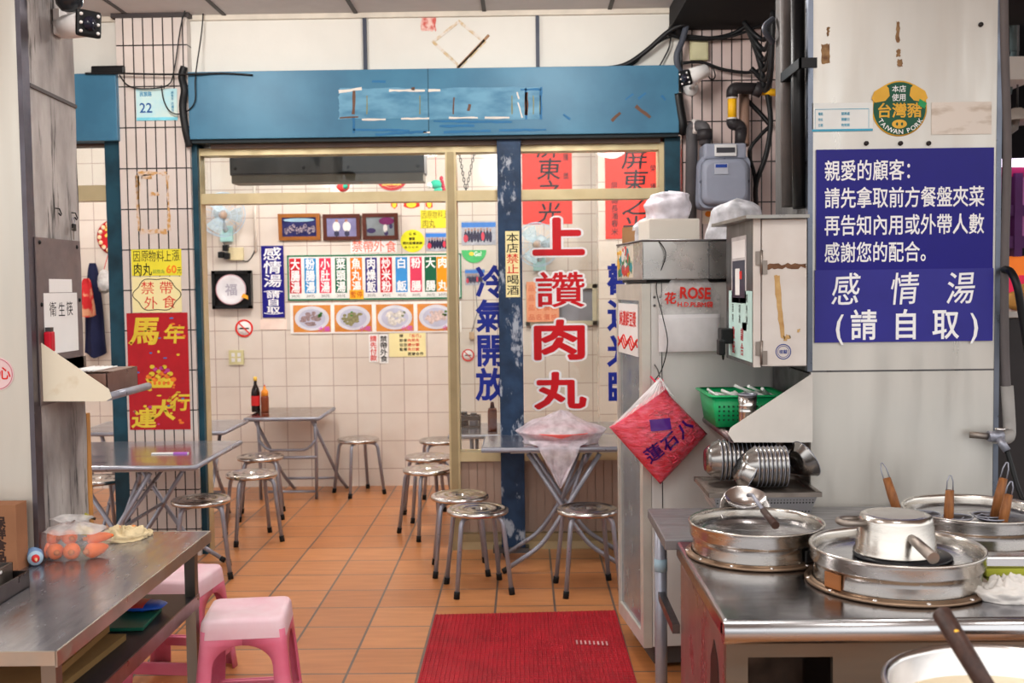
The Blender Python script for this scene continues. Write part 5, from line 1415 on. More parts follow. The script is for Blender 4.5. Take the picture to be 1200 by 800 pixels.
o, mt = cctv('white security camera with black square face high on the west pillar', 103, 28, CAMY, (66, 26), .85, .1)
mt = Vector((PXR+.02-o.location.x, cy_-CAMY, mt.z))
MB().box(mt.x-.018, mt.x+.006, mt.y-.035, mt.y+.035, mt.z-.045, mt.z+.045, bev=.006).build('wall_bracket', WHITE_P, o)
tb([(mt.x, mt.y, mt.z), (mt.x+.06, mt.y-.02, mt.z)], .014, 10).build('bracket_arm', WHITE_P, o)
pz_ = at(78, 2, CAMY)
o = thing('dome_camera', 'dark dome camera cut off by the photo top over the white camera', 'security camera', (pz_.x, CAMY+.02, pz_.z+.02))
MB().lathe([(0, -.05), (.025, -.045), (.042, -.025), (.047, 0), (.047, .03), (0, .03)], 24).build('dome', P('dome_dark', 30, 32, 36, .15), o); MB().box(PXR-pz_.x+.003, .0, -.02, .02, .01, .04).build('wall_bracket', BLACK, o)
o, mt = cctv('small white security camera over the gas meter pipes', 804, 91, 6.22, (814, 98), -1.0, .35, 1.0)
MB().lathe([(0, 0), (.045, 0), (.045, .015), (0, .02)], 20, Matrix.Translation((mt.x, 6.5-6.22-.001, mt.z)) @ Matrix.Rotation(PI/2, 4, 'X')).build('wall_bracket', WHITE_P, o)
tb([mt, (mt.x, .275, mt.z)], .012, 8).build('bracket_arm', WHITE_P, o)
# ------------------------------------------------------------------ cooking counter
HC = .80
c_lf = gz(846, 728, HC); c_lr = gz(762, 598, HC); c_step = gz(781, 634, HC)
yC0, yC1, yCs = c_lf.y, 3.86, c_step.y
xC = .475
XW = 2.05
o = thing('cooking_counter', 'stainless cooking counter carrying the three round steamers', 'counter', (xC, yC0, 0))
CT = steel('counter_top', (160, 160, 166), .17, (1, 6, 1), 4, .12)
MB().box(0, XW, .008, yCs-yC0, HC-.05, HC, bev=.01).build('counter_top', CT, o)
MB().tube([(0, .012, HC-.030), (XW, .012, HC-.030)], .029, 14).build('rolled_front_edge', steel('counter_edge', (176, 176, 178), .2, (.2, 1, 1), 5), o)
MB().box(-.035, XW, yCs-yC0+.002, yC1-yC0, HC-.03, HC+.004, bev=.004).build('rear_top', steel('counter_rear', (122, 120, 122), .4, (1, 6, 1), 4, .10, metal=.4), o)
CF = steel('counter_front', (128, 122, 112), .4, (.3, 1, 1.5), 5, .2)
f = MB(); f.box(0.012, .065, .03, .06, 0, HC-.05); f.box(.065, XW, .03, .06, HC-.10, HC-.05); f.box(.275, XW, .035, .055, 0, HC-.10); f.build('front_panel', CF, o)
f = MB(); f.box(.012, .018, .06, yCs-yC0-.02, .0, HC-.05); f.build('side_panel', steel('counter_side', (150, 128, 126), .3, (1, 1, 1), 3, .08, metal=.8), o)
f = MB(); f.box(.02, XW, yCs-yC0-.04, yCs-yC0-.02, 0, HC-.05); f.box(.02, .27, .3, .31, 0.0, HC-.1); f.box(.02, .275, .06, .3, .10, .11); f.build('inner_panel', steel('counter_inner', (84, 78, 74), .5), o)
slot = MB().prism([(.10+.16*k_, z_+.19) for k_, z_ in ((0, .30), (.25, .46), (.6, .50), (.9, .44), (1.0, .26), (.8, .10), (.2, .12))], .0105, .0118, 'x'); slot.build('side_slot', BLACK, o)
f = MB(); f.tube([(.0, yC1-yC0-.10, .02), (.0, yC1-yC0-.10, HC-.03)], .022, 12); f.build('leg', S_TUBE, o)
MB().lathe([(.0225, .60), (.0235, .60), (.0235, .645), (.0225, .645)], 14, Matrix.Translation((.0, yC1-yC0-.10, 0))).build('tape_band', P('tape_blue', 150, 176, 190, .5), o)
f = MB(); f.box(-.012, .012, yCs-yC0+.0, yC1-yC0-.1, .50, .53); f.build('side_rail', S_DARK, o)
f = MB(); f.tube([(.08, .05, .03), (-.04, .02, .07), (-.12, .0, .06)], .014, 8); f.build('gas_hose', BLACK, o)
# paper sheet leaning in the counter opening
p = at(945, 792, yC0+.15); q = MB().prism([(-.02, 0), (.06, 0), (.035, .06), (.0, .10)], 0, .003).build('paper_sheet', PAPER); q.location = (p.x, yC0+.15, .111); tag(q, 'folded white paper standing in the open bay under the counter', 'paper')

# steamers let into the counter
def steamer(label, px, py, r):
    p = gz(px, py, HC)
    o = thing('steamer_pot', label, 'steamer', (p.x, p.y, HC), 0, 'round steamers in the cooking counter')
    MB().lathe([(r*1.0, .001), (r*1.075, .001), (r*1.09, .006), (r*1.07, .011), (r*1.03, .009), (r*1.0, .014)], 56).build('base_ring', steel('ring_aged', (140, 116, 96), .35), o)
    MB().lathe([(r*.985, .004), (r*.975, .04), (r*.985, .056), (r*1.01, .060), (r*1.02, .065), (r*1.02, .090), (r*1.035, .097), (r*1.04, .100), (r*1.03, .104), (r*1.0, .101), (r*.985, .092), (r*.975, .06)], 64).build('pot_wall', S_WARM, o)
    MB().lathe([(0, .066), (r*.5, .068), (r*.8, .070), (r*.86, .078), (r*.9, .070), (r*.978, .066)], 56).build('inner_lid', S_TOP, o)
    for k in range(7):
        a = -PI/2 + (k-3)*.55
        MB().lathe([(0, .004), (.005, .003), (.006, 0)], 8, Matrix.Translation((r*1.06*math.cos(a), r*1.06*math.sin(a), .010))).build('bolt', S_SEAT, o)
    return o, p
sA, pA = steamer('round steamer pot left behind, with a ladle resting on it', 886, 649, .195)
sB, pB = steamer('largest looking round steamer at the front with upturned saucepan', 1050, 682, .222)
sC, pC = steamer('round steamer at the back right holding noodle strainers', 1142, 632, .212)
pl_ = MB().box(-.038, .038, -.003, .003, -.017, .017).build('makers_plate', P('plate_black', 24, 22, 22, .5), sA)
a_ = -PI/2+.75; pl_.location = (.196*math.cos(a_), .196*math.sin(a_), .033); pl_.rotation_euler = (0, 0, a_+PI/2)
pl_ = MB().box(-.028, .028, -.003, .003, -.02, .02).build('makers_plate', P('plate_rust', 150, 92, 50, .5), sB)
a_ = -PI+.45; pl_.location = (.222*math.cos(a_), .222*math.sin(a_), .033); pl_.rotation_euler = (0, 0, a_+PI/2)
# upturned saucepan on the front steamer
zB = HC+.080
o = thing('saucepan', 'upturned steel saucepan on the front steamer, long handle toward viewer', 'saucepan', (pB.x+.005, pB.y+.02, zB), -1.5)
MB().lathe([(0, .105), (.085, .105), (.094, .101), (.098, .09), (.106, .012), (.112, .004), (.112, .0), (.104, .0), (.094, .085), (0, .095)], 48).build('pan', S_WARM, o)
MB().lathe([(0, .1055), (.06, .1055), (.075, .1052)], 40).build('worn_base', steel('pan_base', (200, 194, 184), .4), o)
MB().tube([(.094, 0, .06), (.13, 0, .056), (.23, 0, .040)], [.011, .014, .016], 12).build('handle', S_OLD, o)
RH = Matrix.Rotation(-1.64+PI, 4, 'Z'); tb([RH @ p_ for p_ in arc_pts([(-.09, -.03, .085), (-.155, -.03, .085), (-.155, .03, .085), (-.09, .03, .085)], .03, 5)], .009, 8).build('helper_handle', S_OLD, o)
sq = MB().lathe([(0, .0), (.125, .0), (.13, .004), (.125, .008), (0, .006)], 36); o2 = sq.build('lid_plate', P('lid_black', 26, 26, 30, .3)); o2.location = (pB.x+.02, pB.y+.01, HC+.0705); tag(o2, 'dark round plate under the upturned saucepan on front steamer', 'plate')
# ladle across the left steamer
o = thing('ladle', 'steel ladle with wooden handle end resting across the left steamer', 'ladle', (pA.x, pA.y+.13, HC+.106), 0)
MB().lathe([(0, -.032), (.02, -.029), (.042, -.012), (.05, .006), (.048, .006), (.03, -.02), (0, -.028)], 28, Matrix.Translation((0, .03, .034)) @ Matrix.Rotation(math.radians(28), 4, 'X') @ Matrix.Diagonal((1.35, 1, 1, 1))).build('bowl', S_SEAT, o)
tb([(0, -.01, .05), (.01, -.03, .055), (.018, -.16, .03)], .006, 8).build('shaft', S_TUBE, o); MB().tube([(.0175, -.15, .031), (.026, -.27, .013)], [.010, .012], 10).build('handle', DARKWOOD, o)
o2 = MB().lathe([(0, .002), (.05, .002), (.078, .018), (.082, .018), (.056, .0), (0, 0)], 32, Matrix.Rotation(math.radians(62), 4, 'X')).build('steel_cover', S_SEAT); o2.location = (pA.x+.005, pA.y+.2, HC+.115); o2.location.z = HC+.088
tag(o2, 'small shiny round steel cover leaning behind the ladle against perforated basket', 'cover')
# noodle strainers in the back steamer
def strainer(label, px0, py0, px1, py1, Y0, Y1, loop=.03):
    a = at(px0, py0, Y0); b = at(px1, py1, Y1)      # a: lower end of the wooden grip, b: upper end
    d = (b-a).normalized()
    o = thing('noodle_strainer', label, 'strainer', tuple(a), 0, 'noodle strainers in the back steamer')
    L_ = (b-a).length
    u = d.cross(Vector((0, 1, 0))).normalized()
    MB().tube([(0, 0, 0), d*L_*.5, d*L_], [.0135, .015, .0125], 10).build('grip', WOOD, o)
    wl = MB()
    for s in (-1, 1): wl.tube([d*(L_-.002)+u*.010*s, d*(L_+loop*.6)+u*.009*s, d*(L_+loop)+u*.003*s], .002, 6)
    wl.tube([d*(L_+loop)-u*.003, d*(L_+loop)+u*.003], .002, 6); wl.build('wire_loop', S_TUBE, o)
    wl = MB(); base = Vector((pC.x, pC.y, HC+.08)) - a; base = Vector((base.x*.35, base.y*.35, HC+.082-a.z))
    for s in (-1, 1): wl.tube([u*.006*s, base*.6+u*.012*s, base+u*.02*s], .002, 6)
    wl.tube([base + Vector((.045*math.cos(2*PI*i/20), .045*math.sin(2*PI*i/20), 0)) for i in range(20)], .0025, 6, close=True)
    wl.build('wire_ring', S_TUBE, o)
    k_ = MB().lathe([(.045, 0), (.040, -.007), (.02, -.011), (0, -.012)], 20, Matrix.Translation(base)); k_.build('mesh_cup', S_DARK, o)
    return o
yc = pC.y
strainer('strainer leaning left at the back steamer rim, nearest the steel pillar sign', 1053, 603, 1039, 560, yc+.02, yc+.06, .05)
strainer('upright strainer in the middle of the back steamer', 1111, 621, 1113, 574, yc-.06, yc-.06, .045)
strainer('strainer leaning right at the back steamer, left one of the crossed two', 1165, 606, 1176, 560, yc-.02, yc-.02, .05)
strainer('lowest wooden handled strainer at the right, front one of the crossed two', 1173, 621, 1182, 579, yc-.08, yc-.08, .04)
# cloth, skimmer box and sponge at the right
c = gz(1180, 700, HC); rag('white_cloth', 'crumpled white cloth on the counter right of the front steamer', (c.x, c.y, HC), .085, .07, .042, 21, M('cloth_white', (206, 200, 194), .9, var=.08, scale=10, bump=.4, bscale=40), None, -.35)
c = gz(1182, 678, HC); q = MB().box(-.085, .085, -.035, .035, 0, .022, bev=.008).build('yellow_sponge', P('sponge_yellow', 150, 152, 50, .9)); q.location = (c.x+.03, c.y+.05, HC); tag(q, 'yellow green scouring sponge behind the white cloth', 'sponge')
o = thing('grater_box', 'narrow shiny steel tin lying above the sponge beside the steamer', 'tin', (c.x+.015, c.y+.055, HC+.023), -.03); MB().box(-.085, .085, -.03, .03, 0, .032, bev=.006).build('tin', S_SEAT, o); MB().box(.065, .088, -.031, .031, .002, .036, bev=.004).build('end_cap', S_DARK, o)

# foreground wok pot with a wooden handled ladle, out of focus
pz = .885; cF = at(1175, 790, 1.86); 
o = thing('stock_pot', 'blurred steel pot of soup at the bottom right corner', 'pot', (cF.x+.055, 1.90, pz-.26))
r = .235
MB().lathe([(0, .0), (r*.9, .0), (r*.96, .03), (r, .25), (r+.008, .258), (r, .262), (r-.008, .25), (r*.94, .03), (0, .01)], 56).build('pot', S_SEAT, o); MB().lathe([(0, .20), (r*.99, .20)], 40).build('soup', M('soup_cream', (226, 208, 176), .25, var=.12, scale=12), o)
sto = o
o2 = thing('stove_stand', 'steel stand carrying the blurred pot below the photo edge', 'stand', (cF.x+.055, 1.90, 0)); MB().box(-.26, .26, -.22, .22, pz-.29, pz-.261).build('top_plate', S_DARK, o2)
for x in (-.24, .24):
    for y_ in (-.2, .2): MB().box(x-.015, x+.015, y_-.015, y_+.015, 0, pz-.29).build('leg', S_DARK, o2)
a = at(1102, 716, 1.95); b = at(1160, 812, 1.80)
d = (b-a)
o = thing('wok_ladle', 'blurred dark wooden ladle handle leaning out of the foreground pot', 'ladle', tuple(a))
MB().tube([(0, 0, 0), d*.03, d*.5, d*1.0], [.012, .018, .0175, .016], 14).build('handle', DARKWOOD, o); MB().lathe([(0, .004), (.005, .003), (.006, 0)], 10, Matrix.Translation(d*.26 + Vector((0, -.018, .004))) @ Matrix.Rotation(PI/2, 4, 'X')).build('rivet', P('rivet_brass', 240, 180, 70, .3, metal=1.0), o)
e = d*1.0 + Vector((.06, .02, -.16)); tb([d*.98, d*1.0+(e-d)*.5, e], .007, 8).build('shaft', S_TUBE, o)
MB().lathe([(0, -.02), (.03, -.015), (.05, .01), (.048, .01), (0, -.015)], 20, Matrix.Translation(e)).build('bowl', S_TUBE, o)

# perforated basket with steel bowls between the fridge and the pillar
yb0, yb1 = 3.70, 4.02
bx0 = at(834, 578, yb0).x; bx1 = QX0-.012; zB0 = HC+.0045; zB1 = at(890, 578, yb0).z
o = thing('perforated_basket', 'perforated steel basket holding nested steel bowls beside the pillar', 'basket', ((bx0+bx1)/2, (yb0+yb1)/2, zB0))
wb_, db_, hb_ = bx1-bx0, yb1-yb0, zB1-zB0
PERF = steel('perforated_steel', (140, 140, 142), .35)
n = PERF.node_tree; bsdf = n.nodes['Principled BSDF']; t = n.nodes.new('ShaderNodeTexCoord'); v = n.nodes.new('ShaderNodeTexVoronoi'); v.inputs['Scale'].default_value = 90; v.inputs['Randomness'].default_value = 0
rmp = n.nodes.new('ShaderNodeValToRGB'); rmp.color_ramp.interpolation = 'CONSTANT'; rmp.color_ramp.elements[0].color = (.06, .06, .06, 1); rmp.color_ramp.elements[1].position = .28; rmp.color_ramp.elements[1].color = (.55, .55, .56, 1)
n.links.new(t.outputs['Object'], v.inputs['Vector']); n.links.new(v.outputs['Distance'], rmp.inputs[0]); n.links.new(rmp.outputs[0], bsdf.inputs['Base Color'])
m_ = MB(); t_ = .03
m_.loft([[(-wb_/2+t_, -db_/2+t_, 0), (wb_/2-t_, -db_/2+t_, 0), (wb_/2-t_, db_/2-t_, 0), (-wb_/2+t_, db_/2-t_, 0)], [(-wb_/2+.008, -db_/2+.008, hb_-.01), (wb_/2-.008, -db_/2+.008, hb_-.01), (wb_/2-.008, db_/2-.008, hb_-.01), (-wb_/2+.008, db_/2-.008, hb_-.01)]], smooth=False); m_.build('basket_body', PERF, o)
m_ = MB(); 
for a in ((-wb_/2-.01, wb_/2+.004, -db_/2-.004, -db_/2+.012), (-wb_/2-.01, wb_/2+.004, db_/2-.012, db_/2+.01), (-wb_/2-.01, -wb_/2+.012, -db_/2, db_/2), (wb_/2-.012, wb_/2+.004, -db_/2, db_/2)): m_.box(a[0], a[1], a[2], a[3], hb_-.014, hb_+.002)
m_.box(-wb_/2, wb_/2, -db_/2, db_/2, hb_-.013, hb_-.008)
m_.build('rim', S_OLD, o)
def bowl_mesh(): return [(0, .0), (.035, .0), (.04, -.002), (.058, .018), (.073, .046), (.076, .050), (.074, .0515), (.069, .047), (.05, .018), (0, .006)]
proto = thing('steel_bowl', 'bowl', 'bowl', (0, 0, 0), 0, 'nested steel bowls in the basket'); MB().lathe(bowl_mesh(), 32).build('bowl', S_BOWL, proto); MB().tube([(.0755*math.cos(2*PI*i/32), .0755*math.sin(2*PI*i/32), .0505) for i in range(32)], .0016, 5, close=True).build('rim', S_TUBE, proto)
first = True
ords = 'first second third fourth fifth sixth seventh eighth ninth tenth eleventh twelfth thirteenth fourteenth fifteenth'.split()
def put_bowl(x, y_, z, ry, rz, label, s=1.0):
    global first
    ob = proto if first else copy_tree(proto)
    first = False
    ob.location = (x, y_, z); ob.rotation_euler = (0, ry, rz); ob['label'] = label; ob.scale = (s, s, s)
zr = zB1+.004+.076
for k in range(14):   # back row, bottoms to the left
    put_bowl(bx0-.012+.0155*k+.03, yb0+.235, zr, PI/2, 0, 'steel bowl in the back nested row of the basket, %s from the left' % ords[k])
for k in range(9):   # front row
    put_bowl(bx0+.110+.0150*k, yb0+.10, zr-.002, PI/2 + (.45 if k == 0 else 0), 0, 'steel bowl in the front nested row of the basket, %s from the left' % ords[k], .96)
put_bowl(bx1-.055, yb0+.12, zr-.004, PI/2-.5, .3, 'steel bowl tilted in front at the right end of the basket', .95)
put_bowl(bx1-.085, yb0+.22, zr-.002, PI/2-.3, .1, 'steel bowl tilted behind another at the right end of the basket', .95)

# shelf with triangular end plate on the steel pillar
SY = 3.86
tri = [at(q[0], q[1], SY) for q in ((952, 437), (856, 501), (853, 508), (860, 518), (952, 518))]
b0 = Vector((tri[4].x, SY, tri[4].z))
o = thing('wall_shelf', 'steel wall shelf with a large triangular end plate on the east pillar', 'shelf', tuple(b0))
MB().prism([((p-b0).x, (p-b0).z) for p in tri], -.004, 0).build('end_plate', P('plate_pale', 206, 200, 192, .38, var=.06), o)
xt = tri[2].x-b0.x
m_ = MB(); m_.box(xt+.01, QX0-b0.x-.002, 0, .56, .006, .012); m_.build('shelf_floor', S_OLD, o)
m_ = MB(); m_.box(QX0-b0.x-.012, QX0-b0.x-.004, .0, .56, .006, .25); m_.build('back_plate', S_DARK, o)
MB().tube([(xt+.016, .0, .016), (xt+.016, .56, .016)], .016, 12).build('rolled_lip', steel('lip_dark', (120, 104, 104), .35), o)
zsh = b0.z+.0125
# green basket with white spoons
bw, bd, bh = .29, .34, .118
o = thing('green_basket', 'green plastic basket of white spoons on the pillar shelf', 'basket', (b0.x+xt+.0+bw/2-.03, SY+.33, zsh+.022))
GR = P('basket_green', 16, 158, 92, .4)
m_ = MB(); t_ = .02
def rring(hx, hy, r_, z):
    out = []
    for k, (a, b) in enumerate(((1, 1), (-1, 1), (-1, -1), (1, -1))):
        for j in range(5):
            an = k*PI/2 + j*PI/8; out.append((a*(hx-r_)+r_*math.cos(an), b*(hy-r_)+r_*math.sin(an), z))
    return out
m_.loft([rring(bw/2-t_, bd/2-t_, .02, 0), rring(bw/2-.004, bd/2-.004, .024, bh-.004), rring(bw/2-.008, bd/2-.008, .022, bh-.004), rring(bw/2-t_-.004, bd/2-t_-.004, .018, .004)]); m_.build('basket_body', GR, o)
m_ = MB(); m_.loft([rring(bw/2-.006, bd/2-.006, .024, bh-.004), rring(bw/2+.010, bd/2+.010, .03, bh-.002), rring(bw/2+.010, bd/2+.010, .03, bh+.003), rring(bw/2-.006, bd/2-.006, .024, bh+.004)], cap=False); m_.build('rim', GR, o)
hl = MB()
for z in (.028, .045, .062, .079):
    for k in range(14):
        x = -bw/2+.03+k*(bw-.06)/13; yy = -bd/2+.02-.015*z/bh-.002; hl.box(x-.0035, x+.0035, yy-.002, yy+.001, z-.0035, z+.0035)
hl.build('holes', P('hole_green', 6, 70, 44, .6), o)
SPO = P('spoon_white', 226, 226, 222, .3)
def spoon_mb():
    m_ = MB()
    def f(u, v):
        a = 2*PI*u; r_ = v
        return (.022*r_*math.cos(a)*.8, .030*r_*math.sin(a), -.009*(1-r_*r_))
    m_.grid(f, 16, 5); m_.grid(lambda u, v: tuple(Vector(f(u, v)) + Vector((0, 0, .0015))), 16, 5)
    m_.tube([(0, -.026, 0), (0, -.06, .006), (0, -.10, .014)], [.006, .005, .0065], 6)
    return m_
sp0 = spoon_mb().build('soup_spoon', SPO); tag(sp0, 'spoon', 'spoon', 'white spoons in the green basket')
ox, oy = o.location.x, o.location.y
k = 0
for i in range(22):
    s_ = sp0 if i == 0 else sp0.copy()
    if i: COL.objects.link(s_)
    s_.location = (ox + rnd.uniform(-.085, .06), oy + rnd.uniform(-.08, .09), zsh + .098 + .0016*i)
    s_.rotation_euler = (rnd.uniform(-.12, .3), rnd.uniform(-.3, .3), rnd.uniform(0, 2*PI)); s_['label'] = 'white plastic soup spoon heaped in the green basket on the shelf'
for (x_, y_, z_, r1) in ((.075, -.12, .115, .5), (.10, -.09, .105, .9), (.055, -.10, .11, -.3)):
    s_ = sp0.copy(); COL.objects.link(s_); s_.location = (ox + x_, oy+y_+.02, zsh+z_+.03); s_.rotation_euler = (-.2, .3, r1-PI/2); s_['label'] = 'white plastic soup spoon heaped in the green basket on the shelf'
lathe_thing('spoon_canister', 'ribbed steel canister in front of the green basket on shelf', 'canister', (at(877, 480, SY+.07).x, SY+.085, zsh), [('body', [(0, 0), (.033, 0), (.034, .004), (.034, .09), (.0355, .093), (.034, .096), (.034, .112), (.0355, .115), (.034, .118), (.034, .152), (0, .152)], S_SEAT), ('rim', [(.033, .152), (.037, .153), (.036, .158), (.030, .158), (.028, .14)], S_TUBE)])

# ------------------------------------------------------------------ drinks fridge, turned a little
A_ = gz(757, 786, 0)
ang = math.radians(7.0)
A_ = A_ + Vector((.022, 0, 0))
FH = at(760, 331, A_.y).z
FW, FD = .60, .50      # along the wall facing the street, and depth of the glass door side
o = thing('drinks_fridge', 'tall pale steel fridge with a glass door and a plain side towards the street', 'fridge', (A_.x, A_.y, 0), ang)
FSH = steel('fridge_sheet', (212, 210, 206), .5, (1, 1, .3), 4, .06, metal=.35)
FRM = steel('fridge_frame', (208, 204, 194), .4, metal=.5)
MB().box(.006, FW, 0, FD, .10, FH, bev=.006).build('cabinet', FSH, o)
m_ = MB()
m_.box(-.032, .004, -.004, .05, .10, FH-.005); m_.box(-.032, .004, FD-.035, FD, .10, FH-.005); m_.box(-.032, .004, .05, FD-.035, FH-.075, FH-.005); m_.box(-.032, .004, .05, FD-.035, .10, .16)
door = m_.build('door', FRM, o)
MB().box(-.022, -.006, .05, FD-.035, .16, FH-.075).build('door_glass', steel('door_mirror', (158, 168, 174), .2, var=.2, metal=.6), door)
MB().box(-.036, -.031, .06, FD-.06, FH-.31, FH-.09).build('door_label', PAPER, door)
m_ = MB()
for k in range(3):
    pts_ = [(-.0372, .06 + (FD-.12)*i/30, FH-.27+.02*k*.6 + .018*math.sin(i*.55 + k*1.3)) for i in range(31)]
    m_.tube(pts_, .0035, 5)
m_.build('label_waves', INK_RED, door)
L_ = Let(); L_.row('純濃鮮豆漿', -.165, .165, -.035, .035, .02); lt_ = L_.build('label_lettering', INK_RED, door); lt_.rotation_euler = (0, 0, -PI/2); lt_.location = (-.0365, FD/2, FH-.155)
MB().box(.02, FW-.02, .03, FD-.02, 0.02, .10).build('plinth', P('plinth_dark', 70, 62, 58, .6), o)
for x in (.03, FW-.05):
    for y_ in (.03, FD-.05): MB().box(x, x+.03, y_, y_+.03, 0, .03).build('foot', P('foot_cream', 196, 180, 150, .6), o)
m_ = MB()
for u in (.012, .036):
    for v in (.06, .095): m_.lathe([(0, .003), (.005, .002), (.006, 0)], 8, Matrix.Translation((.022+u-.012, -.0005, FH-v)) @ Matrix.Rotation(PI/2, 4, 'X'))
    for v in (.14, .19): m_.lathe([(0, .003), (.005, .002), (.006, 0)], 8, Matrix.Translation((.022+u-.012, -.0005, v)) @ Matrix.Rotation(PI/2, 4, 'X'))
m_.build('screws', S_DARK, o)
MB().box(.050, .054, -.0015, .0, .10, FH).build('side_seam', S_DARK, o)
FRG = o
def floc(x, y_, z):  # fridge local -> world
    return Matrix.Translation((A_.x, A_.y, 0)) @ Matrix.Rotation(ang, 4, 'Z') @ Vector((x, y_, z))
# steel box standing on the fridge
zb0 = FH+.012; zb1 = at(762, 282, A_.y-.02).z
p = floc(-.034, -.03, zb0)
o = thing('steel_box', 'open steel box on the fridge with coloured prints on one side', 'box', tuple(p), ang)
BW, BD, BH = .66, .50, zb1-zb0
SBX = steel('box_sheet', (206, 204, 200), .27, (1, 1, 1), 5, .15, .006, metal=.85)
open_tray(MB(), BW, BD, BH, .004).build('box_body', SBX, o).location = (BW/2, BD/2, 0)
m_ = MB(); m_.tube([(0, 0, BH), (BW, 0, BH), (BW, BD, BH), (0, BD, BH)], .005, 6, close=True); m_.build('rim', S_DARK, o)
MB().box(BW*.42, BW*.424, -.001, .001, 0, BH).build('seam', S_DARK, o)
pr = {}
for k in range(46):
    c_ = rnd.choice(['print_red_ink', 'print_teal', 'print_yel', 'print_white', 'print_green'])
    pr.setdefault(c_, MB()); yy = rnd.uniform(.19, BD-.03); zz = rnd.uniform(.03, BH-.03); ry_, rz_ = rnd.uniform(.01, .03), rnd.uniform(.008, .03)
    pr[c_].prism([(yy+ry_*math.cos(2*PI*i/8), zz+rz_*math.sin(2*PI*i/8)) for i in range(8)], -.0024-.00005*k, -.0012, 'x')
MB().box(-.0012, 0, .17, BD-.01, .01, BH-.012).build('side_poster', P('print_ground', 214, 206, 190, .5), o)
for c_, m_ in pr.items():
    m_.build('printed_pattern', P(c_, *{'print_red_ink': (206, 60, 50), 'print_teal': (40, 140, 150), 'print_yel': (226, 170, 50), 'print_white': (236, 232, 226), 'print_green': (70, 130, 80)}[c_], .5), o)
MB().box(.02, BW-.02, .02, BD-.02, -.0118, -.0).build('foot_pad', BLACK, o)
# things in and on the box
zt_ = zb0+.005
p = floc(.135, .20, zt_)
o = thing('tissue_pack', 'pale boxed tissue pack standing in the steel box', 'tissue', tuple(p), ang); MB().box(-.11, .11, -.1, .1, 0, at(775, 259, 4.7).z-zt_, bev=.008).build('pack', P('pack_cream', 228, 220, 208, .6, var=.03), o)
zc_ = at(775, 259, 4.7).z
def sack(name, label, loc, rx, ry, h, seed, mat, rot=0, cat='bag', knot=True):
    def f(u, v):
        a = 2*PI*u
        k_ = (.86 + .14*math.sin(min(1, v*2)*PI/2))*(1-.18*v) if v < .86 else (1-.18*.86)*math.cos((v-.86)/.14*PI/2)**.7
        n_ = mnoise.noise(Vector((math.cos(a)*1.7, math.sin(a)*1.7, v*3+seed)))
        k_ *= 1 + .22*n_
        return (rx*k_*math.cos(a), ry*k_*math.sin(a), h*v*(1+.06*n_))
    m_ = MB().grid(f, 36, 22); o = m_.build(name, mat); o.location = loc; o.rotation_euler = (0, 0, rot); return tag(o, label, cat)
WF = film('white_bag_film', (236, 232, 242), .82, .3)
sack('white_plastic_bag', 'white plastic bag slumped on top of tissue pack above fridge', tuple(floc(.13, .18, zc_+.001)), .105, .095, at(775, 231, 4.7).z-zc_+.015, 1, WF, ang)
sack('white_plastic_bag', 'translucent white plastic bag left of the tissue pack in steel box', tuple(floc(.085, .37, zt_)), .075, .10, .27, 5, film('white_bag_thin', (232, 232, 238), .6, .3), ang)
sack('white_plastic_bag', 'puffy white plastic bag behind the electrical cabinet above steel box', tuple(floc(.46, .27, zt_)), .14, .12, .34, 8, film('white_bag_thin', (232, 232, 238), .6, .3), ang)
for k, (x_, y_) in enumerate(((.02, .44), (.012, .40), (.03, .47))):
    q = MB().box(-.003, .003, -.05, .05, 0, .235-.02*k).build('cardboard_piece', CARD); q.location = floc(x_, y_, zt_); q.rotation_euler = (0, 0, ang+.5-.2*k); tag(q, ['front brown cardboard piece standing in the steel box corner', 'middle brown cardboard piece standing in the steel box corner', 'rear brown cardboard piece standing in the steel box corner'][k], 'cardboard', 'cardboard pieces in the steel box')
# pack of bags hanging on the fridge side
def on_side(px, py):   # hit the fridge's street side
    dv = ray(px, py); org = Vector((0, 0, CAM_Z)); nrm = Matrix.Rotation(ang, 3, 'Z') @ Vector((0, -1, 0))
    t = (Vector((A_.x, A_.y, 0)) - org).dot(nrm)/dv.dot(nrm); hit = org + dv*t
    return hit
h0 = on_side(771, 412); h1 = on_side(843, 412); ztop = on_side(806, 300).z; zmid = on_side(806, 368).z; zbt = h0.z
wB = (h1-h0).length; mid = (h0+h1)/2
o = thing('bag_pack', 'pack of white and clear plastic bags with red print hanging on fridge', 'bag pack', (mid.x, mid.y, zbt), ang)
def pk(u, v):
    x = (u-.5)*wB; z = (zmid-zbt)*v
    y_ = -.012 - .026*(math.sin(PI*u)**.35)*(math.sin(PI*(.06+.88*v))**.35) - .003*mnoise.noise(Vector((x*30, z*30, 0)))
    return (x, y_, z)
m_ = MB().grid(pk, 24, 16); m_.box(-wB/2+.002, wB/2-.002, -.014, -.004, .002, zmid-zbt-.002); m_.build('bag_stack', P('bag_stack', 226, 224, 226, .45, var=.03), o)
H_t = ztop-zbt
def cf(u, v):
    t = v; z = (zmid-zbt)*.9*(1-t)*0 + (zmid-zbt-.01) + (H_t-(zmid-zbt))*t
    hw_ = wB/2*(1-max(0, t-.35)/.65*.93)
    return ((u-.5)*2*hw_, -.012-.012*math.sin(PI*u)*(1-t) - .003*mnoise.noise(Vector((u*6, t*6, 4))), z)
CLR = film('clear_wrap', (240, 238, 238), .34, .15, .7)
m_ = MB().grid(cf, 16, 16); m_.build('clear_wrap', CLR, o)
m_ = MB().grid(lambda u, v: ((u-.5)*(wB+.012), -.044, -.014 + (zmid-zbt+.0)*v), 10, 10); m_.build('clear_front', film('clear_front', (240, 238, 238), .12, .15, .6), o)
L_ = Let(); hz = zmid-zbt
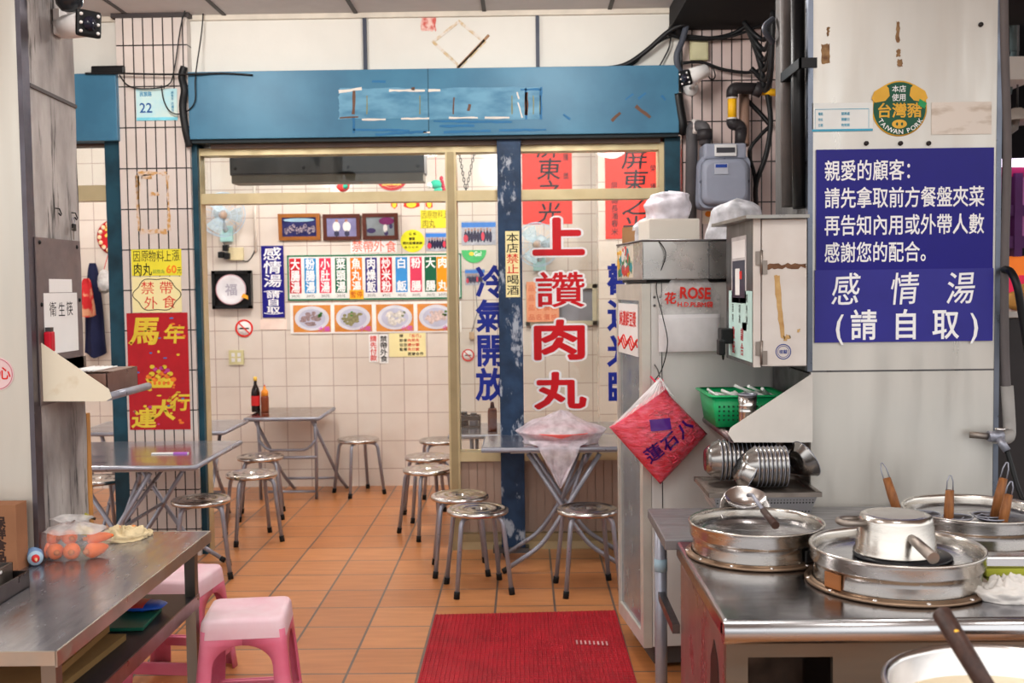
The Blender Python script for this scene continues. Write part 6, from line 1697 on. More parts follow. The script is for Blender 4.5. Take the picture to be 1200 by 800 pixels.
L_.fit('ROSE', -.045, .085, hz+.062, hz+.112, .035, rot=-.04); L_.fit('H.D.PLBM袋', -.055, .095, hz+.028, hz+.054, .03, rot=-.03); L_.cell('花', -.085, hz+.068, .05, .05, .03)
L_.build('red_print', INK_RED, o, .032)
MB().lathe([(0, -.01), (.006, -.008), (.006, .004), (0, .004)], 8, Matrix.Translation((0, -.01, H_t)) @ Matrix.Rotation(PI/2, 4, 'X')).build('hook', S_DARK, o)
# wire hanging down the fridge corner
pts_ = [(on_side(770, 283), .035), (on_side(777, 300), .045), (on_side(768, 335), .016), (on_side(773, 370), .05), (on_side(778, 400), .06), (on_side(775, 430), .02), (on_side(766, 445), .02)]
nn = Matrix.Rotation(ang, 3, 'Z') @ Vector((0, -1, 0))
pw = [p_ + nn*d_ for p_, d_ in pts_]
def smooth(pts, k=6):
    P_ = [Vector(p) for p in pts]; out = []
    for i in range(len(P_)-1):
        p0 = P_[max(i-1, 0)]; p1 = P_[i]; p2 = P_[i+1]; p3 = P_[min(i+2, len(P_)-1)]
        for j in range(k):
            t = j/k
            out.append(.5*((2*p1) + (p2-p0)*t + (2*p0-5*p1+4*p2-p3)*t*t + (3*p1-p0-3*p2+p3)*t**3))
    return out + [P_[-1]]
o = tb(smooth(pw), .0022, 5).build('hanging_wire', BLACK); tag(o, 'thin black wire hanging from steel box down to red bag', 'wire')
# red bag of straws hanging from the wire
hc = on_side(766, 505); hookp = on_side(767, 440)
o = thing('red_straw_bag', 'bulging clear bag of red straws hung diagonally on the fridge corner', 'bag', (hc.x, hc.y, hc.z), ang)
def rel(px, py): 
    q = on_side(px, py); d_ = q-hc; return Vector(((Matrix.Rotation(-ang, 3, 'Z') @ d_).x, q.z-hc.z))
corners = [rel(709, 497), rel(768, 563), rel(822, 505), rel(770, 452)]
def bil(u, v, k=1.0):
    a = corners[0]*(1-u)*(1-v) + corners[1]*u*(1-v) + corners[2]*u*v + corners[3]*(1-u)*v
    return a
def redf(u, v, s=1, off=0.0):
    p_ = bil(u, v); cu = (math.sin(PI*u)*math.sin(PI*v))
    y_ = -.085 - s*(.075*cu**.5 + .012*mnoise.noise(Vector((u*7, v*7, s*3))) * cu) - off
    return (p_.x, y_, p_.y)
REDB = M('straw_red', (222, 14, 50), .35, col2=(236, 84, 112), scale=26, thr=(.36, .6), bump=1.0, bscale=46, stretch=(1, 1, 2.5))
m_ = MB().grid(lambda u, v: redf(u, v, 1), 30, 30); m_.grid(lambda u, v: redf(u, v, -.85), 30, 30); m_.build('straws', REDB, o)
# individual straw ends pressing on the film
stm = MB()
for k in range(90):
    u, v = rnd.uniform(.12, .88), rnd.uniform(.25, .95); an = rnd.uniform(-.9, .9)+.8; L0 = rnd.uniform(.02, .05)
    p0 = Vector(redf(u, v, 1, .001)); u2 = min(.97, max(.03, u+L0*5*math.cos(an)*.5)); v2 = min(.97, max(.03, v+L0*5*math.sin(an)*.5)); p1 = Vector(redf(u2, v2, 1, .001)); pm = Vector(redf((u+u2)/2, (v+v2)/2, 1, .0025))
    stm.tube([p0, pm, p1], .0028, 5)
for k in range(7):
    u = rnd.uniform(.0, .2); p0 = Vector(redf(u, .98, .5)); stm.tube([p0, p0 + Vector((rnd.uniform(-.05, .0), -.005, rnd.uniform(.03, .06)))], .004, 6)
m_ = MB().grid(lambda u, v: redf(.015+.97*u, .015+.97*v, 1.06, .004), 34, 34); m_.build('bag_film', film('straw_bag_film', (250, 236, 240), .06, .08, 1.0), o)
stm.build('straw_ends', M('straw_pink', (226, 60, 88), .3, var=.35, scale=30), o)
top_ = rel(767, 440)
def clr(u, v):
    # clear neck: from the top two edges of the bag up to the hook
    e0 = bil(u, 1.0) if False else (corners[0].lerp(corners[3], min(1, u*1.6)) if u < .625 else corners[3].lerp(corners[3]*.6+corners[2]*.4, (u-.625)/.375))
    p_ = e0.lerp(top_, v)
    y_ = -.095 - .05*math.sin(PI*u)*(1-v)**.7 + .014*mnoise.noise(Vector((u*8, v*5, 7)))*(1-v)
    return (p_.x, y_, p_.y)
m_ = MB().grid(clr, 30, 16); m_.build('clear_neck', film('clear_neck', (246, 244, 246), .30, .08, .9), o)
fo = MB()
for k in range(16):
    u = (k+.5)/16 + rnd.uniform(-.02, .02); fo.tube([Vector(clr(u, t/6)) + Vector((0, -.002, 0)) for t in range(0, 7)], .0012, 4)
fo.build('film_folds', film('fold_film', (250, 250, 250), .75, .1, .9), o)
# violet characters printed on the bag, turned with it
L_ = Let()
def onbag(ch, u, v, s_, rot, bold=.03):
    p_ = redf(u, v, 1, .0); vx, fx = glyph(ch, bold); X = (vx[:, 0]-.5)*s_; Z = (vx[:, 1]-.38)*s_; c_, n_ = math.cos(rot), math.sin(rot)
    ex = X*c_-Z*n_; ez = X*n_+Z*c_
    # press each vertex on to the bulging film
    e_u = corners[1]-corners[0]; e_v = corners[3]-corners[0]; det = e_u.x*e_v.y-e_u.y*e_v.x
    vv_ = []
    for a_, b_ in zip(ex, ez):
        du = (a_*e_v.y-b_*e_v.x)/det; dv_ = (e_u.x*b_-e_u.y*a_)/det
        q = redf(min(.99, max(.01, u+du)), min(.99, max(.01, v+dv_)), 1.06, .0065); vv_.append(q)
    L_.mb.add(vv_, fx)
onbag('蓮', .58, .22, .072, .62, .016); onbag('石', .60, .50, .072, .62, .02); onbag('八', .62, .80, .072, .62, .03)
L_.build('violet_lettering', P('bag_violet', 76, 20, 120, .45), o)
m_ = MB()
vq = [redf(a_, b_, 1, .004) for a_, b_ in ((.22, .50), (.34, .42), (.46, .66), (.36, .74))]
m_.grid(lambda u, v: redf(.20+.13*u+.16*v, .50-.10*u+.24*v, 1.06, .006), 8, 8); m_.build('violet_block', P('bag_violet', 76, 20, 120, .45), o)
tb([(top_.x, -.095, top_.y), (top_.x-.002, -.06, top_.y+.03), (top_.x, -.004, top_.y+.045)], .003, 6).build('hook', S_DARK, o)
# ------------------------------------------------------------------ electrical cabinet on the steel pillar
EY = 3.78
ex0 = at(884, 340, EY).x; ex1 = at(945, 340, EY).x; ez0 = at(915, 430, EY).z; ez1 = at(915, 256, EY).z
o = thing('electrical_cabinet', 'white steel electrical cabinet with taped door on the pillar flank', 'cabinet', (ex0, EY, ez0))
EW, EH, ED = ex1-ex0, ez1-ez0, .52
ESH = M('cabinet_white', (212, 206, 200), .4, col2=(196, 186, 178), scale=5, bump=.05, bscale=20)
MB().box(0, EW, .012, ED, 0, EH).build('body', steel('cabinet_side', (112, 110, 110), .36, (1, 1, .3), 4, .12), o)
m_ = MB(); m_.box(-.002, .022, .0, .014, 0, EH); m_.build('hinge_stile', ESH, o)
dr_ = MB().box(.026, EW, -.006, .012, .004, EH-.002, bev=.003).build('door', ESH, o)
for z0_ in (.055, EH-.15):
    m_ = MB(); m_.tube([(.024, -.007, z0_-.045), (.024, -.007, z0_+.04)], .005, 8); m_.box(.004, .025, -.006, .0, z0_-.012, z0_+.036); m_.box(.023, .044, -.010, -.005, z0_-.045, z0_+.004); m_.build('hinge', S_OLD, o)
m_ = MB(); m_.prism([(-.035, -.03), (EW+.003, -.03), (EW+.003, ED), (-.06, ED)], EH, EH+.012, 'z'); m_.build('roof_plate', steel('roof_plate', (160, 156, 150), .35), o)
tp = MB(); tp.prism(rag_poly([(.035, EH*.665), (EW-.006, EH*.67), (EW-.006, EH*.695), (.035, EH*.695)], 12, .005), -.0075, -.006); tp.build('torn_tape', M('tape_brown', (120, 86, 62), .8, col2=(92, 62, 44), scale=40), dr_)
tp = MB(); tp.prism(rag_poly([(.090, EH*.20), (.105, EH*.19), (.088, EH*.62), (.066, EH*.62)], 10, .002), -.0075, -.006); tp.prism(rag_poly([(.10, EH*.18), (.125, EH*.19), (.12, EH*.22), (.10, EH*.21)], 6, .004), -.0075, -.006); tp.prism(rag_poly([(.15, EH*.235), (.16, EH*.235), (.158, EH*.255), (.15, EH*.25)], 4, .003), -.0075, -.006); tp.build('old_tape', M('tape_tan', (196, 162, 108), .7, col2=(170, 130, 80), scale=30), dr_)
st = MB().tube([(EW*.55+.026*math.cos(2*PI*i/24), -.0068, .055+.026*math.sin(2*PI*i/24)) for i in range(24)], .0016, 4, close=True); st.tube([(EW*.55+.020*math.cos(2*PI*i/24), -.0068, .055+.020*math.sin(2*PI*i/24)) for i in range(24)], .0009, 4, close=True); st.build('blue_stamp', INK_BLUE, dr_)
L_ = Let(); L_.row('檢驗', EW*.55-.015, EW*.55+.015, .047, .063, .01); L_.build('stamp_lettering', INK_BLUE, dr_, .0065)
# left side: meter card, bell press, papers
def side_panel(name, y0, y1, z0, z1, mat, par, th=.002): return MB().box(-th-.0005, -.0003, y0, y1, z0, z1).build(name, mat, par)
def side_text(name, rows, y0, y1, z0, z1, mat, par, bold=.02, vertical=False):
    L_ = Let(); n = len(rows)
    for i, t in enumerate(rows):
        if vertical: wdt = (y1-y0)/n; L_.col(t, -(y1-y0)/2 + wdt*i+.002, -(y1-y0)/2 + wdt*(i+1)-.002, z0, z1, bold)
        else: hh = (z1-z0)/n; L_.row(t, -(y1-y0)/2, (y1-y0)/2, z1-hh*(i+1)+.002, z1-hh*i-.002, bold)
    q = L_.build(name, mat, par); q.rotation_euler = (0, 0, -PI/2); q.location = (-.0032, (y0+y1)/2, 0); return q
# (side text reads from the far end to the near end of the flank)
cd = side_panel('meter_card', .13, .40, EH-.30, EH-.05, P('card_grey', 200, 196, 196, .5), o)
side_panel('card_window', .15, .38, EH-.28, EH-.14, P('card_navy', 46, 46, 66, .4), cd, .003); side_panel('card_white', .24, .32, EH-.27, EH-.17, PAPER, cd, .004); side_panel('card_red', .20, .24, EH-.21, EH-.18, INK_RED, cd, .004); side_panel('card_head', .15, .38, EH-.13, EH-.065, PAPER, cd, .003)
side_panel('small_label', .12, .20, EH-.40, EH-.37, PAPER, o)
pc = side_panel('paper_notice', .03, .46, .015, .27, P('paper_aqua', 190, 222, 216, .7), o)
side_text('lettering', ['您愛喝', '酒請外', '帶謝謝'], .05, .44, .145, .262, INK, pc, .0, False); side_text('red_lettering', ['敬請', '配合'], .12, .44, .025, .135, P('ink_maroon', 170, 40, 50, .6), pc, .012, False)
m_ = MB(); m_.box(-.05, -.002, .36, .44, EH-.46, EH-.40, bev=.006); m_.box(-.07, -.045, .30, .36, EH-.50, EH-.44, bev=.006); m_.build('switch_handle', BLACK, o)
tb(sag((-.05, .34, EH-.46), (-.03, .42, EH-.48), .05), .004, 6).build('switch_cord', BLACK, o)

# ------------------------------------------------------------------ signs on the steel pillar
Y_ = PY-.0005
o, w_, h_, y = board('instruction_sign', 'large blue sign with four lines of white characters on steel pillar', 'sign', (957, 175.5, 1161.5, 314.5), Y_, SGB, .008)
L_ = Let()
for i, t in enumerate(('親愛的顧客：', '請先拿取前方餐盤夾菜', '再告知內用或外帶人數', '感謝您的配合。')):
    z = h_*(1-.175-.2265*i); ch = w_*.0905
    L_.row(t, w_*.045, w_*.045+ch*len(t), z-h_*.09, z+h_*.09, .013)
L_.build('lettering', INK_WHITE, o, -y)
o, w_, h_, y = board('soup_instruction_sign', 'lower blue sign with large white characters under the instruction sign', 'sign', (955, 315.5, 1161.5, 400), Y_, P('sign_blue_worn', 48, 46, 136, .35, var=.08), .008)
L_ = Let()
for ch, u in zip('感情湯', (.175, .505, .82)): L_.cell(ch, w_*u, h_*.735, w_*.165, h_*.47, .006, rot=.03, shear=.12)
for ch, u in zip('(請自取)', (.14, .275, .51, .735, .895)): L_.cell(ch, w_*u, h_*.24, w_*.155, h_*.44, .016)
L_.build('lettering', INK_WHITE, o, -y)
# round pork sticker
x0, x1, z0, z1 = rect(1022, 95, 1085.5, 159.5, Y_)
R_ = (x1-x0)/2
o = MB().lathe([(0, 0), (R_, 0), (R_, .002), (0, .002)], 48, Matrix.Rotation(PI/2, 4, 'X')).build('pork_sticker', P('sticker_gold', 222, 172, 60, .4)); o.location = ((x0+x1)/2, Y_, (z0+z1)/2)
tag(o, 'round green and gold pork sticker above the large blue sign', 'sticker')
m_ = MB(); disc(m_, 0, 0, R_*.95, R_*.95, -.0026, 40); m_.build('green_disc', P('sticker_dark_green', 28, 84, 62, .4), o)
for s in (-1, 1):
    m_ = MB(); m_.prism([(s*R_*a, R_*b) for a, b in ((.52, .86), (.92, .62), (1.02, .36), (.88, .22), (.52, .28), (.36, .46), (.40, .74))], -.0042, -.003); m_.build('ear', P('sticker_gold', 222, 172, 60, .4), o)
L_ = Let(); L_.row('本店', -R_*.28, R_*.24, R_*.58, R_*.84, .012); L_.row('使用', -R_*.28, R_*.24, R_*.26, R_*.54, .012)
L_.build('lettering', INK_WHITE, o, .0034)
L_ = Let(); L_.row('台灣豬', -R_*.82, R_*.82, -R_*.34, R_*.22, .02); L_.build('gold_lettering', P('sticker_gold', 222, 172, 60, .4), o, .0034)
m_ = MB(); disc(m_, 0, -R_*.56, R_*.27, R_*.16, -.0036, 24); m_.build('snout', P('sticker_gold', 222, 172, 60, .4), o); m_ = MB(); disc(m_, -R_*.09, -R_*.56, R_*.04, R_*.06, -.0046); disc(m_, R_*.09, -R_*.56, R_*.04, R_*.06, -.0046); m_.build('nostrils', P('sticker_dark_green', 28, 84, 62, .4), o)
L_ = Let(); tx = 'TAIWAN PORK'
adv = [.95, 1.0, .55, 1.35, 1.0, 1.15, .6, .95, 1.15, 1.0, 1.0]; tot = sum(adv); run_ = 0
for i, ch in enumerate(tx):
    a = math.radians(-90 + ((run_ + adv[i]/2)/tot - .5)*128); run_ += adv[i]; L_.cell(ch, R_*.83*math.cos(a)+.004, R_*.83*math.sin(a), R_*.25, R_*.24, .014, a+PI/2)
L_.build('rim_lettering', INK_WHITE, o, .0034)
m_ = MB(); m_.prism([(R_*.72, R_*.34), (R_*.98, R_*.18), (R_*.90, -.02*R_), (R_*.66, R_*.12)], -.0052, -.004); m_.build('corner_flag', P('flag_green', 40, 150, 90, .5), o)
o, w_, h_, y = board('contact_sticker', 'white and cyan sticker with faint blue print, left of the round sticker', 'sticker', (952, 121, 1022, 153.5), Y_, P('sticker_white', 222, 226, 224, .4, var=.03), .0015)
fr = MB(); cy_col = P('plate_cyan', 120, 200, 218, .4)
fr.box(0, w_, y-.0005, y+.001, 0, h_*.08); fr.box(w_*.05, w_*.053, y-.0005, y+.001, h_*.1, h_*.78); fr.box(w_*.93, w_*.935, y-.0005, y+.001, h_*.1, h_*.78); fr.box(w_*.05, w_*.935, y-.0005, y+.001, h_*.77, h_*.79); fr.build('frame_lines', P('sticker_cyan', 70, 160, 190, .4), o)
L_ = Let()
for i, (a, b) in enumerate((('電話', '服務處'), ('地址', '檢驗日'), ('日期', '有效期'))): L_.row(a, w_*.10, w_*.18, h_*(.56-.2*i), h_*(.68-.2*i), .02); L_.row(b, w_*.48, w_*.62, h_*(.56-.2*i), h_*(.68-.2*i), .02)
L_.build('lettering', P('sticker_cyan', 70, 160, 190, .4), o, -y)
o, w_, h_, y = board('blank_sticker', 'dirty blank whitish strip right of the round pork sticker', 'sticker', (1092, 120, 1161, 157), Y_, M('sticker_dirty', (218, 210, 200), .6, col2=(170, 152, 132), scale=6, thr=(.3, .48), stretch=(1, 1, 3)), .0015)

# ------------------------------------------------------------------ gas meter, pipes, cables on the east tiled pillar
GY = 6.18
x0, x1, z0, z1 = rect(819, 167, 879, 243, GY)
o = thing('gas_meter', 'grey gas meter hanging from pipes on the tiled east pillar', 'gas meter', (x0, GY, z0)); gw, gh = x1-x0, z1-z0
GM = P('meter_grey', 136, 141, 156, .45, var=.06)
def rr2(w0, w1, z0_, z1_, r_, n=5):
    out = []
    for k, (a, b) in enumerate(((w1-r_, z1_-r_), (w0+r_, z1_-r_), (w0+r_, z0_+r_), (w1-r_, z0_+r_))):
        for j in range(n+1):
            an = k*PI/2 + j*PI/2/n; out.append((a+r_*math.cos(an), b+r_*math.sin(an)))
    return out
m_ = MB(); m_.loft([[(a, d_, b) for a, b in rr2(e_, gw-e_, e_*.8, gh*.80-e_*.5, .05)] for d_, e_ in ((-.0, .0), (.02, .0), (.03, .012), (.09, .02), (.15, .012), (.17, .0), (.20, .0))]); m_.loft([[(a, d_, b) for a, b in rr2(e_, gw-e_, e_, gh*.78-e_, .05)] for d_, e_ in ((.0, .012), (-.035, .02), (-.045, .04))]); m_.build('body', GM, o)
MB().box(gw*.10, gw*.92, -.01, .17, gh*.74, gh*.98, bev=.015).build('top_housing', GM, o)
m_ = MB().box(gw*.30, gw*.72, -.024, -.008, gh*.78, gh*.96, bev=.004); m_.build('counter_window', P('window_pale', 206, 206, 206, .2), o)
MB().box(gw*.33, gw*.69, -.0255, -.024, gh*.83, gh*.91).build('digits', P('digit_dark', 60, 60, 66, .4), o)
MB().box(gw*.28, gw*.54, -.049, -.044, gh*.50, gh*.66).build('label_plate', P('label_silver', 170, 174, 186, .4), o); MB().box(gw*.30, gw*.52, -.0505, -.0488, gh*.60, gh*.65).build('label_band', INK_BLUE, o)
m_ = MB()
for i in range(12):
    a = 2*PI*i/12; m_.lathe([(0, .008), (.008, .006), (.009, 0)], 8, Matrix.Translation((gw/2+gw*.46*math.cos(a), -.0, gh*.40+gh*.36*math.sin(a))) @ Matrix.Rotation(PI/2, 4, 'X'))
m_.build('bolts', P('bolt_grey', 96, 100, 112, .4, metal=.5), o)
m_ = MB(); m_.box(gw*.2, gw*.8, .2, 6.498-GY, gh*.3, gh*.36); m_.box(gw*.2, gw*.8, .2, 6.498-GY, gh*.6, gh*.66); m_.build('wall_bracket', S_DARK, o)
def A(px, py, Y=6.32): return at(px, py, Y)
PIPE_G = P('pipe_grey', 78, 76, 78, .5, var=.15); PIPE_Y = P('pipe_yellow', 232, 176, 30, .45); PIPE_B = P('pipe_dark', 44, 40, 42, .5)
o = tb(arc_pts([A(826, 169, 6.27), A(826, 148, 6.27), A(811, 148, 6.34), A(809, 285, 6.38)], .03, 5), .035, 10).build('gas_pipe', PIPE_G); tag(o, 'grey gas pipe bending left of meter down the pillar', 'pipe')
MB().lathe([(.034, -.02), (.045, -.02), (.045, .02), (.034, .02)], 14, Matrix.Translation(A(815, 149, 6.33)) @ Matrix.Rotation(PI/2, 4, 'Y')).build('fitting', P('fitting_white', 206, 200, 196, .5), o); MB().lathe([(.034, -.03), (.046, -.03), (.046, .03), (.034, .03)], 14, Matrix.Translation(A(826, 158, 6.27))).build('fitting', PIPE_B, o)
yy_ = 6.30
o = thing('gas_inlet_pipe', 'gas pipe with yellow sections rising from meter towards concrete pillar', 'pipe', tuple(A(868, 168, yy_)))
oo = Vector(o.location)
def pr_(path, r_, mat, nm): MB().tube([p_-oo for p_ in path], r_, 10).build(nm, mat, o)
pr_([A(868, 170, yy_), A(868, 150, yy_)], .034, PIPE_B, 'elbow'); pr_(arc_pts([A(868, 152, yy_), A(866, 146, yy_), A(858, 146, yy_), A(858, 140, yy_)], .03, 4), .034, PIPE_B, 'elbow')
pr_([A(858, 143, yy_), A(858, 138, yy_)], .030, P('fitting_white', 206, 200, 196, .5), 'fitting'); pr_([A(858, 140, yy_), A(858, 112, yy_)], .026, PIPE_Y, 'yellow_pipe'); pr_([A(858, 116, yy_), A(858, 111, yy_)], .030, P('fitting_white', 206, 200, 196, .5), 'fitting')
pr_(arc_pts([A(858, 114, yy_), A(858, 103, yy_), A(890, 104, yy_)], .07, 5), .034, PIPE_B, 'elbow'); pr_([A(884, 103, yy_), A(893, 107, yy_)], .042, PIPE_B, 'union'); pr_([A(890, 107, yy_), A(915, 109, yy_)], .022, PIPE_Y, 'yellow_pipe'); pr_([A(872, 170, yy_), A(872, 108, yy_+.1)], .030, P('pipe_tan', 150, 120, 104, .5), 'rear_pipe')
# sticker under the meter
o, w_, h_, y = board('gas_notice', 'faded orange and white notice below the gas meter on tiles', 'notice', (823, 243, 858, 262), 6.5, P('notice_faded', 226, 206, 186, .7), .002); disc_m = MB(); disc(disc_m, w_*.2, h_*.6, .02, .018, y); disc_m.build('orange_dot', P('price_orange', 236, 130, 30, .6), o); L_ = Let(); L_.row('注意安全', w_*.35, w_*.95, h_*.3, h_*.85, .02); L_.build('lettering', INK_RED, o, -y)
# junction box
x0, x1, z0, z1 = rect(809, 47, 830, 70, 6.46); o = MB().box(0, x1-x0, 0, .038, 0, z1-z0, bev=.006).build('junction_box', P('box_cream', 196, 190, 150, .5)); o.location = (x0, 6.46, z0); tag(o, 'cream junction box on the east tiled pillar above camera', 'junction box')
MB().box(.01, x1-x0-.01, -.003, .001, .01, z1-z0-.01).build('cover', P('box_cover', 206, 200, 162, .5), o)
# black cables
CB = P('cable_black', 20, 20, 22, .5); CG = P('cable_grey', 70, 74, 84, .5)
def cable(label, pts, r_, mat=CB):
    o = tb(smooth([at(p[0], p[1], p[2]) for p in pts], 6), r_, 6).build('cable', mat); return tag(o, label, 'cable', 'cables around the east pillar')
cable('thick black cable sagging from lintel up to ceiling by east pillar', [(694, 82, 6.44), (730, 77, 6.44), (757, 60, 6.42), (785, 36, 6.38), (812, 24, 6.34), (840, 8, 6.3)], .016)
cable('thinner black cable running under the thick one over the lintel', [(712, 82, 6.46), (740, 76, 6.46), (760, 58, 6.44), (790, 42, 6.42), (850, 44, 6.4), (900, 26, 6.36)], .009)
cable('black cable crossing the tiles above the junction box', [(780, 38, 6.4), (800, 44, 6.42), (835, 45, 6.42), (866, 36, 6.4), (905, 6, 6.3)], .014)
cable('grey looped cable dropping beside the teal jamb', [(816, -2, 6.36), (806, 24, 6.38), (800, 46, 6.38), (793, 66, 6.38), (797, 84, 6.40), (806, 87, 6.42)], .02, CG)
cable('black cable along the tiles below the junction box', [(800, 74, 6.44), (822, 73, 6.44), (850, 82, 6.44), (885, 84, 6.42), (904, 66, 6.4)], .010)
cable('thin black wire curling from the white camera', [(822, 72, 6.44), (832, 92, 6.44), (838, 90, 6.44), (836, 80, 6.44)], .004)
cable('black cable hanging beside the concrete east pillar', [(880, 80, 6.3), (896, 100, 6.3), (903, 140, 6.3), (898, 180, 6.3), (886, 215, 6.32), (886, 240, 6.36)], .016)
cable('black cable slanting down to the gas meter', [(904, 146, 6.3), (890, 160, 6.3), (878, 178, 6.3), (884, 205, 6.32), (886, 240, 6.34)], .012)
cable('black cable slanting across tiles behind the yellow pipe', [(876, 118, 6.42), (890, 132, 6.42), (902, 146, 6.40)], .014)
cable('grey cable loop at the top of the concrete pillar', [(906, 50, 4.45), (897, 38, 4.42), (897, 30, 4.42), (906, 22, 4.45)], .012, CG)
for k in range(6):
    cable(['topmost black cable in the dark bundle beside concrete pillar', 'second black cable in the dark bundle beside concrete pillar', 'third black cable in the dark bundle beside concrete pillar', 'fourth black cable in the dark bundle beside concrete pillar', 'fifth black cable in the dark bundle beside concrete pillar', 'lowest black cable in the dark bundle beside concrete pillar'][k], [(872+3*k, 26+6*k, 6.2), (884+2*k, 40+10*k, 6.15), (896, 46+12*k, 6.1), (903, 30+12*k, 5.9), (906, 14, 5.8)], .015)
cable('thin black cable dropping from thick one on white board', [(786, 42, 6.44), (784, 56, 6.46), (776, 72, 6.46), (771, 80, 6.46)], .005)
# black lump where wires meet at the lintel end
o = MB().tube(smooth([at(788, 36, 6.42), at(792, 32, 6.40), at(798, 40, 6.42)]), [.03]*13, 8).build('cable_clamp', BLACK); tag(o, 'black cable clamp at the lintel corner near east pillar', 'clamp')
o = tb(smooth([at(794, 110, 6.40), at(797, 130, 6.40), at(800, 148, 6.40), at(798, 156, 6.42)]), .03, 8).build('rubber_sleeve', BLACK); tag(o, 'black rubber sleeve beside the teal east jamb below camera', 'sleeve')
# wires at the west pillar
cable('black wire draped over the house number plate', [(219, 6, 6.36), (212, 30, 6.38), (204, 82, 6.38), (196, 100, 6.38), (168, 104, 6.39), (150, 100, 6.40), (140, 88, 6.40)], .004)
cable('thin wire looping down over the number plate right edge', [(189, 100, 6.38), (192, 118, 6.38), (200, 131, 6.38), (214, 133, 6.38), (228, 120, 6.36), (229, 90, 6.36), (236, 40, 6.44), (238, 16, 6.44)], .004)
cable('black cable along the top edge of the west pillar and lintel', [(100, 86, 6.36), (140, 86, 6.36), (180, 87, 6.36), (222, 87, 6.35), (260, 86, 6.37), (296, 88, 6.37)], .006)
cable('black cable bunch hanging down the west pillar right edge', [(216, 78, 6.38), (213, 90, 6.38), (216, 106, 6.37), (214, 124, 6.38), (217, 150, 6.38), (222, 172, 6.40)], .022)
o = MB().box(-.09, .11, -.02, .06, 0, .05, bev=.01).build('cable_bracket', BLACK); p = at(124, 86, 6.40); o.location = (p.x, 6.42, zt); tag(o, 'black bracket lying on the next bay blue lintel', 'bracket')
# drain pipes on the concrete east pillar
o = tb([atx(922, -6, QX0-.026), atx(922, 120, QX0-.026), atx(924, 242, QX0-.026)], .026, 10).build('drain_pipe', P('drain_grey', 92, 86, 84, .6, var=.2)); tag(o, 'rusty grey drain pipe on the concrete flank of the east pillar', 'pipe')
o = tb([atx(935, -6, QX0-.026), atx(935, 120, QX0-.026), atx(937, 244, QX0-.026)], .025, 10).build('drain_pipe', BLACK); tag(o, 'black pipe beside steel pillar corner, right of rusty drain pipe', 'pipe')
m_ = MB(); p = atx(916, 92, QX0-.055); q = atx(938, 92, QX0-.055); m_.box(p.x-.004, p.x+.004, q.y, p.y, p.z-.015, p.z+.02); m_.box(p.x-.004, QX0+.004, p.y-.01, p.y, p.z-.015, p.z+.02); m_.box(p.x-.004, QX0+.004, q.y, q.y+.01, p.z-.015, p.z+.02); o = m_.build('pipe_clamp', BLACK); tag(o, 'dark clamp holding both pipes on the concrete east pillar', 'clamp')

# ------------------------------------------------------------------ right edge: conduit, valve, hose, market stall
o = thing('water_pipe', 'grey water pipe running down the right edge of steel pillar', 'pipe', (QX1+.02, PY+.0, HC))
oo = Vector(o.location)
pp = [at(1176, -8, PY+.0), at(1177, 60, PY+.0), at(1180, 180, PY+.0), at(1177, 300, PY+.0), at(1177, 400, PY+.0), at(1180, 470, PY+.0)]
MB().tube([p-oo for p in smooth(pp)], .016, 10).build('corrugated_conduit', P('conduit_grey', 96, 90, 90, .6), o)
pp = arc_pts([at(1180, 452, PY+.0), at(1183, 500, PY-.0), at(1183, 514, PY-.03), at(1166, 513, PY-.05)], .04, 5)
MB().tube([p-oo for p in pp], .022, 12).build('elbow_pipe', P('pvc_grey', 150, 146, 142, .5), o)
for nm, path, r_, mt in (('valve_body', [at(1175, 511, PY-.05), at(1158, 511, PY-.05)], .020, S_TUBE), ('valve_nozzle', [at(1158, 511, PY-.05), at(1136, 509, PY-.03)], .012, S_OLD), ('valve_branch', [at(1170, 513, PY-.06), at(1180, 528, PY-.08)], .014, S_TUBE), ('valve_lever', [at(1166, 503, PY-.07), at(1178, 503, PY-.08)], .006, S_SEAT)):
    MB().tube([p-oo for p in path], r_, 10).build(nm, mt, o)
tb([p-oo for p in smooth([at(1180, 528, PY-.08), at(1186, 548, PY-.1), at(1194, 575, PY-.14), at(1206, 600, PY-.2)])], .009, 8).build('hose', BLACK, o)
o = tb(smooth([at(1176, 316, PY-.0), at(1184, 318, PY-.06), at(1192, 335, PY-.1), at(1198, 370, PY-.1), at(1206, 420, PY-.1)]), .014, 8).build('black_hose', BLACK); tag(o, 'thick black hose curving out at the right photo edge', 'hose')
# steel pot stand behind
SYD = 5.2
x0, x1, z0, z1 = rect(1168, 372, 1260, 560, SYD)
o = thing('market_cart', 'dark steel market cart behind the water pipe', 'cart', (x0, SYD, 0)); MB().box(-.3, 1.0, 0, .5, .02, z1, bev=.006).build('cart_body', P('cart_dark', 52, 50, 52, .5), o); MB().box(-.3, 1.0, -.02, .52, z1, z1+.03, bev=.006).build('cart_top', P('cart_top', 196, 192, 188, .35), o)
for x in (-.2, .9): MB().lathe([(0, -.02), (.05, -.02), (.05, .02), (0, .02)], 16, Matrix.Translation((x, .1, .05)) @ Matrix.Rotation(PI/2, 4, 'X')).build('wheel', RUBBER, o)
p = at(1193, 366, 5.35); o = blob(blob(blob(MB(), 0, 0, .05, .07, .06, .05), .08, 0, .05, .06, .05, .05), .03, -.02, .10, .05, .05, .035).build('bread_pile', M('bread_brown', (196, 140, 70), .6, var=.25, scale=16)); o.location = (p.x, 5.35, z1+.03); tag(o, 'small heap of brown fried food on the market cart', 'food', None, 'stuff')
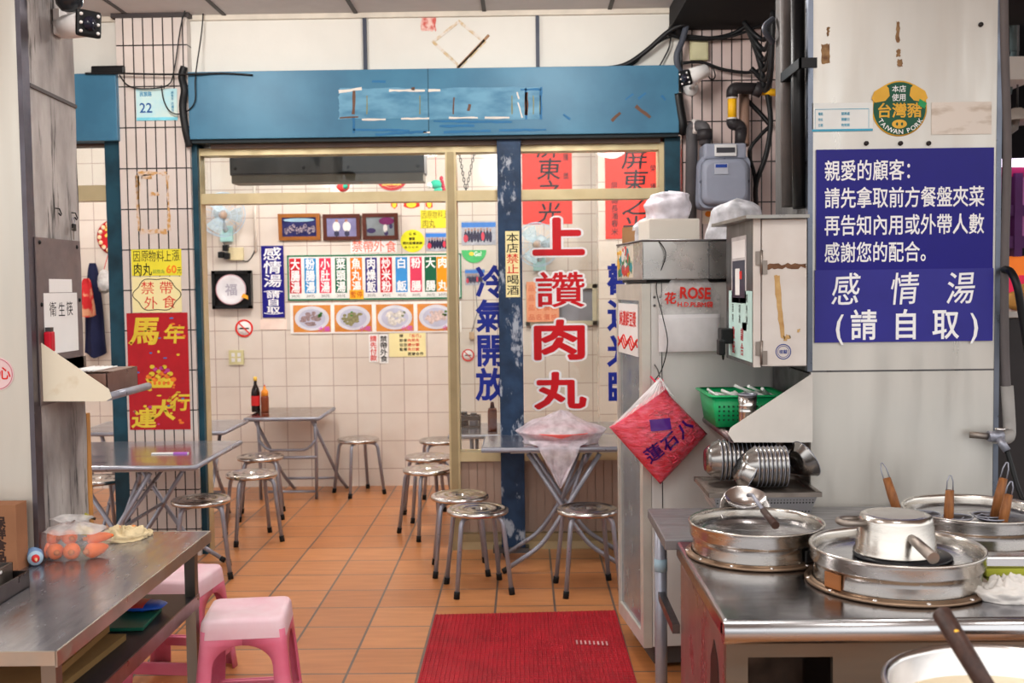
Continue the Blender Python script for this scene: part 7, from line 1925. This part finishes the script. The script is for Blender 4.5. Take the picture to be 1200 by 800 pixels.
# stall further back
MYD = 7.6
def mrect(q, Y): return rect(*q, Y)
o = thing('market_stall', 'purple lit market stall at the right edge of the photo', 'stall', (at(1200, 400, MYD).x, MYD, 0))
ox_ = o.location.x
PUR = P('stall_purple', 96, 44, 110, .5); 
for nm, q, mt, y0, y1 in (('sign_board', (1174, 300, 1290, 356), P('stall_orange', 236, 120, 40, .5, emit=.5), 0, .05), ('upper_beam', (1174, 186, 1290, 206), P('stall_magenta', 150, 14, 80, .5, emit=.1), 0, .06), ('mid_beam', (1170, 240, 1290, 252), PUR, -.02, .06), ('lower_beam', (1170, 276, 1290, 290), PUR, -.02, .06), ('post', (1187, 204, 1196, 300), PUR, -.03, .06), ('back_panel', (1176, 206, 1290, 276), P('stall_pink', 190, 110, 170, .5, emit=.15), .05, .08), ('counter_face', (1172, 356, 1300, 640), P('stall_dark', 40, 34, 40, .6), 0, .5)):
    x0, x1, z0, z1 = mrect(q, MYD)
    MB().box(x0-ox_, x1-ox_, y0, y1, z0 if nm != 'counter_face' else 0.0, z1).build(nm, mt, o)
x0, x1, z0, z1 = mrect((1180, 322, 1290, 345), MYD); m_ = MB()
for k in range(6): a = x0-ox_+.012+k*.075; m_.box(a, a+.06, -.006, 0, z0, z1)
m_.build('sign_blocks', P('stall_red', 226, 40, 80, .5, emit=.4), o); x0, x1, z0, z1 = mrect((1172, 180, 1290, 190), MYD-.05); MB().tube([(x0-ox_, -.05, z0), (x1-ox_, -.05, z0)], .03, 10).build('tube_lamp', P('lamp_white', 240, 226, 250, .5, emit=3.0), o)
x0, x1, z0, z1 = mrect((1186, 270, 1290, 276), MYD); 
for s in (-.1, .9): MB().box(s, s+.06, .5, .56, 0, 4.15).build('post', P('stall_post', 50, 40, 54, .5), o)
o = thing('flood_lamp', 'small pale lamp shade hanging in the dark market hall', 'lamp', tuple(at(1192, 138, 6.9)))
MB().lathe([(.03, .06), (.16, -.02), (.165, -.03), (.02, .05)], 20).build('shade', P('shade_pale', 206, 196, 186, .5), o); tb([(0, 0, .05), (-.02, 0, -.06), (-.08, 0, -.10)], .03, 8).build('holder', P('holder_grey', 130, 126, 122, .5), o); dz_ = 4.2-o.location.z; tb([(0, 0, .05), (0, 0, dz_)], .006, 6).build('rod', S_DARK, o)
# roof truss bars
TRS = P('truss_grey', 96, 110, 112, .5)
tr_ = thing('roof_truss', 'grey steel roof truss in the dark market hall', 'truss', tuple(at(1190, 20, 7.0))); oo = Vector(tr_.location)
for a, b, r_ in (((1188, -40, 7), (1189, 60, 7), .03), ((1189, 60, 7), (1181, 110, 7), .025), ((1176, -5, 7), (1192, 18, 7), .018), ((1192, 14, 7), (1172, 42, 7), .018)):
    tb([at(*a)-oo, at(*b)-oo], r_, 8).build('truss_bar', TRS, tr_)
tb([at(1188, -40, 7)-oo, Vector((at(1188, -40, 7).x, 7, 4.2))-oo], .03, 8).build('truss_bar', TRS, tr_)
